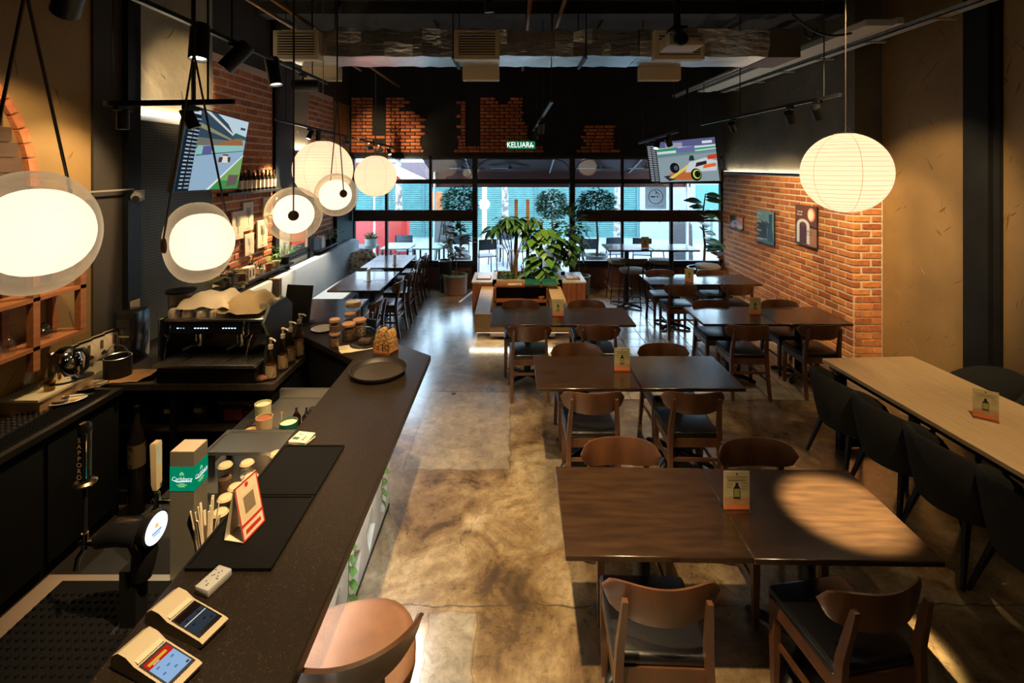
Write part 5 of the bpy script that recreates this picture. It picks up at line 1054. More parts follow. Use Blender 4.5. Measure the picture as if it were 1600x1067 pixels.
# service mat, drip tray and dishes on the back counter
t = thing('service_mat', 'narrow black ribbed mat along the back counter edge', 'mat', (-2.92, 1.9, ZB)); MB().rbox(-.06, .075, -1.4, 1.55, 0, .010, .003, 1).build('mat_sheet', RUBBER, t)
q = MB()
for i in range(6):
    for j in range(130): q.box(-.05+.02*i, -.038+.02*i, -1.38+.0225*j, -1.368+.0225*j, .010, .013)
o = q.build('ribs', RUBBER, t, smooth=False); o['kind'] = 'stuff'
t = thing('sink_tray', 'perforated steel drip tray sunk beside the ribbed mat', 'drip tray', (-3.08, 2.75, ZB)); MB().rbox(-.09, .09, -.35, .42, 0, .012, .004, 1).build('tray_plate', pm('dark_steel', (.05, .05, .05), .3, .9), t)
q = MB()
for i in range(5):
    for j in range(22): q.lathe([(.009, .012), (.008, .016), (0, .0165)], 6, (-.07+.035*i, -.32+.034*j, 0))
o = q.build('studs', STEEL, t); o['kind'] = 'stuff'
def onb(u, v, z=ZB): p = G(u, v, z); return (p.x, p.y, z)
t = thing('strainer_dish', 'white oval dish with a tea strainer on the back counter', 'dish', onb(104, 628, ZB+.012), R(30)); MB().lathe([(0, .006), (.05, .006), (.085, .018), (.088, .016), (.055, 0), (0, 0)], 28, M=Matrix.Diagonal((1.25, .8, 1, 1))).build('dish', pm('white_china', (.62, .58, .52), .3, coat=.3), t)
MB().lathe([(.030, .024), (.046, .030), (.048, .027), (.036, .018), (.02, .012), (0, .010)], 24, (-.03, 0, 0)).build('strainer', STEEL, t); MB().tube([(-.08, 0, .028), (-.105, .0, .03), (-.11, .012, .03)], .003, 6).build('strainer_hook', STEEL, t); MB().tube([(.02, 0, .028), (.14, .01, .022)], .004, 6).build('spoon', STEEL, t); MB().ell((.045, -.03, .02), (.03, .014, .008), 14, 8).build('lemon_slice', pm('lemon', (.55, .38, .08), .5), t)
t = thing('steel_platter', 'oval steel platter tilted at the counter corner', 'platter', onb(136, 607, ZB+.012), R(25)); MB().lathe([(0, .012), (.07, .012), (.10, .024), (.103, .022), (.075, .004), (0, .004)], 30, M=Matrix.Diagonal((1.2, .8, 1, 1))).build('platter', CHROME, t)
# raised ledge with kettle
LG = thing('wall_ledge', 'pale raised ledge against the wall under the shelf', 'ledge', (0, 0, 0)); MB().box(-3.28, -3.03, 3.12, 3.52, ZB, .985).build('ledge_body', pm('ledge_wood', (.30, .17, .07), .5), LG); MB().box(-3.28, -3.02, 3.10, 3.53, .985, 1.0).build('ledge_top', pm('ledge_cream', (.50, .43, .28), .4), LG); MB().box(-3.28, -3.20, 3.53, 4.10, .90, 1.0).build('ledge_body', pm('ledge_cream', (0, 0, 0)), LG)
ZL = 1.0
t = thing('kettle', 'polished steel electric kettle with black handle on the ledge', 'kettle', (-3.12, 3.40, ZL), R(0)); t.scale = (1.25, 1.25, 1.3)
MB().lathe([(0, 0), (.068, 0), (.074, .01), (.074, .10), (.066, .135), (.048, .155), (.0, .162)], 26).build('kettle_body', CHROME, t); MB().lathe([(0, .158), (.045, .156), (.03, .17), (0, .172)], 20).build('lid', BLK, t); MB().tube([(.05, 0, .155), (.10, 0, .165), (.125, 0, .13), (.118, 0, .07), (.085, 0, .035)], .011, 10).build('handle', BLK, t); MB().loft([(-.07, 0, .115, .016, .012), (-.088, 0, .145, .012, .010)]).build('spout', CHROME, t); MB().lathe([(0, -.004), (.078, -.004), (.078, .006), (0, .006)], 24).build('base', BLK, t)
tag(cup('glass_cup', 'x', (-3.08, 3.24, ZL), .032, .06, glass('amber_tea', (.75, .6, .35))), 'small glass of pale tea in front of the kettle', 'glass')
t = thing('carafe', 'tall clear glass carafe left of the kettle', 'carafe', (-3.19, 3.22, ZL)); MB().lathe([(0, .002), (.045, .002), (.05, .01), (.042, .07), (.022, .13), (.020, .19), (.026, .215)], 22).build('glass_body', GLASS, t)
t = thing('pan_lid', 'black round lid lying at the end of the ledge', 'lid', (-3.05, 3.46, ZL)); MB().lathe([(0, 0), (.06, 0), (.062, .006), (.03, .014), (.008, .016), (.008, .026), (0, .028)], 24).build('lid_disc', BLK, t); MB().cyl((-.06, -.01, .006), (-.13, -.05, .004), .008, .006, 8).build('lid_handle', BLK, t)
COFB = pm('coffee_bag', (.45, .37, .26), .55, var=(9, (.22, .16, .10), (1, 1, 1), .52, .62))
for k in range(4):
    t = thing('coffee_bag', ['first', 'second', 'third', 'fourth'][k]+' cream coffee bag from the left beside the kettle', 'coffee bag', (-3.22, 3.56+.115*k, ZL), R(80), 'cream coffee bags')
    MB().loft([(0, 0, 0, .05, .030), (0, 0, .03, .053, .034), (0, .004, .12, .052, .026), (0, .01, .155, .050, .006), (0, .01, .175, .050, .004)]).build('bag_body', COFB, t, ang=60); MB().box(-.05, .05, .002, .018, .155, .172).build('fold_clip', BLK, t); MB().prism([(-.02, -.016), (.02, -.016), (.022, 0), (0, .016), (-.022, 0)], 0, .001, frame((.012, -.0345, .045), (1, 0, 0), (0, 0, 1))).build('black_print', pr((40, 34, 30)), t, smooth=False)
    MB().box(-.012, .010, -.032, -.029, .075, .14).build('label_strip', pr((90, 74, 60)), t, smooth=False)
t = thing('canister', 'matte black canister with raised wire handle', 'canister', onb(184, 588), 0); MB().lathe([(0, 0), (.085, 0), (.088, .006), (.088, .15), (.082, .15), (.08, .02), (0, .02)], 28).build('canister_body', pm('matte_black', (.008, .008, .008), .6), t); MB().tube([(.086*math.cos(R(a)), 0, .15+.09*math.sin(R(a))) for a in range(0, 181, 12)], .004, 6).build('wire_handle', STEEL, t)
MB().lathe([(.085, .15), (.089, .152), (.085, .156), (.081, .152), (.085, .15)], 28).build('steel_rim', STEEL, t)
t = thing('kraft_sheet', 'brown kraft paper sheet left of the coffee machine', 'paper', onb(212, 588), R(8)); vs = []; fs = []; rv = random.Random(8); n = 8
for i in range(n):
    for j in range(n): vs.append(((i/(n-1)-.5)*.34+rv.uniform(-.01, .01), (j/(n-1)-.5)*.24+rv.uniform(-.01, .01), .004+rv.random()*.006+(.02*max(0, i-5))))
for i in range(n-1):
    for j in range(n-1): a = i*n+j; fs.append((a, a+n, a+n+1, a+1))
MB().add(vs, fs).build('sheet', pm('kraft', (.38, .20, .07), .8, var=(6, (.30, .15, .05))), t)
# ------------------------------------------------------------------ coffee machine
EM = thing('coffee_machine', 'two group coffee machine with black body and steel trim', 'coffee machine', (-2.235, 3.83, ZB))
GB = pm('gloss_black', (0, 0, 0)); CH = CHROME
MB().prism([(-.27, .0), (.24, .0), (.26, .1), (.26, .40), (.20, .44), (-.15, .44), (-.18, .42), (-.18, .335), (-.05, .315), (-.02, .14), (-.26, .13), (-.285, .09)], -.36, .36, frame((0, 0, 0), (0, 1, 0), (0, 0, 1)) @ Matrix.Identity(4)).build('machine_body', GB, EM, ang=30)
MB().rbox(-.37, .37, -.31, -.02, .125, .15, .006, 2).build('drip_tray', STEEL, EM)
for k in range(30): MB().box(-.35+.0238*k, -.345+.0238*k, -.29, -.03, .150, .153).build('tray_bar', pm('tray_bar', (.14, .12, .09), .4, .8), EM)
MB().rbox(-.37, .37, -.20, .24, .43, .45, .006, 2).build('cup_rail', STEEL, EM); MB().box(-.36, .36, -.192, -.185, .345, .42).build('control_panel', BLK, EM)
for gx, cnt in ((-.27, 3), (-.14, 5), (.07, 5)):
    for k in range(cnt): MB().box(gx+.022*k, gx+.012+.022*k, -.196, -.192, .378, .384).build('lit_button', em((.55, .75, 1), 2.2 if not (gx < -.2 and k > 0) else .5), EM)
for x in (-.335, .255): MB().tube([(x-.018, -.20, .43), (x-.02, -.21, .34), (x, -.213, .325), (x+.02, -.21, .34), (x+.018, -.20, .43)], .005, 8).build('chrome_loop', CH, EM)
for x in (-.16, .16):
    g = MB().lathe([(0, 0), (.034, 0), (.036, .03), (.036, .06), (0, .06)], 20, (x, -.10, .255)).build('group_head', CH, EM); MB().lathe([(0, -.03), (.032, -.03), (.034, 0), (0, 0)], 20, (x, -.10, .255)).build('portafilter', CH, g); MB().tube([(x, -.13, .24), (x-.03, -.24, .235)], .011, 10).build('handle', BLK, g); MB().tube([(x, -.10, .225), (x, -.10, .205), (x+.012, -.10, .195)], .006, 8).build('spout', CH, g)
for x in (-.325, .285): MB().tube([(x, -.16, .34), (x, -.22, .30), (x-.01, -.235, .20), (x-.012, -.24, .16)], .005, 8).build('steam_wand', CH, EM)
MB().rbox(-.375, -.36, -.25, .25, .02, .46, .006, 1).build('side_panel', GB, EM)
MB().prism([(-.2, .03), (.25, .03), (.27, .44), (.16, .52), (-.10, .52), (-.20, .42), (-.12, .3)], .362, .385, frame((0, 0, 0), (0, 1, 0), (0, 0, 1))).build('side_panel', pm('panel_teal', (.018, .027, .030), .4), EM)
# cups under cloths on the machine
zt = ZB+.45
for k in range(4):
    t = thing('coffee_cup', ['first', 'second', 'third', 'fourth'][k]+' upturned cream cup in the row on the coffee machine', 'cup', (-2.57+.105*k, 3.70, zt), R(40 if k < 2 else -60), 'cups on the coffee machine')
    MB().lathe([(.038, 0), (.040, .004), (.036, .045), (.026, .06), (.0, .062)], 20).build('cup_body', CERAM, t); MB().tube([(.036, 0, .045), (.058, 0, .042), (.06, 0, .022), (.038, 0, .012)], .005, 8).build('handle', CERAM, t)
for k, (x, y) in enumerate(((-2.22, 3.72), (-1.99, 3.90), (-1.90, 3.92))):
    tag(MB().lathe([(.048, 0), (.05, .004), (.046, .05), (.03, .075), (0, .08)], 20).build('coffee_bowl', CERAM, loc=(x, y, zt)), ['upturned cream bowl between the two cloths on the machine', 'upturned bowl behind the brown cloth, left one', 'upturned bowl behind the brown cloth, right one'][k], 'bowl')
def cloth(label, x0, x1, y0, y1, z, hump, mat, seed):
    rv = random.Random(seed); n, m = 14, 10; vs = []; fs = []; ph = [rv.uniform(0, 6) for _ in range(6)]
    for i in range(n+1):
        for j in range(m+1):
            a, b = i/n, j/m; edge = min(a, 1-a, b, 1-b)
            h = hump*(min(1, edge*3.2))**.7+.014*math.sin(5*a*3+ph[0]+3*b)+.012*math.sin(7*b+ph[1]+4*a)
            sk = .06*(b-.5)*math.sin(ph[2])
            vs.append((x0+(x1-x0)*a+sk+.012*math.sin(9*b+ph[3]), y0+(y1-y0)*b+.012*math.sin(8*a+ph[4]), z+max(.004, h)))
    for i in range(n):
        for j in range(m): q_ = i*(m+1)+j; fs.append((q_, q_+m+1, q_+m+2, q_+1))
    t = thing('cloth', label, 'cloth', (0, 0, 0)); o = MB().add(vs, fs).build('cloth_sheet', mat, t, ang=70); return t
cloth('cream cloth draped over the cups on the coffee machine', -2.58, -2.16, 3.66, 4.05, zt+.062, .085, pm('cream_cloth', (.60, .50, .36), .9, bump=(120, .2)), 1)
cloth('brown cloth draped over the right of the coffee machine', -2.24, -1.90, 3.64, 4.02, zt+.03, .11, pm('brown_cloth', (.34, .24, .12), .9, bump=(120, .2)), 4)
for k in range(4):
    tag(MB().lathe([(0, .002), (.022, .002), (.025, .008), (.026, .09), (.024, .09), (.022, .008)], 16).build('shot_glass', GLASS, loc=(-1.905+.02*(k % 2), 3.72+.075*k, zt)), ['first', 'second', 'third', 'fourth'][k]+' small clear glass at the right edge of the machine', 'glass', 'small glasses on the machine')
# pump bottles
LBL = pm('bottle_label', (.40, .28, .15), .6, var=(22, (.10, .06, .04), (1, 1, 1), .54, .60)); PUMP = pm('pump_cream', (.58, .48, .34), .4)
for k, (x, y, h, lab) in enumerate(((-1.80, 3.63, .23, 'nearest syrup pump bottle right of the coffee machine'), (-1.79, 3.80, .25, 'second syrup pump bottle behind the nearest one'), (-1.80, 3.95, .25, 'third syrup pump bottle, half hidden'), (-1.775, 4.06, .28, 'tallest syrup pump bottle in front of the black screen'))):
    t = thing('syrup_bottle', lab, 'bottle', (x, y, ZB), R(-15+8*k), 'syrup pump bottles')
    MB().lathe([(0, .002), (.035, .002), (.037, .008), (.037, h*.55), (.030, h*.68), (.015, h*.88), (.015, h)], 20).build('glass_body', glass('syrup_glass', (.72, .62, .46), .03, 1.45, .05), t); MB().lathe([(.0378, .02), (.0378, h*.5)], 20).build('paper_label', LBL, t); MB().lathe([(0, .006), (.034, .006), (.034, h*.5), (0, h*.5)], 16).build('syrup', pm('syrup', (.10, .045, .018), .3), t)
    MB().lathe([(0, h), (.018, h), (.018, h+.03), (.008, h+.035), (.007, h+.065), (.012, h+.07), (.012, h+.08), (0, h+.083)], 14).build('pump', PUMP, t); MB().tube([(0, 0, h+.073), (.035, -.01, h+.075), (.055, -.016, h+.064)], .0065, 8).build('nozzle', PUMP, t)
# grinder, black box, switch, plant behind the machine
t = thing('coffee_grinder', 'coffee grinder with wide hopper left of the coffee machine', 'grinder', (-2.72, 4.00, ZB)); MB().rbox(-.08, .08, -.10, .10, 0, .36, .02, 2).build('grinder_body', GB, t); MB().lathe([(.05, .36), (.09, .44), (.10, .56), (.105, .56)], 24).build('hopper', glass('hopper_glass', (.55, .48, .38), .05, 1.45, .08), t); MB().lathe([(0, .56), (.11, .56), (.11, .575), (.03, .59), (0, .59)], 24).build('hopper_lid', BLK, t); MB().lathe([(0, .38), (.05, .38), (.08, .46), (0, .47)], 20).build('beans', pm('beans', (.05, .025, .012), .5, bump=(60, 1)), t); MB().box(-.05, .05, -.104, -.10, .24, .30).build('display', em((.25, .45, .9), 1.1), t); MB().ell((.0, -.105, .18), .018, 12, 8).ell((0, -.105, .12), .016, 12, 8).build('dial', CHROME, t)
t = thing('appliance_box', 'black appliance box standing behind the coffee counter', 'appliance', (-3.12, 4.00, ZB)); MB().rbox(-.09, .09, -.10, .08, 0, .42, .02, 2).build('box_body', GB, t); MB().box(-.05, .05, -.104, -.10, .30, .36).build('front_plate', pm('dull_black', (.02, .02, .02), .4), t); MB().box(-.03, .05, -.106, -.10, .22, .232).build('silver_strip', STEEL, t)
t = thing('wall_switch', 'beige switch plate on the dark column', 'switch', (XL+.105, 4.15, 1.30)); MB().rbox(-.006, .006, -.05, .05, -.05, .05, .003, 1).build('plate', pm('switch_beige', (.42, .33, .19), .5), t); MB().box(.006, .010, -.02, .02, -.025, .025).build('rocker', pm('switch_beige', (0, 0, 0)), t)
t = thing('security_camera', 'small white security camera on the dark column', 'camera', (XL+.10, 4.13, 2.24)); MB().rbox(0, .03, .0, .10, -.045, .045, .006, 1).build('mount_plate', pm('cam_grey', (.25, .24, .22), .5), t); MB().ell((.06, -.03, -.01), .045, 18, 12).build('camera_ball', pm('cam_white', (.35, .34, .33), .35), t); MB().lathe([(0, 0), (.024, 0), (.026, .012), (0, .014)], 18, M=frame((.08, -.068, -.02), (1, .45, 0), (0, 0, 1))).build('lens', BLK, t); MB().box(.0, .01, -.9, 0, .05, .062).build('conduit', pm('cam_grey', (0, 0, 0)), t)
# jars on the shelf under the coffee machine
for k, (x, r, h, fl, lab) in enumerate(((-2.98, .05, .14, None, 'tall clear jar with green tint on the low shelf'), (-2.85, .04, .10, NUTS, 'small brown jar on the low shelf'), (-2.62, .075, .17, COOK, 'large dark jar with pale tag and clip, left on the shelf'), (-2.40, .065, .15, COOK, 'dark jar with pale tag, middle of the low shelf'))):
    t = jar('storage_jar', lab, (x, 3.78, .56), r, h, fl, h*.6, BLK if k > 1 else None, .02, glass('shelf_glass', (.5, .52, .48)))
    if k > 1: MB().box(-.028, .028, -r-.006, -r-.002, .05, .085).build('paper_tag', pr((205, 180, 140)), t, smooth=False); MB().tube([(.0, -r-.004, .12), (.012, -r-.012, .10), (-.012, -r-.012, .10), (0, -r-.004, .12)], .003, 6).build('clip', STEEL, t)
t = thing('storage_box', 'lidded plastic box with orange packets on the low shelf', 'box', (-2.06, 3.80, .56)); MB().rbox(-.14, .14, -.14, .14, .002, .14, .01, 1).build('box_body', glass('box_plastic', (.6, .55, .5), .1, 1.4, .04), t); MB().rbox(-.15, .15, -.15, .15, .14, .17, .006, 1).build('lid', pm('lid_dark', (.05, .045, .035), .5), t); MB().box(-.12, .02, -.12, .1, .01, .09).build('orange_packet', pr((190, 80, 35)), t); MB().box(.03, .12, -.12, .1, .01, .085).build('red_packet', pr((80, 22, 24)), t)
t = thing('snack_bag', 'small crumpled orange snack bag right of the machine front', 'bag', (-1.88, 3.60, ZB)); MB().ell((0, 0, .022), (.075, .035, .026), 14, 8).build('bag_body', pm('snack', (.33, .13, .04), .6, var=(20, (.16, .05, .02)), bump=(30, 1)), t)
t = thing('tall_bottle', 'tall dark bottle with cream label below the coffee counter', 'bottle', (-2.70, 3.50, .006)); MB().lathe([(0, 0), (.05, 0), (.053, .01), (.053, .50), (.018, .66), (.017, .76), (0, .762)], 18).build('bottle_body', pm('bottle_dark', (.03, .022, .014), .15, coat=.4), t); MB().lathe([(.0538, .34), (.0538, .50)], 18).build('paper_label', LBL, t); MB().lathe([(0, .762), (.019, .762), (.019, .72), (.018, .715)], 12).build('capsule', BLK, t)
# ------------------------------------------------------------------ wall shelf with glasses
SH = thing('glass_shelf', 'open cedar wall shelf for glasses at the left edge', 'shelf', (0, 0, 0))
X0, X1 = -3.28, -3.05
for y in (1.9, 3.10, 3.44):
    MB().box(X1-.045, X1, y, y+.045, 1.18 if y < 3.4 else 1.34, 2.15 if y > 3.4 else 2.15).build('post', SHELFW, SH); MB().box(X0, X0+.03, y, y+.045, 1.34, 2.15).build('post', SHELFW, SH)
for z in (1.335, 1.650, 2.0): MB().box(X0, X1, 1.9, 3.485, z-.025, z).build('shelf_board', SHELFW, SH)
def stem_glass(label, c, inv=False):
    t = thing('stem_glass', label, 'glass', c, 0, 'stem glasses on the wall shelf'); prof = [(0, 0), (.032, .001), (.006, .008), (.004, .07), (.02, .085), (.036, .12), (.034, .175)]
    if inv: prof = [(r, .176-z) for r, z in prof]
    MB().lathe(prof, 16).build('glass_body', GLASS, t)
k = 0
for i in range(4):
    for j in range(2): stem_glass('clear stem glass, %s on the %s of the lower shelf' % (['first', 'second', 'third', 'fourth'][i], ['wall side', 'room side'][j]), (-3.19+.09*j, 2.74+.085*i, 1.336), True); k += 1
t = thing('glass_teapot', 'small glass teapot with dark lid on the lower shelf', 'teapot', (-3.15, 3.27, 1.336)); MB().lathe([(0, .002), (.03, .002), (.05, .02), (.052, .05), (.03, .075), (.028, .08)], 20).build('glass_body', GLASS, t); MB().lathe([(0, .082), (.03, .08), (.03, .09), (.006, .095), (.006, .105), (0, .107)], 16).build('lid', BLK, t); MB().tube([(.05, 0, .06), (.085, 0, .07), (.085, 0, .03), (.05, 0, .02)], .004, 6).build('handle', GLASS, t)
for i in range(2): tag(MB().lathe([(0, .002), (.022, .002), (.03, .02), (.036, .06), (.034, .06), (.028, .02), (0, .006)], 16).build('glass_bowl', GLASS, loc=(-3.15, 3.22+.11*i, 1.651)), ['left', 'right'][i]+' small clear bowl on the upper shelf', 'glass', 'small bowls on the shelf')
t = thing('white_wedge_box', 'white box file on top of the cedar shelf', 'box', (-3.14, 3.40, 2.0)); MB().prism([(0, 0), (.20, .10), (.21, .14), (0, .17)], -.09, .10, frame((-.05, 0, 0), (0, 1, 0), (0, 0, 1))).build('box_body', pm('cardboard_white', (.50, .46, .38), .6), t)
t = thing('power_cord', 'black cables hanging under the cedar shelf', 'cable', (0, 0, 0)); MB().tube([(-3.24, 2.95, 1.31), (-3.23, 2.97, 1.15), (-3.22, 3.02, 1.02), (-3.2, 3.05, .92)], .006, 6).build('cable', BLK, t); MB().tube([(-3.24, 3.05, 1.31), (-3.24, 3.06, 1.12), (-3.22, 3.04, 1.02), (-3.2, 3.0, .92)], .006, 6).build('cable', BLK, t)
# ------------------------------------------------------------------ televisions
def tv(label, BLc, BRc, TLc, paint, group=None):
    BLc, BRc, TLc = Vector(BLc), Vector(BRc), Vector(TLc); x = (BRc-BLc); y0 = TLc-BLc; xd = x.normalized(); yd = (y0-xd*y0.dot(xd)).normalized(); w = x.length; h = y0.dot(yd); o = (BLc+xd*w/2)
    t = thing('television', label, 'television', o); M = frame((0, 0, 0), xd, yd)
    MB().box(-w/2-.012, w/2+.012, -.012, h+.012, -.045, -.004, M).build('tv_case', BLK, t)
    q = MB(); mats = []
    for i, (poly, c, s) in enumerate(paint):
        m = em(rgb(c), s)
        if m not in mats: mats.append(m)
        q.mat(mats.index(m)).prism([((a-.5)*w, b*h) for a, b in poly], -.004, -.002+.00025*i, M)
    q.build('screen_picture', mats, t, smooth=False)
    n = M.col[2].xyz; c0 = M @ Vector((0, h*.5, -.05)); MB().box(-.12, .12, h*.35, h*.65, -.09, -.045, M).build('mount', BLK, t)
    MB().tube([M @ Vector((0, h*.5, -.08)), (c0.x-n.x*.15, c0.y-n.y*.15, c0.z), (c0.x-n.x*.15, c0.y-n.y*.15, ZC-o.z)], .02, 8).build('ceiling_pole', BLK, t)
    # a screen sheds a little light
    return t
B_ = lambda x0, x1, y0, y1: [(x0, y0), (x1, y0), (x1, y1), (x0, y1)]
p1 = [(B_(0, 1, 0, 1), (150, 180, 205), .9), ([(.2, .66), (1, .78), (1, 1), (.2, 1)], (188, 208, 222), .95), ([(.18, .52), (.62, .60), (.80, .72), (.62, .90), (.42, 1), (.18, 1)], (58, 78, 98), .8), ([(.18, .52), (.95, .64), (.95, .69), (.18, .66)], (120, 120, 112), .8),
      ([(.22, 1), (.30, 1), (.78, .76), (.78, .73)], (205, 208, 200), .9), ([(.2, .84), (.75, .70), (.75, .68), (.2, .78)], (150, 150, 110), .8), ([(.70, .72), (.78, .80), (1, .77), (1, .72)], (55, 100, 105), .8), ([(.42, .58), (.98, .62), (.92, .74), (.72, .70)], (175, 120, 80), .7), ([(.2, .44), (.98, .56), (.98, .64), (.2, .56)], (150, 200, 195), .85), ([(.28, .45), (.42, .47), (.42, .58), (.28, .56)], (100, 100, 160), .8), ([(.2, .43), (.99, .555), (.99, .565), (.2, .445)], (60, 120, 110), .8),
      ([(.48, 0), (1, 0), (1, .48)], (70, 150, 78), .85), ([(.62, .12), (1, .12), (1, .48)], (130, 175, 100), .85), ([(.44, 0), (.48, 0), (1, .48), (1, .50)], (225, 232, 230), .95), ([(.77, .03), (.95, .06), (.98, .20), (.78, .20)], (120, 105, 100), .7),
      (B_(.56, .62, .37, .44), (110, 60, 45), .7), (B_(.71, .76, .38, .45), (110, 60, 45), .7), ([(.61, .37), (.72, .37), (.70, .46), (.63, .46)], (225, 225, 220), .9), (B_(.62, .71, .465, .485), (140, 70, 55), .7), (B_(.86, .95, .86, .895), (70, 80, 105), .8), (B_(0, .175, 0, 1), (28, 44, 60), .6), (B_(.02, .165, .93, .975), (205, 215, 220), .9)]
for k in range(19): y = .03+.0465*k; p1 += [(B_(.035, .08, y, y+.016), (190, 200, 205), .8), (B_(.105, .165, y, y+.016), (165, 180, 190), .8)]
tv('television on the left showing a racing car on a track', (-2.71, 3.90, 2.29), (-2.865, 5.07, 2.26), (-2.60, 3.90, 2.98), p1)
p2 = [(B_(0, 1, 0, 1), (120, 140, 150), .9), ([(.16, .86), (1, .80), (1, 1), (.16, 1)], (92, 96, 140), .85), ([(.3, .84), (.55, .83), (.55, .95), (.3, .96)], (160, 160, 185), .85), ([(.16, .70), (1, .72), (1, .84), (.16, .84)], (205, 215, 225), .95), ([(.16, .76), (.48, .77), (.48, .84), (.16, .82)], (40, 150, 100), .85), ([(.72, .74), (1, .76), (1, .80), (.72, .79)], (60, 160, 110), .85), ([(.45, .70), (.72, .71), (.72, .84), (.45, .82)], (110, 110, 165), .85), ([(.16, .63), (1, .72), (1, .735), (.16, .655)], (50, 150, 110), .85),
      ([(.16, 0), (1, 0), (1, .66), (.16, .60)], (140, 158, 165), .9)]
ring = lambda cx, cy, rx, ry: [(cx+rx*math.cos(k*math.pi/8), cy+ry*math.sin(k*math.pi/8)) for k in range(16)]
p2 += [([(.24, .06), (.70, .03), (.74, .18), (.55, .26), (.32, .20)], (190, 105, 55), .9), ([(.22, .14), (.30, .02), (.40, .06), (.30, .16)], (40, 50, 70), .8), ([(.30, .10), (.36, .08), (.70, .44), (.66, .47)], (220, 200, 90), .95), ([(.55, .22), (.98, .24), (1, .46), (.85, .55), (.62, .46)], (205, 212, 215), .9), ([(.70, .34), (.86, .40), (.86, .48), (.72, .44)], (55, 40, 40), .8), ([(.88, .50), (1, .52), (1, .62), (.88, .60)], (200, 70, 40), .9), ([(.80, .30), (.98, .34), (.98, .42), (.82, .38)], (225, 105, 50), .9), (ring(.40, .34, .07, .13), (24, 26, 34), .7), (ring(.42, .34, .03, .06), (90, 95, 100), .8), (ring(.70, .16, .075, .15), (22, 24, 30), .7), (ring(.71, .17, .055, .11), (200, 215, 80), .9), (ring(.72, .17, .042, .085), (26, 28, 34), .7), ([(.62, .50), (.70, .50), (.69, .62), (.64, .62)], (40, 60, 55), .8), (B_(.83, .96, .88, .94), (215, 220, 230), .95), (B_(0, .15, 0, 1), (20, 24, 32), .6)]
for k in range(20): y = .03+.046*k; p2 += [(B_(.02, .07, y, y+.02), (185, 190, 195), .8), (B_(.085, .14, y, y+.02), (170, 178, 185), .8)]
tv('television on the right showing an orange racing car', (2.42, 8.48, 2.20), (3.20, 7.50, 2.26), (2.30, 8.48, 2.87), p2)
# ------------------------------------------------------------------ posters on the brick wall
def poster(label, y0, y1, z0, z1, shapes, texts=()):
    t = thing('poster', label, 'poster', (XR-.045, (y0+y1)/2, (z0+z1)/2)); w, h = abs(y1-y0), z1-z0
    M = frame((-.006, 0, 0), (0, -1, 0), (0, 0, 1)); MB().box(-.004, .014, -w/2, w/2, -h/2, h/2).build('board', BLK, t)
    q = MB(); ms = []
    for i, (poly, c) in enumerate(shapes):
        m = pr(c, .35)
        if m not in ms: ms.append(m)
        q.mat(ms.index(m)).prism([((a-.5)*w, (b-.5)*h) for a, b in poly], 0, .001+.0003*i, M)
    q.build('print', ms, t, smooth=False)
    for (s, x, y, sz, c) in texts:
        q = MB(); text_mb(q, s, sz*h, frame((-.0115, 0, 0), (0, -1, 0), (0, 0, 1)) @ Matrix.Translation(((x-.5)*w, (y-.5)*h, 0)), 'LEFT', .9); q.build('lettering', pr(c), t, smooth=False)
def arch(cx, cy, ro, ri, hb, n=14):
    o = [(cx+ro[0]*math.cos(math.pi*k/n), cy+ro[1]*math.sin(math.pi*k/n)) for k in range(n+1)]; i_ = [(cx+ri[0]*math.cos(math.pi*k/n), cy+ri[1]*math.sin(math.pi*k/n)) for k in range(n, -1, -1)]
    return [(cx+ro[0], hb)]+o+[(cx-ro[0], hb), (cx-ri[0], hb)]+i_+[(cx+ri[0], hb)]
yw = lambda u: XR*F/(u-CU)
zz = lambda v, u: EYE-(v-CV)*yw(u)/F
poster('pink poster with a bent white sleeve and a round cup', yw(1145), yw(1165), 1.30, zz(338, 1155), [(B_(0, 1, 0, 1), (205, 130, 120)), (B_(0, .42, .35, 1), (48, 36, 34)), (B_(.38, .52, .7, 1), (90, 100, 50)), (B_(0, 1, 0, .12), (50, 60, 75)), (arch(.48, .40, (.36, .26), (.16, .14), .04), (165, 175, 195)), (ring(.78, .2, .2, .16), (215, 205, 195)), (ring(.78, .2, .15, .12), (190, 70, 55)), (ring(.78, .2, .11, .09), (215, 205, 195)), (B_(.55, .95, .84, .86), (235, 215, 205)), (B_(.6, .95, .79, .81), (235, 215, 205))])
poster('teal poster with stacked white words about cake', yw(1187), yw(1214), zz(378, 1200)-.02, zz(329, 1200), [(B_(0, 1, 0, 1), (110, 150, 165)), ([(0, .12), (.62, .16), (.6, .60), (.3, .68), (0, .58)], (38, 34, 34)), ([(.72, .90), (.92, .93), (.90, .52), (.95, .3), (.98, 0), (.62, 0), (.66, .45), (.5, .66), (.55, .70), (.74, .62)], (44, 72, 92)), (B_(0, 1, 0, .1), (70, 100, 130))],
       [(s, .03, .9-.132*k, .115, (240, 232, 215)) for k, s in enumerate(('Cake is', 'the', 'answer,', 'no', 'matter', 'the', 'question'))])
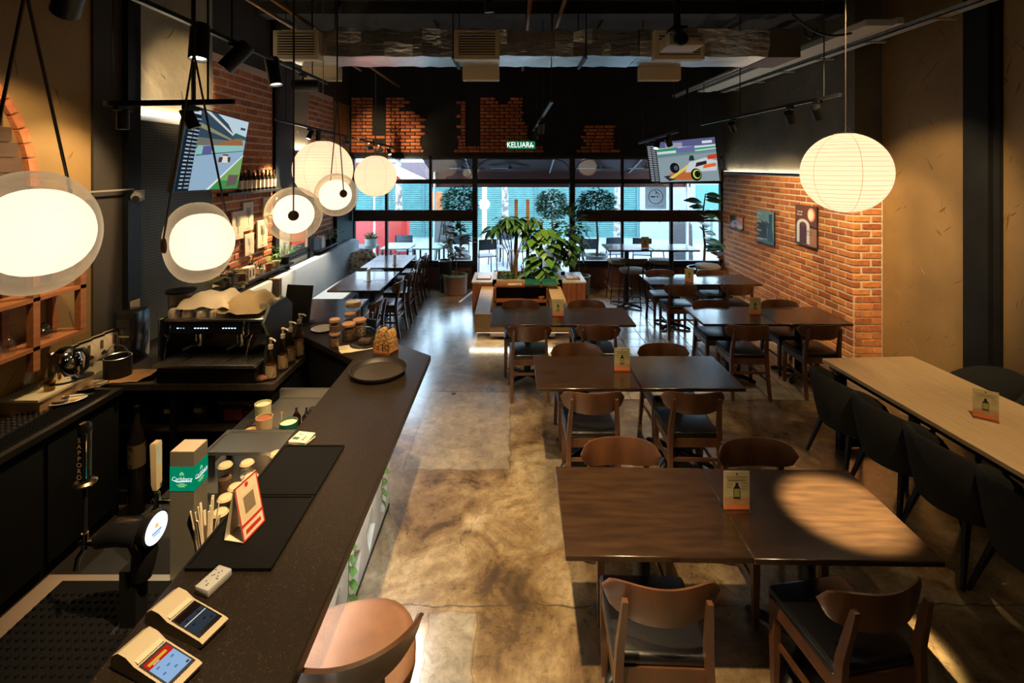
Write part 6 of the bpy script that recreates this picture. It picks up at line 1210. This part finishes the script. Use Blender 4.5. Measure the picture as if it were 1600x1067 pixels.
poster('brown poster with a bent white sleeve, under the lantern', yw(1248), yw(1282), zz(380, 1265)-.03, zz(321, 1265), [(B_(0, 1, 0, 1), (92, 58, 42)), (B_(0, .3, 0, .55), (52, 36, 30)), ([(.62, .52), (1, .48), (1, .45), (.62, .49)], (20, 16, 16)), (B_(.66, 1, .0, .44), (150, 105, 75)), (arch(.38, .48, (.30, .17), (.17, .10), .04), (188, 192, 198)), (B_(.22, .54, .04, .47), (70, 30, 30)), (ring(.76, .78, .17, .17), (225, 140, 115)), (ring(.74, .78, .12, .13), (240, 215, 190))],
       [('Cake for', .10, .83, .075, (240, 230, 215)), ('the soul', .10, .755, .075, (240, 230, 215)), ('Coffee for', .52, .36, .07, (30, 26, 26)), ('the spirit', .52, .29, .07, (30, 26, 26))])
# no-smoking banner hung in the window
t = thing('no_smoking_banner', 'hanging grey banner with a no smoking symbol in the window', 'banner', (xcol(1023), YW-.07, 0)); w2 = (xcol(1039)-xcol(1006.5))/2; za, zb = zrow(326), zrow(291)
MB().box(-w2, w2, 0, .004, za, zb).build('banner_sheet', paper('banner_cloth', (.85, .87, .88), .8), t); MB().cyl((-w2-.01, .002, zb), (w2+.01, .002, zb), .008).build('top_rod', WHITE, t); MB().ell((0, .0, zb+.05), (.03, .02, .04), 12, 8).build('suction_hook', WHITE, t)
q = MB(); cz = (za+zb)/2+.02; Mx = frame((0, -.001, cz), (1, 0, 0), (0, 0, 1)); q.tube([(.145*math.cos(k*math.pi/16), .145*math.sin(k*math.pi/16), 0) for k in range(32)], .007, 4, True, Mx); q.build('ring_print', pr((120, 122, 122)), t, smooth=False)
q = MB(); q.box(-.10, -.01, -.012, .012, 0, .002, Mx).box(.02, .05, -.012, .012, 0, .002, Mx).tube([(.0, .05, 0), (.03, .09, 0), (.06, .06, 0), (.07, .03, 0)], .006, 4, False, Mx).tube([(-.02, .12, 0), (.02, .10, 0), (.0, .07, 0)], .006, 4, False, Mx); q.build('cigarette_print', pr((40, 42, 42)), t, smooth=False)
q = MB(); text_mb(q, 'THANK YOU FOR NOT SMOKING', .026, frame((0, -.002, za+.06), (1, 0, 0), (0, 0, 1)), sx=.85); q.build('lettering', pr((80, 82, 82)), t, smooth=False)
# ------------------------------------------------------------------ left wall shelves, prints, bottles, books, small plants
def wall_y(u, x): return -x*F/(CU-u)
SA = thing('wall_shelf', 'black wall shelf with little pots above the bench', 'shelf', (0, 0, 0)); MB().box(XL+.04, XL+.19, 5.30, 6.98, 1.085, 1.115).build('shelf_board', BLK, SA)
for y in (5.4, 6.2, 6.9): MB().box(XL+.04, XL+.16, y, y+.02, 1.03, 1.085).build('bracket', BLK, SA)
SBs = thing('wall_shelf', 'black wall shelf with books and ferns at the bench end', 'shelf', (0, 0, 0)); MB().box(XL+.04, XL+.19, 7.92, 8.96, 1.085, 1.115).build('shelf_board', BLK, SBs)
ST = thing('wall_shelf', 'high black shelf holding a row of labelled bottles', 'shelf', (0, 0, 0)); MB().box(XL+.04, XL+.17, 5.40, 6.68, 2.155, 2.185).build('shelf_board', BLK, ST)
for k in range(9):
    y = 5.74+.10*k; t = thing('wine_bottle', '%s labelled bottle from the left on the high shelf' % 'first second third fourth fifth sixth seventh eighth ninth'.split()[k], 'bottle', (XL+.11, y, 2.185), 0, 'bottles on the high shelf')
    MB().lathe([(0, 0), (.034, 0), (.036, .006), (.036, .15), (.014, .20), (.013, .255), (0, .256)], 14).build('bottle_body', pm('bottle_dark', (.03, .022, .014), .15, coat=.4), t); MB().lathe([(.0368, .03), (.0368, .13)], 14).build('paper_label', pm('label_cream', (.62, .52, .40), .6), t); MB().lathe([(0, .256), (.0145, .256), (.0145, .225), (.0135, .22)], 10).build('capsule', BRASS if k % 2 else BLK, t)
DRY = pm('dried_grass', (.42, .20, .06), .8, rnd=.4, var=(6, (.32, .05, .02)))
for k in range(4):
    t = thing('dried_flowers', '%s bunch of dried red and gold stems behind the bottles' % 'first second third fourth'.split()[k], 'dried flowers', (XL+.055, 5.76+.23*k, 2.185), 0, 'dried bunches on the high shelf'); rv = random.Random(20+k); q = MB()
    for i in range(70):
        h = rv.uniform(.12, .44); a = rv.uniform(0, 6.28); r_ = rv.uniform(0, .07)*(h/.4); leaf_geo(q, (abs(r_*math.cos(a))*.5+.005, r_*math.sin(a), h), (math.cos(a)*.4+.2, math.sin(a), rv.uniform(.2, 1)), (1, 0, .3), .035, .012)
    o = q.build('seed_heads', DRY, t, smooth=False); o['kind'] = 'stuff'
    for i in range(5): MB().cyl((0.01, .012*(i-2), 0), (.02, .025*(i-2), .30), .0015, None, 4).build('stalk', STEM, t)
FRM = pm('print_paper', (.62, .52, .40), .7)
labs = ['large leaf print lowest left of the group on the brick', 'botanical print with upright sprig, upper middle of the group', 'faint botanical print above the succulent pots', 'botanical print with dark leaf, right of the group', 'small botanical print highest at the right']
for k, (u0, u1, v0, v1) in enumerate(((362, 379.5, 330, 374), (379.5, 395, 316, 360), (382, 396, 365, 398), (402, 417, 344, 386), (411, 425, 308, 336))):
    xx = -3.27; y0, y1 = wall_y(u0, xx), wall_y(u1, xx); yc = (y0+y1)/2; z1, z0 = EYE-(v0-CV)*yc/F, EYE-(v1-CV)*yc/F
    t = thing('botanical_print', labs[k], 'picture', (xx, yc, (z0+z1)/2)); w, h = (y1-y0)/2, (z1-z0)/2
    MB().box(-.012, .008, -w, w, -h, h).build('board', FRM, t); q = MB(); Mx = frame((.0085, 0, 0), (0, 1, 0), (0, 0, 1)); q.box(-.003, .003, -h*.6, h*.45, 0, .001, Mx)
    for s in (-1, 1):
        for i in range(6): z = -h*.1+i*h*.12; q.prism([(0, z), (s*w*.25, z+h*.05), (s*w*.5, z+h*.16), (s*w*.2, z+h*.12)][::s], 0, .001, Mx)
    q.build('leaf_drawing', pr((70, 80, 66) if k != 2 else (170, 160, 140)), t, smooth=False)
    q = MB(); q.box(-w*.5, w*.3, -h*.85, -h*.82, 0, .001, Mx); q.build('red_caption', pr((190, 90, 70)), t, smooth=False)
# cream panel with rails and the orange picture between the brick bays
t = struct(MB().box(XL, XL+.05, 6.84, 7.78, .95, 1.60).build('trim_3', pm('cream_panel', (.46, .42, .32), .5)))
for z in (1.10, 1.17): MB().box(XL+.05, XL+.08, 6.84, 7.78, z, z+.03).build('rail', BLK, t)
tag(MB().box(0, .02, -.25, .25, -.10, .10).build('orange_picture', pm('orange_print', (.55, .10, .035), .6, var=(6, (.38, .06, .03))), loc=(XL+.06, 7.40, 1.40)), 'orange picture below the front facing glass globe', 'picture')
def small_pot(label, x, y, z, r, h, mat, kind, seed):
    t = thing('potted_plant', label, 'plant', (x, y, z)); MB().lathe([(0, 0), (r*.72, 0), (r, h), (r*1.04, h), (r*.9, h-.008), (0, h-.012)], 16).build('pot', mat, t); rv = random.Random(seed); q = MB()
    n = {'succulent': 22, 'bush': 60, 'fern': 130}[kind]
    for i in range(n):
        a = rv.uniform(0, 6.28); e = rv.uniform(.2, 1.4)
        if kind == 'succulent': leaf_geo(q, (0, 0, h-.01), (math.cos(a)*math.cos(e), math.sin(a)*math.cos(e), math.sin(e)), (0, 0, 1), r*1.5, r*.4)
        elif kind == 'bush': hh = rv.uniform(0, .09); rr = rv.uniform(0, r*1.1); leaf_geo(q, (rr*math.cos(a), rr*math.sin(a), h+hh), (math.cos(a), math.sin(a), rv.uniform(-.2, .9)), (0, 0, 1), .03, .02)
        else:
            l = rv.uniform(.10, .24); s = rv.uniform(.3, 1); p = (max(-r*1.2, math.cos(a)*l*s*.8), math.sin(a)*l*s, h+.22*s*rv.uniform(.4, 1)); leaf_geo(q, p, (math.cos(a), math.sin(a), .2), (0, 0, 1), .05, .014)
    o = q.build('foliage', LEAFM if kind != 'succulent' else LEAFD, t, smooth=False); o['kind'] = 'stuff'
    if kind == 'fern':
        for i in range(5): a = i*1.25; MB().tube([(0, 0, h-.01), (.05*math.cos(a), .05*math.sin(a), h+.12), (max(-r, .12*math.cos(a)), .12*math.sin(a), h+.2)], .0025, 4).build('frond_stem', STEM, t)
small_pot('white pot with spiky succulent, first on the black shelf', XL+.12, 6.17, 1.115, .05, .085, WHITE, 'succulent', 1); small_pot('taller succulent behind the boxes on the black shelf', XL+.10, 6.03, 1.115, .045, .16, TERRA, 'succulent', 2)
small_pot('terracotta pot with green plant on the black shelf', XL+.12, 6.40, 1.115, .048, .09, TERRA, 'bush', 3); small_pot('cream pot with small bush on the black shelf', XL+.12, 6.60, 1.115, .05, .09, CERAM, 'bush', 4); small_pot('fern in a dark pot at the end of the black shelf', XL+.13, 6.84, 1.115, .06, .10, BLK, 'fern', 5)
small_pot('tiny terracotta pot beside the books', XL+.12, 8.26, 1.115, .04, .07, TERRA, 'bush', 6); small_pot('left fern on the shelf at the bench end', XL+.13, 8.46, 1.115, .06, .09, BLK, 'fern', 7); small_pot('right fern on the shelf at the bench end', XL+.13, 8.72, 1.115, .06, .09, BLK, 'fern', 8)
for k in range(5): tag(MB().rbox(-.06, .06, -.024, .024, 0, .18+.02*(k % 2), .003, 1).build('book', [pr((40, 52, 72)), pr((60, 66, 80)), pr((170, 168, 165)), pr((190, 188, 182)), pr((150, 150, 150))][k], loc=(XL+.115, 7.97+.053*k, 1.115)), ['first dark blue', 'second dark blue', 'first pale grey', 'second pale grey', 'last grey'][k]+' book on the bench end shelf', 'book', 'books on the bench end shelf')
for k in range(3):
    t = thing('product_box', ['brown', 'first white', 'second white'][k]+' product box beside the succulents on the shelf', 'box', (XL+.115, 5.80+.075*k, 1.115), 0); MB().box(-.045, .045, -.032, .032, 0, .15).build('box_body', [pr((110, 72, 48)), pr((205, 190, 165)), pr((212, 200, 178))][k], t); MB().box(.045, .046, -.015, .015, .03, .12).build('printed_text', pr((60, 52, 44)), t, smooth=False)
for k in range(3): jar('shelf_jar', ['first', 'second', 'third'][k]+' dark glass jar at the near end of the black shelf', (XL+.11, 5.42+.11*k, 1.115), .042, .15, None, 0, BLK, .02, glass('smoke_glass', (.35, .36, .36)), 'jars on the black shelf')
# broad leaved plant behind the coffee machine
t = thing('potted_plant', 'broad leaved plant behind the coffee machine', 'plant', (-2.62, 4.5, 0)); MB().lathe([(0, 0), (.12, 0), (.16, .5), (.15, .5), (0, .46)], 20).build('pot', CONC, t); BL_ = leaf_mesh('leaf', pm('leaf_olive', (.17, .16, .06), .5, var=(4, (.10, .12, .05)), rnd=.3), 1, .5); rv = random.Random(2)
for k in range(16): a = rv.uniform(0, 6.28); z = rv.uniform(1.25, 1.55); place_leaf(BL_, t, (.05*math.cos(a), .05*math.sin(a), z), (math.cos(a), math.sin(a), rv.uniform(-.1, .5)), (0, 0, 1), rv.uniform(.16, .26))
MB().cyl((0, 0, .46), (0, 0, 1.5), .014, .008, 8).build('stem', STEM, t)
# ------------------------------------------------------------------ plants of the planter and by the window
BIG = leaf_mesh('leaf', LEAFM, 1, .80, .15, .25, 5); MEDL = leaf_mesh('leaf', LEAFD, 1, .6, .2, .2, 4); OVL = leaf_mesh('leaf', pm('leaf_fiddle', (.022, .12, .045), .38, var=(4, (.05, .20, .07)), rnd=.3), 1, .58, .2, .12, 5); LONG = leaf_mesh('leaf', LEAFD, 1, .34, .25, .55, 5)
t = thing('climbing_pothos', 'bright green large leaved climber in the middle of the planter', 'plant', (.50, 8.66, .44)); rv = random.Random(31)
for k in range(64): a = rv.uniform(-3.3, .3); z = rv.uniform(.05, 1.08); r_ = .10+.14*rv.random(); place_leaf(BIG, t, (r_*math.cos(a)+.05*math.sin(z*4), r_*math.sin(a)*.7, z), (math.cos(a), math.sin(a), rv.uniform(-.9, .0)), (math.cos(a)*.6, math.sin(a)*.6, 1), rv.uniform(.17, .30))
MB().cyl((0, 0, 0), (.02, 0, 1.05), .04, .03, 10).build('moss_pole', STEM, t)
t = thing('umbrella_plant', 'umbrella plant with drooping leaves on the left post', 'plant', (.02, 8.70, .44)); rv = random.Random(32)
for c in ((-.24, 0, .95), (-.06, -.06, 1.08), (.13, -.03, 1.06), (-.36, .05, .90), (.27, .04, 1.0), (-.15, .08, 1.05), (.05, -.1, .98), (.33, -.08, 1.08)):
    for k in range(14): a = 6.28*k/14+rv.uniform(-.2, .2); place_leaf(LONG, t, (c[0], c[1], c[2]+rv.uniform(-.03, .06)), (math.cos(a), math.sin(a), rv.uniform(-.5, .3)), (0, 0, 1), rv.uniform(.22, .33))
    MB().tube([(.0, 0, .0), (c[0]*.3, c[1]*.3, .5), c], .009, 6).build('stem', STEM, t)
t = thing('leafy_ficus', 'dense dark green ficus at the right of the planter', 'plant', (.76, 8.95, .44)); rv = random.Random(33)
for k in range(290):
    a = rv.uniform(0, 6.28); e = math.acos(rv.uniform(-1, 1)); r_ = rv.uniform(.55, 1); p = (.30+.33*r_*math.sin(e)*math.cos(a), .26*r_*math.sin(e)*math.sin(a), .76+.54*r_*math.cos(e)); place_leaf(MEDL, t, p, (math.sin(e)*math.cos(a), math.sin(e)*math.sin(a), math.cos(e)-.5), (0, 0, 1), rv.uniform(.11, .18))
for k in range(3): MB().tube([(.0, 0, 0), (.08*k, .02*k, .4), (.12+.12*k, 0, .85)], [.014, .011, .006], 6).build('trunk', STEM, t)
t = thing('bromeliad', 'red bromeliad low in the planter', 'plant', (.18, 8.62, .44)); RB = leaf_mesh('leaf', pm('red_bract', (.42, .05, .02), .45, rnd=.3), 1, .3); rv = random.Random(34)
for k in range(14): a = rv.uniform(0, 6.28); place_leaf(RB, t, (0, 0, .03+.016*k), (math.cos(a)*.6, math.sin(a)*.6, .7), (0, 0, 1), rv.uniform(.07, .12))
MB().cyl((0, 0, 0), (0, 0, .26), .012, .006, 6).build('stem', STEM, t)
YB = pm('leaf_yellow', (.30, .36, .07), .45, var=(5, (.12, .25, .04)), rnd=.3)
for k, (x, y, mt, n, lab) in enumerate(((-.10, 8.62, LEAFM, 80, 'low green fern at the left of the planter'), (.38, 8.62, YB, 80, 'low variegated plant in the planter'), (.62, 8.62, YB, 70, 'low yellow green plant at the planter corner'))):
    t = thing('ground_plant', lab, 'plant', (x, y, .44)); rv = random.Random(40+k); q = MB()
    for i in range(n*2): a = rv.uniform(0, 6.28); r_ = rv.uniform(0, .15); leaf_geo(q, (r_*math.cos(a), r_*.6*math.sin(a), rv.uniform(0, .16)*(1-r_*3)+.01), (math.cos(a), math.sin(a), rv.uniform(.1, 1)), (0, 0, 1), rv.uniform(.05, .09), rv.uniform(.02, .04))
    o = q.build('foliage', mt, t, smooth=False); o['kind'] = 'stuff'
def pot_plant(label, loc, r, h, potm, extra=None):
    t = thing('potted_plant', label, 'plant', loc); MB().lathe([(0, 0), (r*.86, 0), (r*.94, .01), (r, h*.96), (r*1.03, h), (r*.9, h), (r*.88, h-.04), (0, h-.05)], 26).build('pot', potm, t); MB().lathe([(0, h-.045), (r*.87, h-.045)], 20).build('soil', SOIL, t); return t
p = G(714, 452); t = pot_plant('croton in a terracotta pot left of the doorway', (p.x, p.y-.28, 0), .235, .36, pm('pot_brown', (.16, .075, .05), .55)); rv = random.Random(50); CRO = leaf_mesh('leaf', LEAFR, 1, .42, .2, .2, 4)
MB().tube([(0, 0, .3), (.02, 0, .55), (0, 0, .8)], .012, 6).build('trunk', STEM, t)
for k in range(120): a = rv.uniform(0, 6.28); z = rv.uniform(.72, 1.30); r_ = .04+.20*math.sin(math.pi*(z-.66)/.72)*rv.random(); place_leaf(CRO, t, (r_*math.cos(a), r_*math.sin(a), z), (math.cos(a), math.sin(a), rv.uniform(-.2, .8)), (0, 0, 1), rv.uniform(.17, .26))
q = MB()
for k in range(260): a = rv.uniform(0, 6.28); r_ = rv.uniform(.12, .27); leaf_geo(q, (r_*math.cos(a), r_*math.sin(a), .37-max(0, r_-.23)*2*rv.random()), (math.cos(a), math.sin(a), rv.uniform(-.6, .5)), (0, 0, 1), .05, .012)
o = q.build('ground_cover', LEAFM, t, smooth=False); o['kind'] = 'stuff'
t = thing('umbrella_stand', 'tall black bin standing left of the croton pot', 'bin', (G(699, 449).x, 9.62, 0)); MB().lathe([(0, 0), (.10, 0), (.115, .02), (.125, .62), (.13, .63), (.11, .63), (.10, .05), (0, .05)], 20).build('bin_body', BLK, t); MB().lathe([(.128, .60), (.134, .61), (.128, .62)], 20).build('rim_band', STEEL, t)
t = pot_plant('red leaved croton in a brown pot behind the planter', (1.30, 9.45, 0), .22, .36, pm('pot_olive', (.12, .085, .045), .6)); MB().tube([(0, 0, .3), (0, 0, .9)], .012, 6).build('trunk', STEM, t); rv = random.Random(51)
for k in range(36): a = rv.uniform(0, 6.28); z = rv.uniform(.75, 1.15); place_leaf(CRO, t, (.07*rv.random()*math.cos(a), .07*math.sin(a), z), (math.cos(a), math.sin(a), rv.uniform(-.2, .8)), (0, 0, 1), rv.uniform(.12, .19))
t = pot_plant('fiddle leaf plant with big leaves in the right window corner', (3.70, 9.40, 0), .30, .52, BLK); MB().tube([(0, 0, .45), (.03, 0, .95), (-.02, 0, 1.5), (.04, 0, 1.95)], [.028, .024, .018, .010], 8).build('trunk', STEM, t); rv = random.Random(52)
for k in range(22):
    a = rv.choice([rv.uniform(2.4, 4.3), rv.uniform(-.9, .9), rv.uniform(4.3, 5.2)]); z = .85+1.2*k/22; place_leaf(OVL, t, (.03*math.cos(a), .03*math.sin(a)-.02, z), (math.cos(a), .5*math.sin(a)-.25, rv.uniform(-.35, .35)), (0, -.6, 1), rv.uniform(.26, .38)); 
# ------------------------------------------------------------------ outside: patio, street and the building across
PAVE = pm('paving', (.30, .33, .36), .5, var=(2, (.22, .25, .28)))
struct(MB().box(-12, 12, YW+.1, 30, -.14, -.02).build('ground_outside', PAVE))
t = thing('shuttered_building', 'shopfront across the street with teal roller shutters', 'building', (0, 17.0, 0))
SHT = pm('teal_shutter', (.10, .26, .255), .5, var=(3, (.08, .205, .20)))
for k, (u0, u1) in enumerate(((540, 660), (664, 742), (746, 835), (839, 900), (903, 994))):
    x0, x1 = (u0-CU)*17/F, (u1-CU)*17/F; q = MB(); n = 30; prof = []
    for i in range(n+1):
        z = -.1+1.95*i/n; prof += [(x0, 0, z), (x1, 0, z), (x0, -.035, z+.03), (x1, -.035, z+.03)]
    fs = [(2*i, 2*i+1, 2*i+3, 2*i+2) for i in range(2*n+1)]; o = q.add(prof, fs).build('roller_shutter', SHT, t, smooth=False); MB().box(x1, x1+.09, -.05, .05, -.1, 1.95).build('guide_rail', pm('teal_dark', (.05, .15, .16), .5), t)
MB().box(-6.5, 4.5, -.06, .5, 1.93, 2.6).build('facade', pm('facade_plum', (.15, .10, .11), .7), t); MB().box(4.45, 12, -.05, .5, -.1, 2.6).build('white_wall', pm('white_facade', (.30, .32, .34), .7), t); MB().box(-12, -6.0, -.02, .5, -.1, 2.6).build('facade', pm('facade_plum', (0, 0, 0)), t)
t = thing('patio_awning', 'brown sloping awning over the patio outside', 'awning', (0, 0, 0)); AW = pm('awning_brown', (.065, .036, .036), .8, var=(3, (.052, .028, .028)))
MB().prism([(10.15, 2.74), (11.7, 2.33), (11.7, 2.36), (10.15, 2.78)], -1.95, 4.3, frame((0, 0, 0), (0, 1, 0), (0, 0, 1))).build('canopy', AW, t); MB().box(-1.95, 4.3, 11.7, 11.73, 1.97, 2.36).build('valance', pm('valance_red', (.10, .035, .03), .8), t)
for x in (-1.85, 4.2): MB().cyl((x, 11.66, -.02), (x, 11.66, 2.35), .03, None, 10).build('post', WHITE, t)
for x in (-1.0, .9, 2.8): MB().cyl((x, 10.2, 2.70), (x, 11.65, 2.32), .02, None, 8).build('rafter', pm('rafter_grey', (.4, .42, .44), .5), t)
for k, u in enumerate((722, 797, 935, 1010)):
    p = W(u, 263, 10.9); t = thing('ceiling_fan', ['first', 'second', 'third', 'fourth'][k]+' patio ceiling fan from the left, under the awning', 'fan', p, 0, 'patio fans'); MB().lathe([(0, -.04), (.06, -.03), (.07, .0), (.05, .04), (0, .05)], 16).build('motor', pm('fan_grey', (.12, .13, .14), .4), t); MB().cyl((0, 0, .04), (0, 0, .14), .012).build('rod', BLK, t)
    for j in range(3): a = R(8+120*j+25*k); MB().box(.06, .50, -.05, .05, -.004, .004, Matrix.Rotation(a, 4, 'Z') @ Matrix.Rotation(R(10), 4, 'X')).build('blade', pm('fan_grey', (0, 0, 0)), t)
t = thing('patio_umbrella', 'red parasol on the patio behind the left window', 'parasol', W(585, 272, 12.2)); REDC = paper('red_canvas', (.42, .022, .016), .3); z0 = t.location.z; t.location.z = 0; n = 8
for j in range(n):
    a0, a1 = 2*math.pi*j/n, 2*math.pi*(j+1)/n; MB().add([(0, 0, 2.75), (1.35*math.cos(a0), 1.35*math.sin(a0), 2.12), (1.35*math.cos(a1), 1.35*math.sin(a1), 2.12), (0, 0, 2.74), (1.35*math.cos(a1), 1.35*math.sin(a1), 2.11), (1.35*math.cos(a0), 1.35*math.sin(a0), 2.11)], [(0, 1, 2), (3, 4, 5)]).build('canopy_panel', REDC if j != 7 else WHITE, t, smooth=False)
MB().cyl((0, 0, -.02), (0, 0, 2.75), .025, None, 10).build('pole', WHITE, t); MB().lathe([(0, -.02), (.25, -.02), (.25, .05), (.05, .1), (0, .1)], 20).build('foot', CONC, t)
t = thing('street_sign', 'white pole with a round sign across the street', 'sign', ((757-CU)*14.5/F, 14.5, -.02)); MB().cyl((0, 0, 0), (0, 0, 2.6), .07, None, 12).build('pole', WHITE, t); MB().lathe([(0, 0), (.17, 0), (.17, .02), (0, .02)], 24, M=frame((0, -.09, 1.36), (1, 0, 0), (0, 0, 1))).build('sign_disc', pm('sign_grey', (.6, .62, .64), .4), t)
TR_ = pm('pale_trunk', (.38, .36, .32), .8, var=(8, (.14, .13, .12), (1, 1, 1), .45, .6))
for k, u in enumerate((622, 788, 964)): tag(MB().tube([((u-CU)*15.5/F, 15.5, -.02), ((u-CU)*15.5/F+.03, 15.5, 1.2), ((u-CU)*15.5/F, 15.5, 3.0)], [.13, .11, .09], 10).build('street_tree', TR_), ['pale mottled street tree trunk at the left window', 'pale mottled street tree trunk behind the doorway', 'pale mottled street tree trunk at the right window'][k], 'tree trunk')
def out_tree(label, u, v, d, rw, rh, ztrunk, mat, seed, n=1500, potm=CONC):
    p = W(u, v, d); t = thing('potted_tree', label, 'tree', (p.x, d, -.02)); rv = random.Random(seed); zc = p.z; q = MB()
    for i in range(n):
        a = rv.uniform(0, 6.28); e = math.acos(rv.uniform(-1, 1)); r_ = rv.uniform(.35, 1)**.6; leaf_geo(q, (rw*r_*math.sin(e)*math.cos(a), rw*r_*math.sin(e)*math.sin(a), zc+rh*r_*math.cos(e)), (math.cos(a), math.sin(a), rv.uniform(-.5, .6)), (0, 0, 1), rv.uniform(.07, .13), rv.uniform(.035, .06))
    o = q.build('foliage', mat, t, smooth=False); o['kind'] = 'stuff'
    MB().tube([(0, 0, .4), (.03, 0, .9), (-.02, 0, zc)], [.03, .025, .012], 8).build('trunk', STEM, t); MB().lathe([(0, 0), (.22, 0), (.25, .55), (.22, .55), (.2, .5), (0, .5)], 22).build('pot', potm, t)
out_tree('round leafy tree in a grey pot left of the doorway, outside', 718, 318, 10.6, .38, .42, 1, LEAFB, 60); out_tree('pale leafy tree outside behind the planter', 862, 318, 11.6, .36, .38, 1, LEAFB, 61); out_tree('round leafy tree in a grey pot right of the doorway, outside', 932, 318, 10.7, .40, .36, 1, LEAFB, 62)
# patio furniture
def patio_chair():
    t = thing('patio_chair', 'x', 'chair'); MB().rbox(-.21, .21, -.2, .2, .43, .455, .01, 1).build('seat', pm('seat_grey', (.14, .16, .20), .7), t); MB().rbox(-.20, .20, -.215, -.19, .60, .84, .02, 2).build('backrest', pm('back_slate', (.06, .085, .12), .7), t)
    for s in (-1, 1): MB().tube([(.22*s, -.24, 0), (.205*s, -.20, .45), (.20*s, -.22, .84)], .012, 6).build('rear_leg', BLK, t); MB().cyl((.22*s, .22, 0), (.20*s, .19, .44), .012, None, 6).build('leg', BLK, t)
    return t
pc = patio_chair(); PS = ((-.62, 11.2, 20, 'patio chair just outside the left of the doorway'), (-.30, 12.4, 150, 'patio chair seen through the doorway, farther one'), (.18, 11.9, 60, 'patio chair seen through the doorway beside the post'), (1.75, 11.3, 0, 'dark patio chair behind the tall bar table, left'), (2.35, 11.5, 10, 'dark patio chair behind the tall bar table, middle'), (3.05, 11.4, -15, 'dark patio chair behind the tall bar table, right'), (-1.25, 11.6, 180, 'patio chair beside the mint topped tables'), (-2.6, 11.9, 0, 'patio chair behind the mint topped tables'))
for i, (x, y, rz, lab) in enumerate(PS):
    if i == 0: pc.location = (x, y, -.02); pc.rotation_euler = (0, 0, R(rz)); pc['label'] = lab; pc['group'] = 'patio chairs'
    else: dup(pc, (x, y, -.02), R(rz), lab, 'patio chairs')
def patio_table(label, x, y, w, d, top): 
    t = thing('patio_table', label, 'table', (x, y, -.02)); MB().rbox(-w/2, w/2, -d/2, d/2, .70, .73, .004, 1).build('tabletop', top, t)
    for sx in (-1, 1):
        for sy in (-1, 1): MB().box(sx*(w/2-.04)-.018, sx*(w/2-.04)+.018, sy*(d/2-.04)-.018, sy*(d/2-.04)+.018, 0, .70).build('leg', BLK, t)
MINT = pm('mint_top', (.50, .70, .60), .25); patio_table('left mint topped patio table outside the window', -2.52, 10.85, .62, .8, MINT); patio_table('right mint topped patio table outside the window', -1.84, 10.85, .62, .8, MINT); patio_table('dark patio table in the far left window corner', -3.35, 10.75, .7, .6, pm('patio_dark', (.05, .055, .06), .4)); patio_table('pale patio table out through the doorway', .05, 13.0, .8, .7, pm('patio_pale', (.4, .42, .44), .4))
t = pot_plant('succulent in a round grey pot on the dark patio table', (-3.12, 10.75, .71), .13, .17, pm('pot_sage', (.22, .26, .24), .6)); rv = random.Random(71); q = MB()
for k in range(40): a = rv.uniform(0, 6.28); e = rv.uniform(.1, 1.3); leaf_geo(q, (0, 0, .15), (math.cos(a)*math.cos(e), math.sin(a)*math.cos(e), math.sin(e)), (0, 0, 1), .2, .05)
o = q.build('foliage', LEAFR, t, smooth=False); o['kind'] = 'stuff'
tag(MB().rbox(-1.15, 1.15, -.2, .2, 0, 1.15, .05, 2).build('red_cabinet', pm('cooler_red', (.50, .03, .025), .4), loc=(-4.1, 13.9, -.02)), 'red cabinet outside the far left window', 'cabinet'); tag(MB().box(-.16, .16, -.02, .02, 0, .62).build('orange_board', pm('board_orange', (.72, .24, .08), .6), loc=((680-CU)*13/F, 13.2, 1.15)), 'orange board standing by the street', 'sign'); MB().cyl((0, 0, -1.17), (0, 0, 0), .02).build('stand_pole', BLK, bpy.data.objects['orange_board'])
t = thing('menu_easel', 'grey board on a black easel outside the left window', 'easel', ((692-CU)*11.4/F, 11.4, -.02)); MB().box(-.22, .22, 0, .02, .55, 1.20, Matrix.Rotation(R(-8), 4, 'X')).build('board', pm('easel_grey', (.34, .36, .37), .6), t)
for s in (-1, 1): MB().cyl((.2*s, -.1, 0), (.03*s, .06, 1.2), .014, None, 6).build('leg', BLK, t)
MB().cyl((0, .35, 0), (0, .06, 1.15), .014, None, 6).build('leg', BLK, t)
tag(MB().loft([(0, 0, 0, .22, .22), (0, 0, 1.0, .20, .18), (0, 0, 1.08, .14, .12)]).build('street_bin', pm('bin_dark', (.03, .033, .04), .6), loc=((1065-CU)*12.5/F, 12.5, -.02)), 'dark bin on the street behind the tall bar table', 'bin')
tag(MB().box(-.5, .5, -.03, .03, .9, 1.9).box(-.03, .03, -.03, .03, 0, .9).build('green_shop_sign', pm('sign_teal', (.06, .20, .17), .6), loc=((1112-CU)*15.5/F, 15.5, -.02)), 'teal shop board in the far right window corner', 'sign')
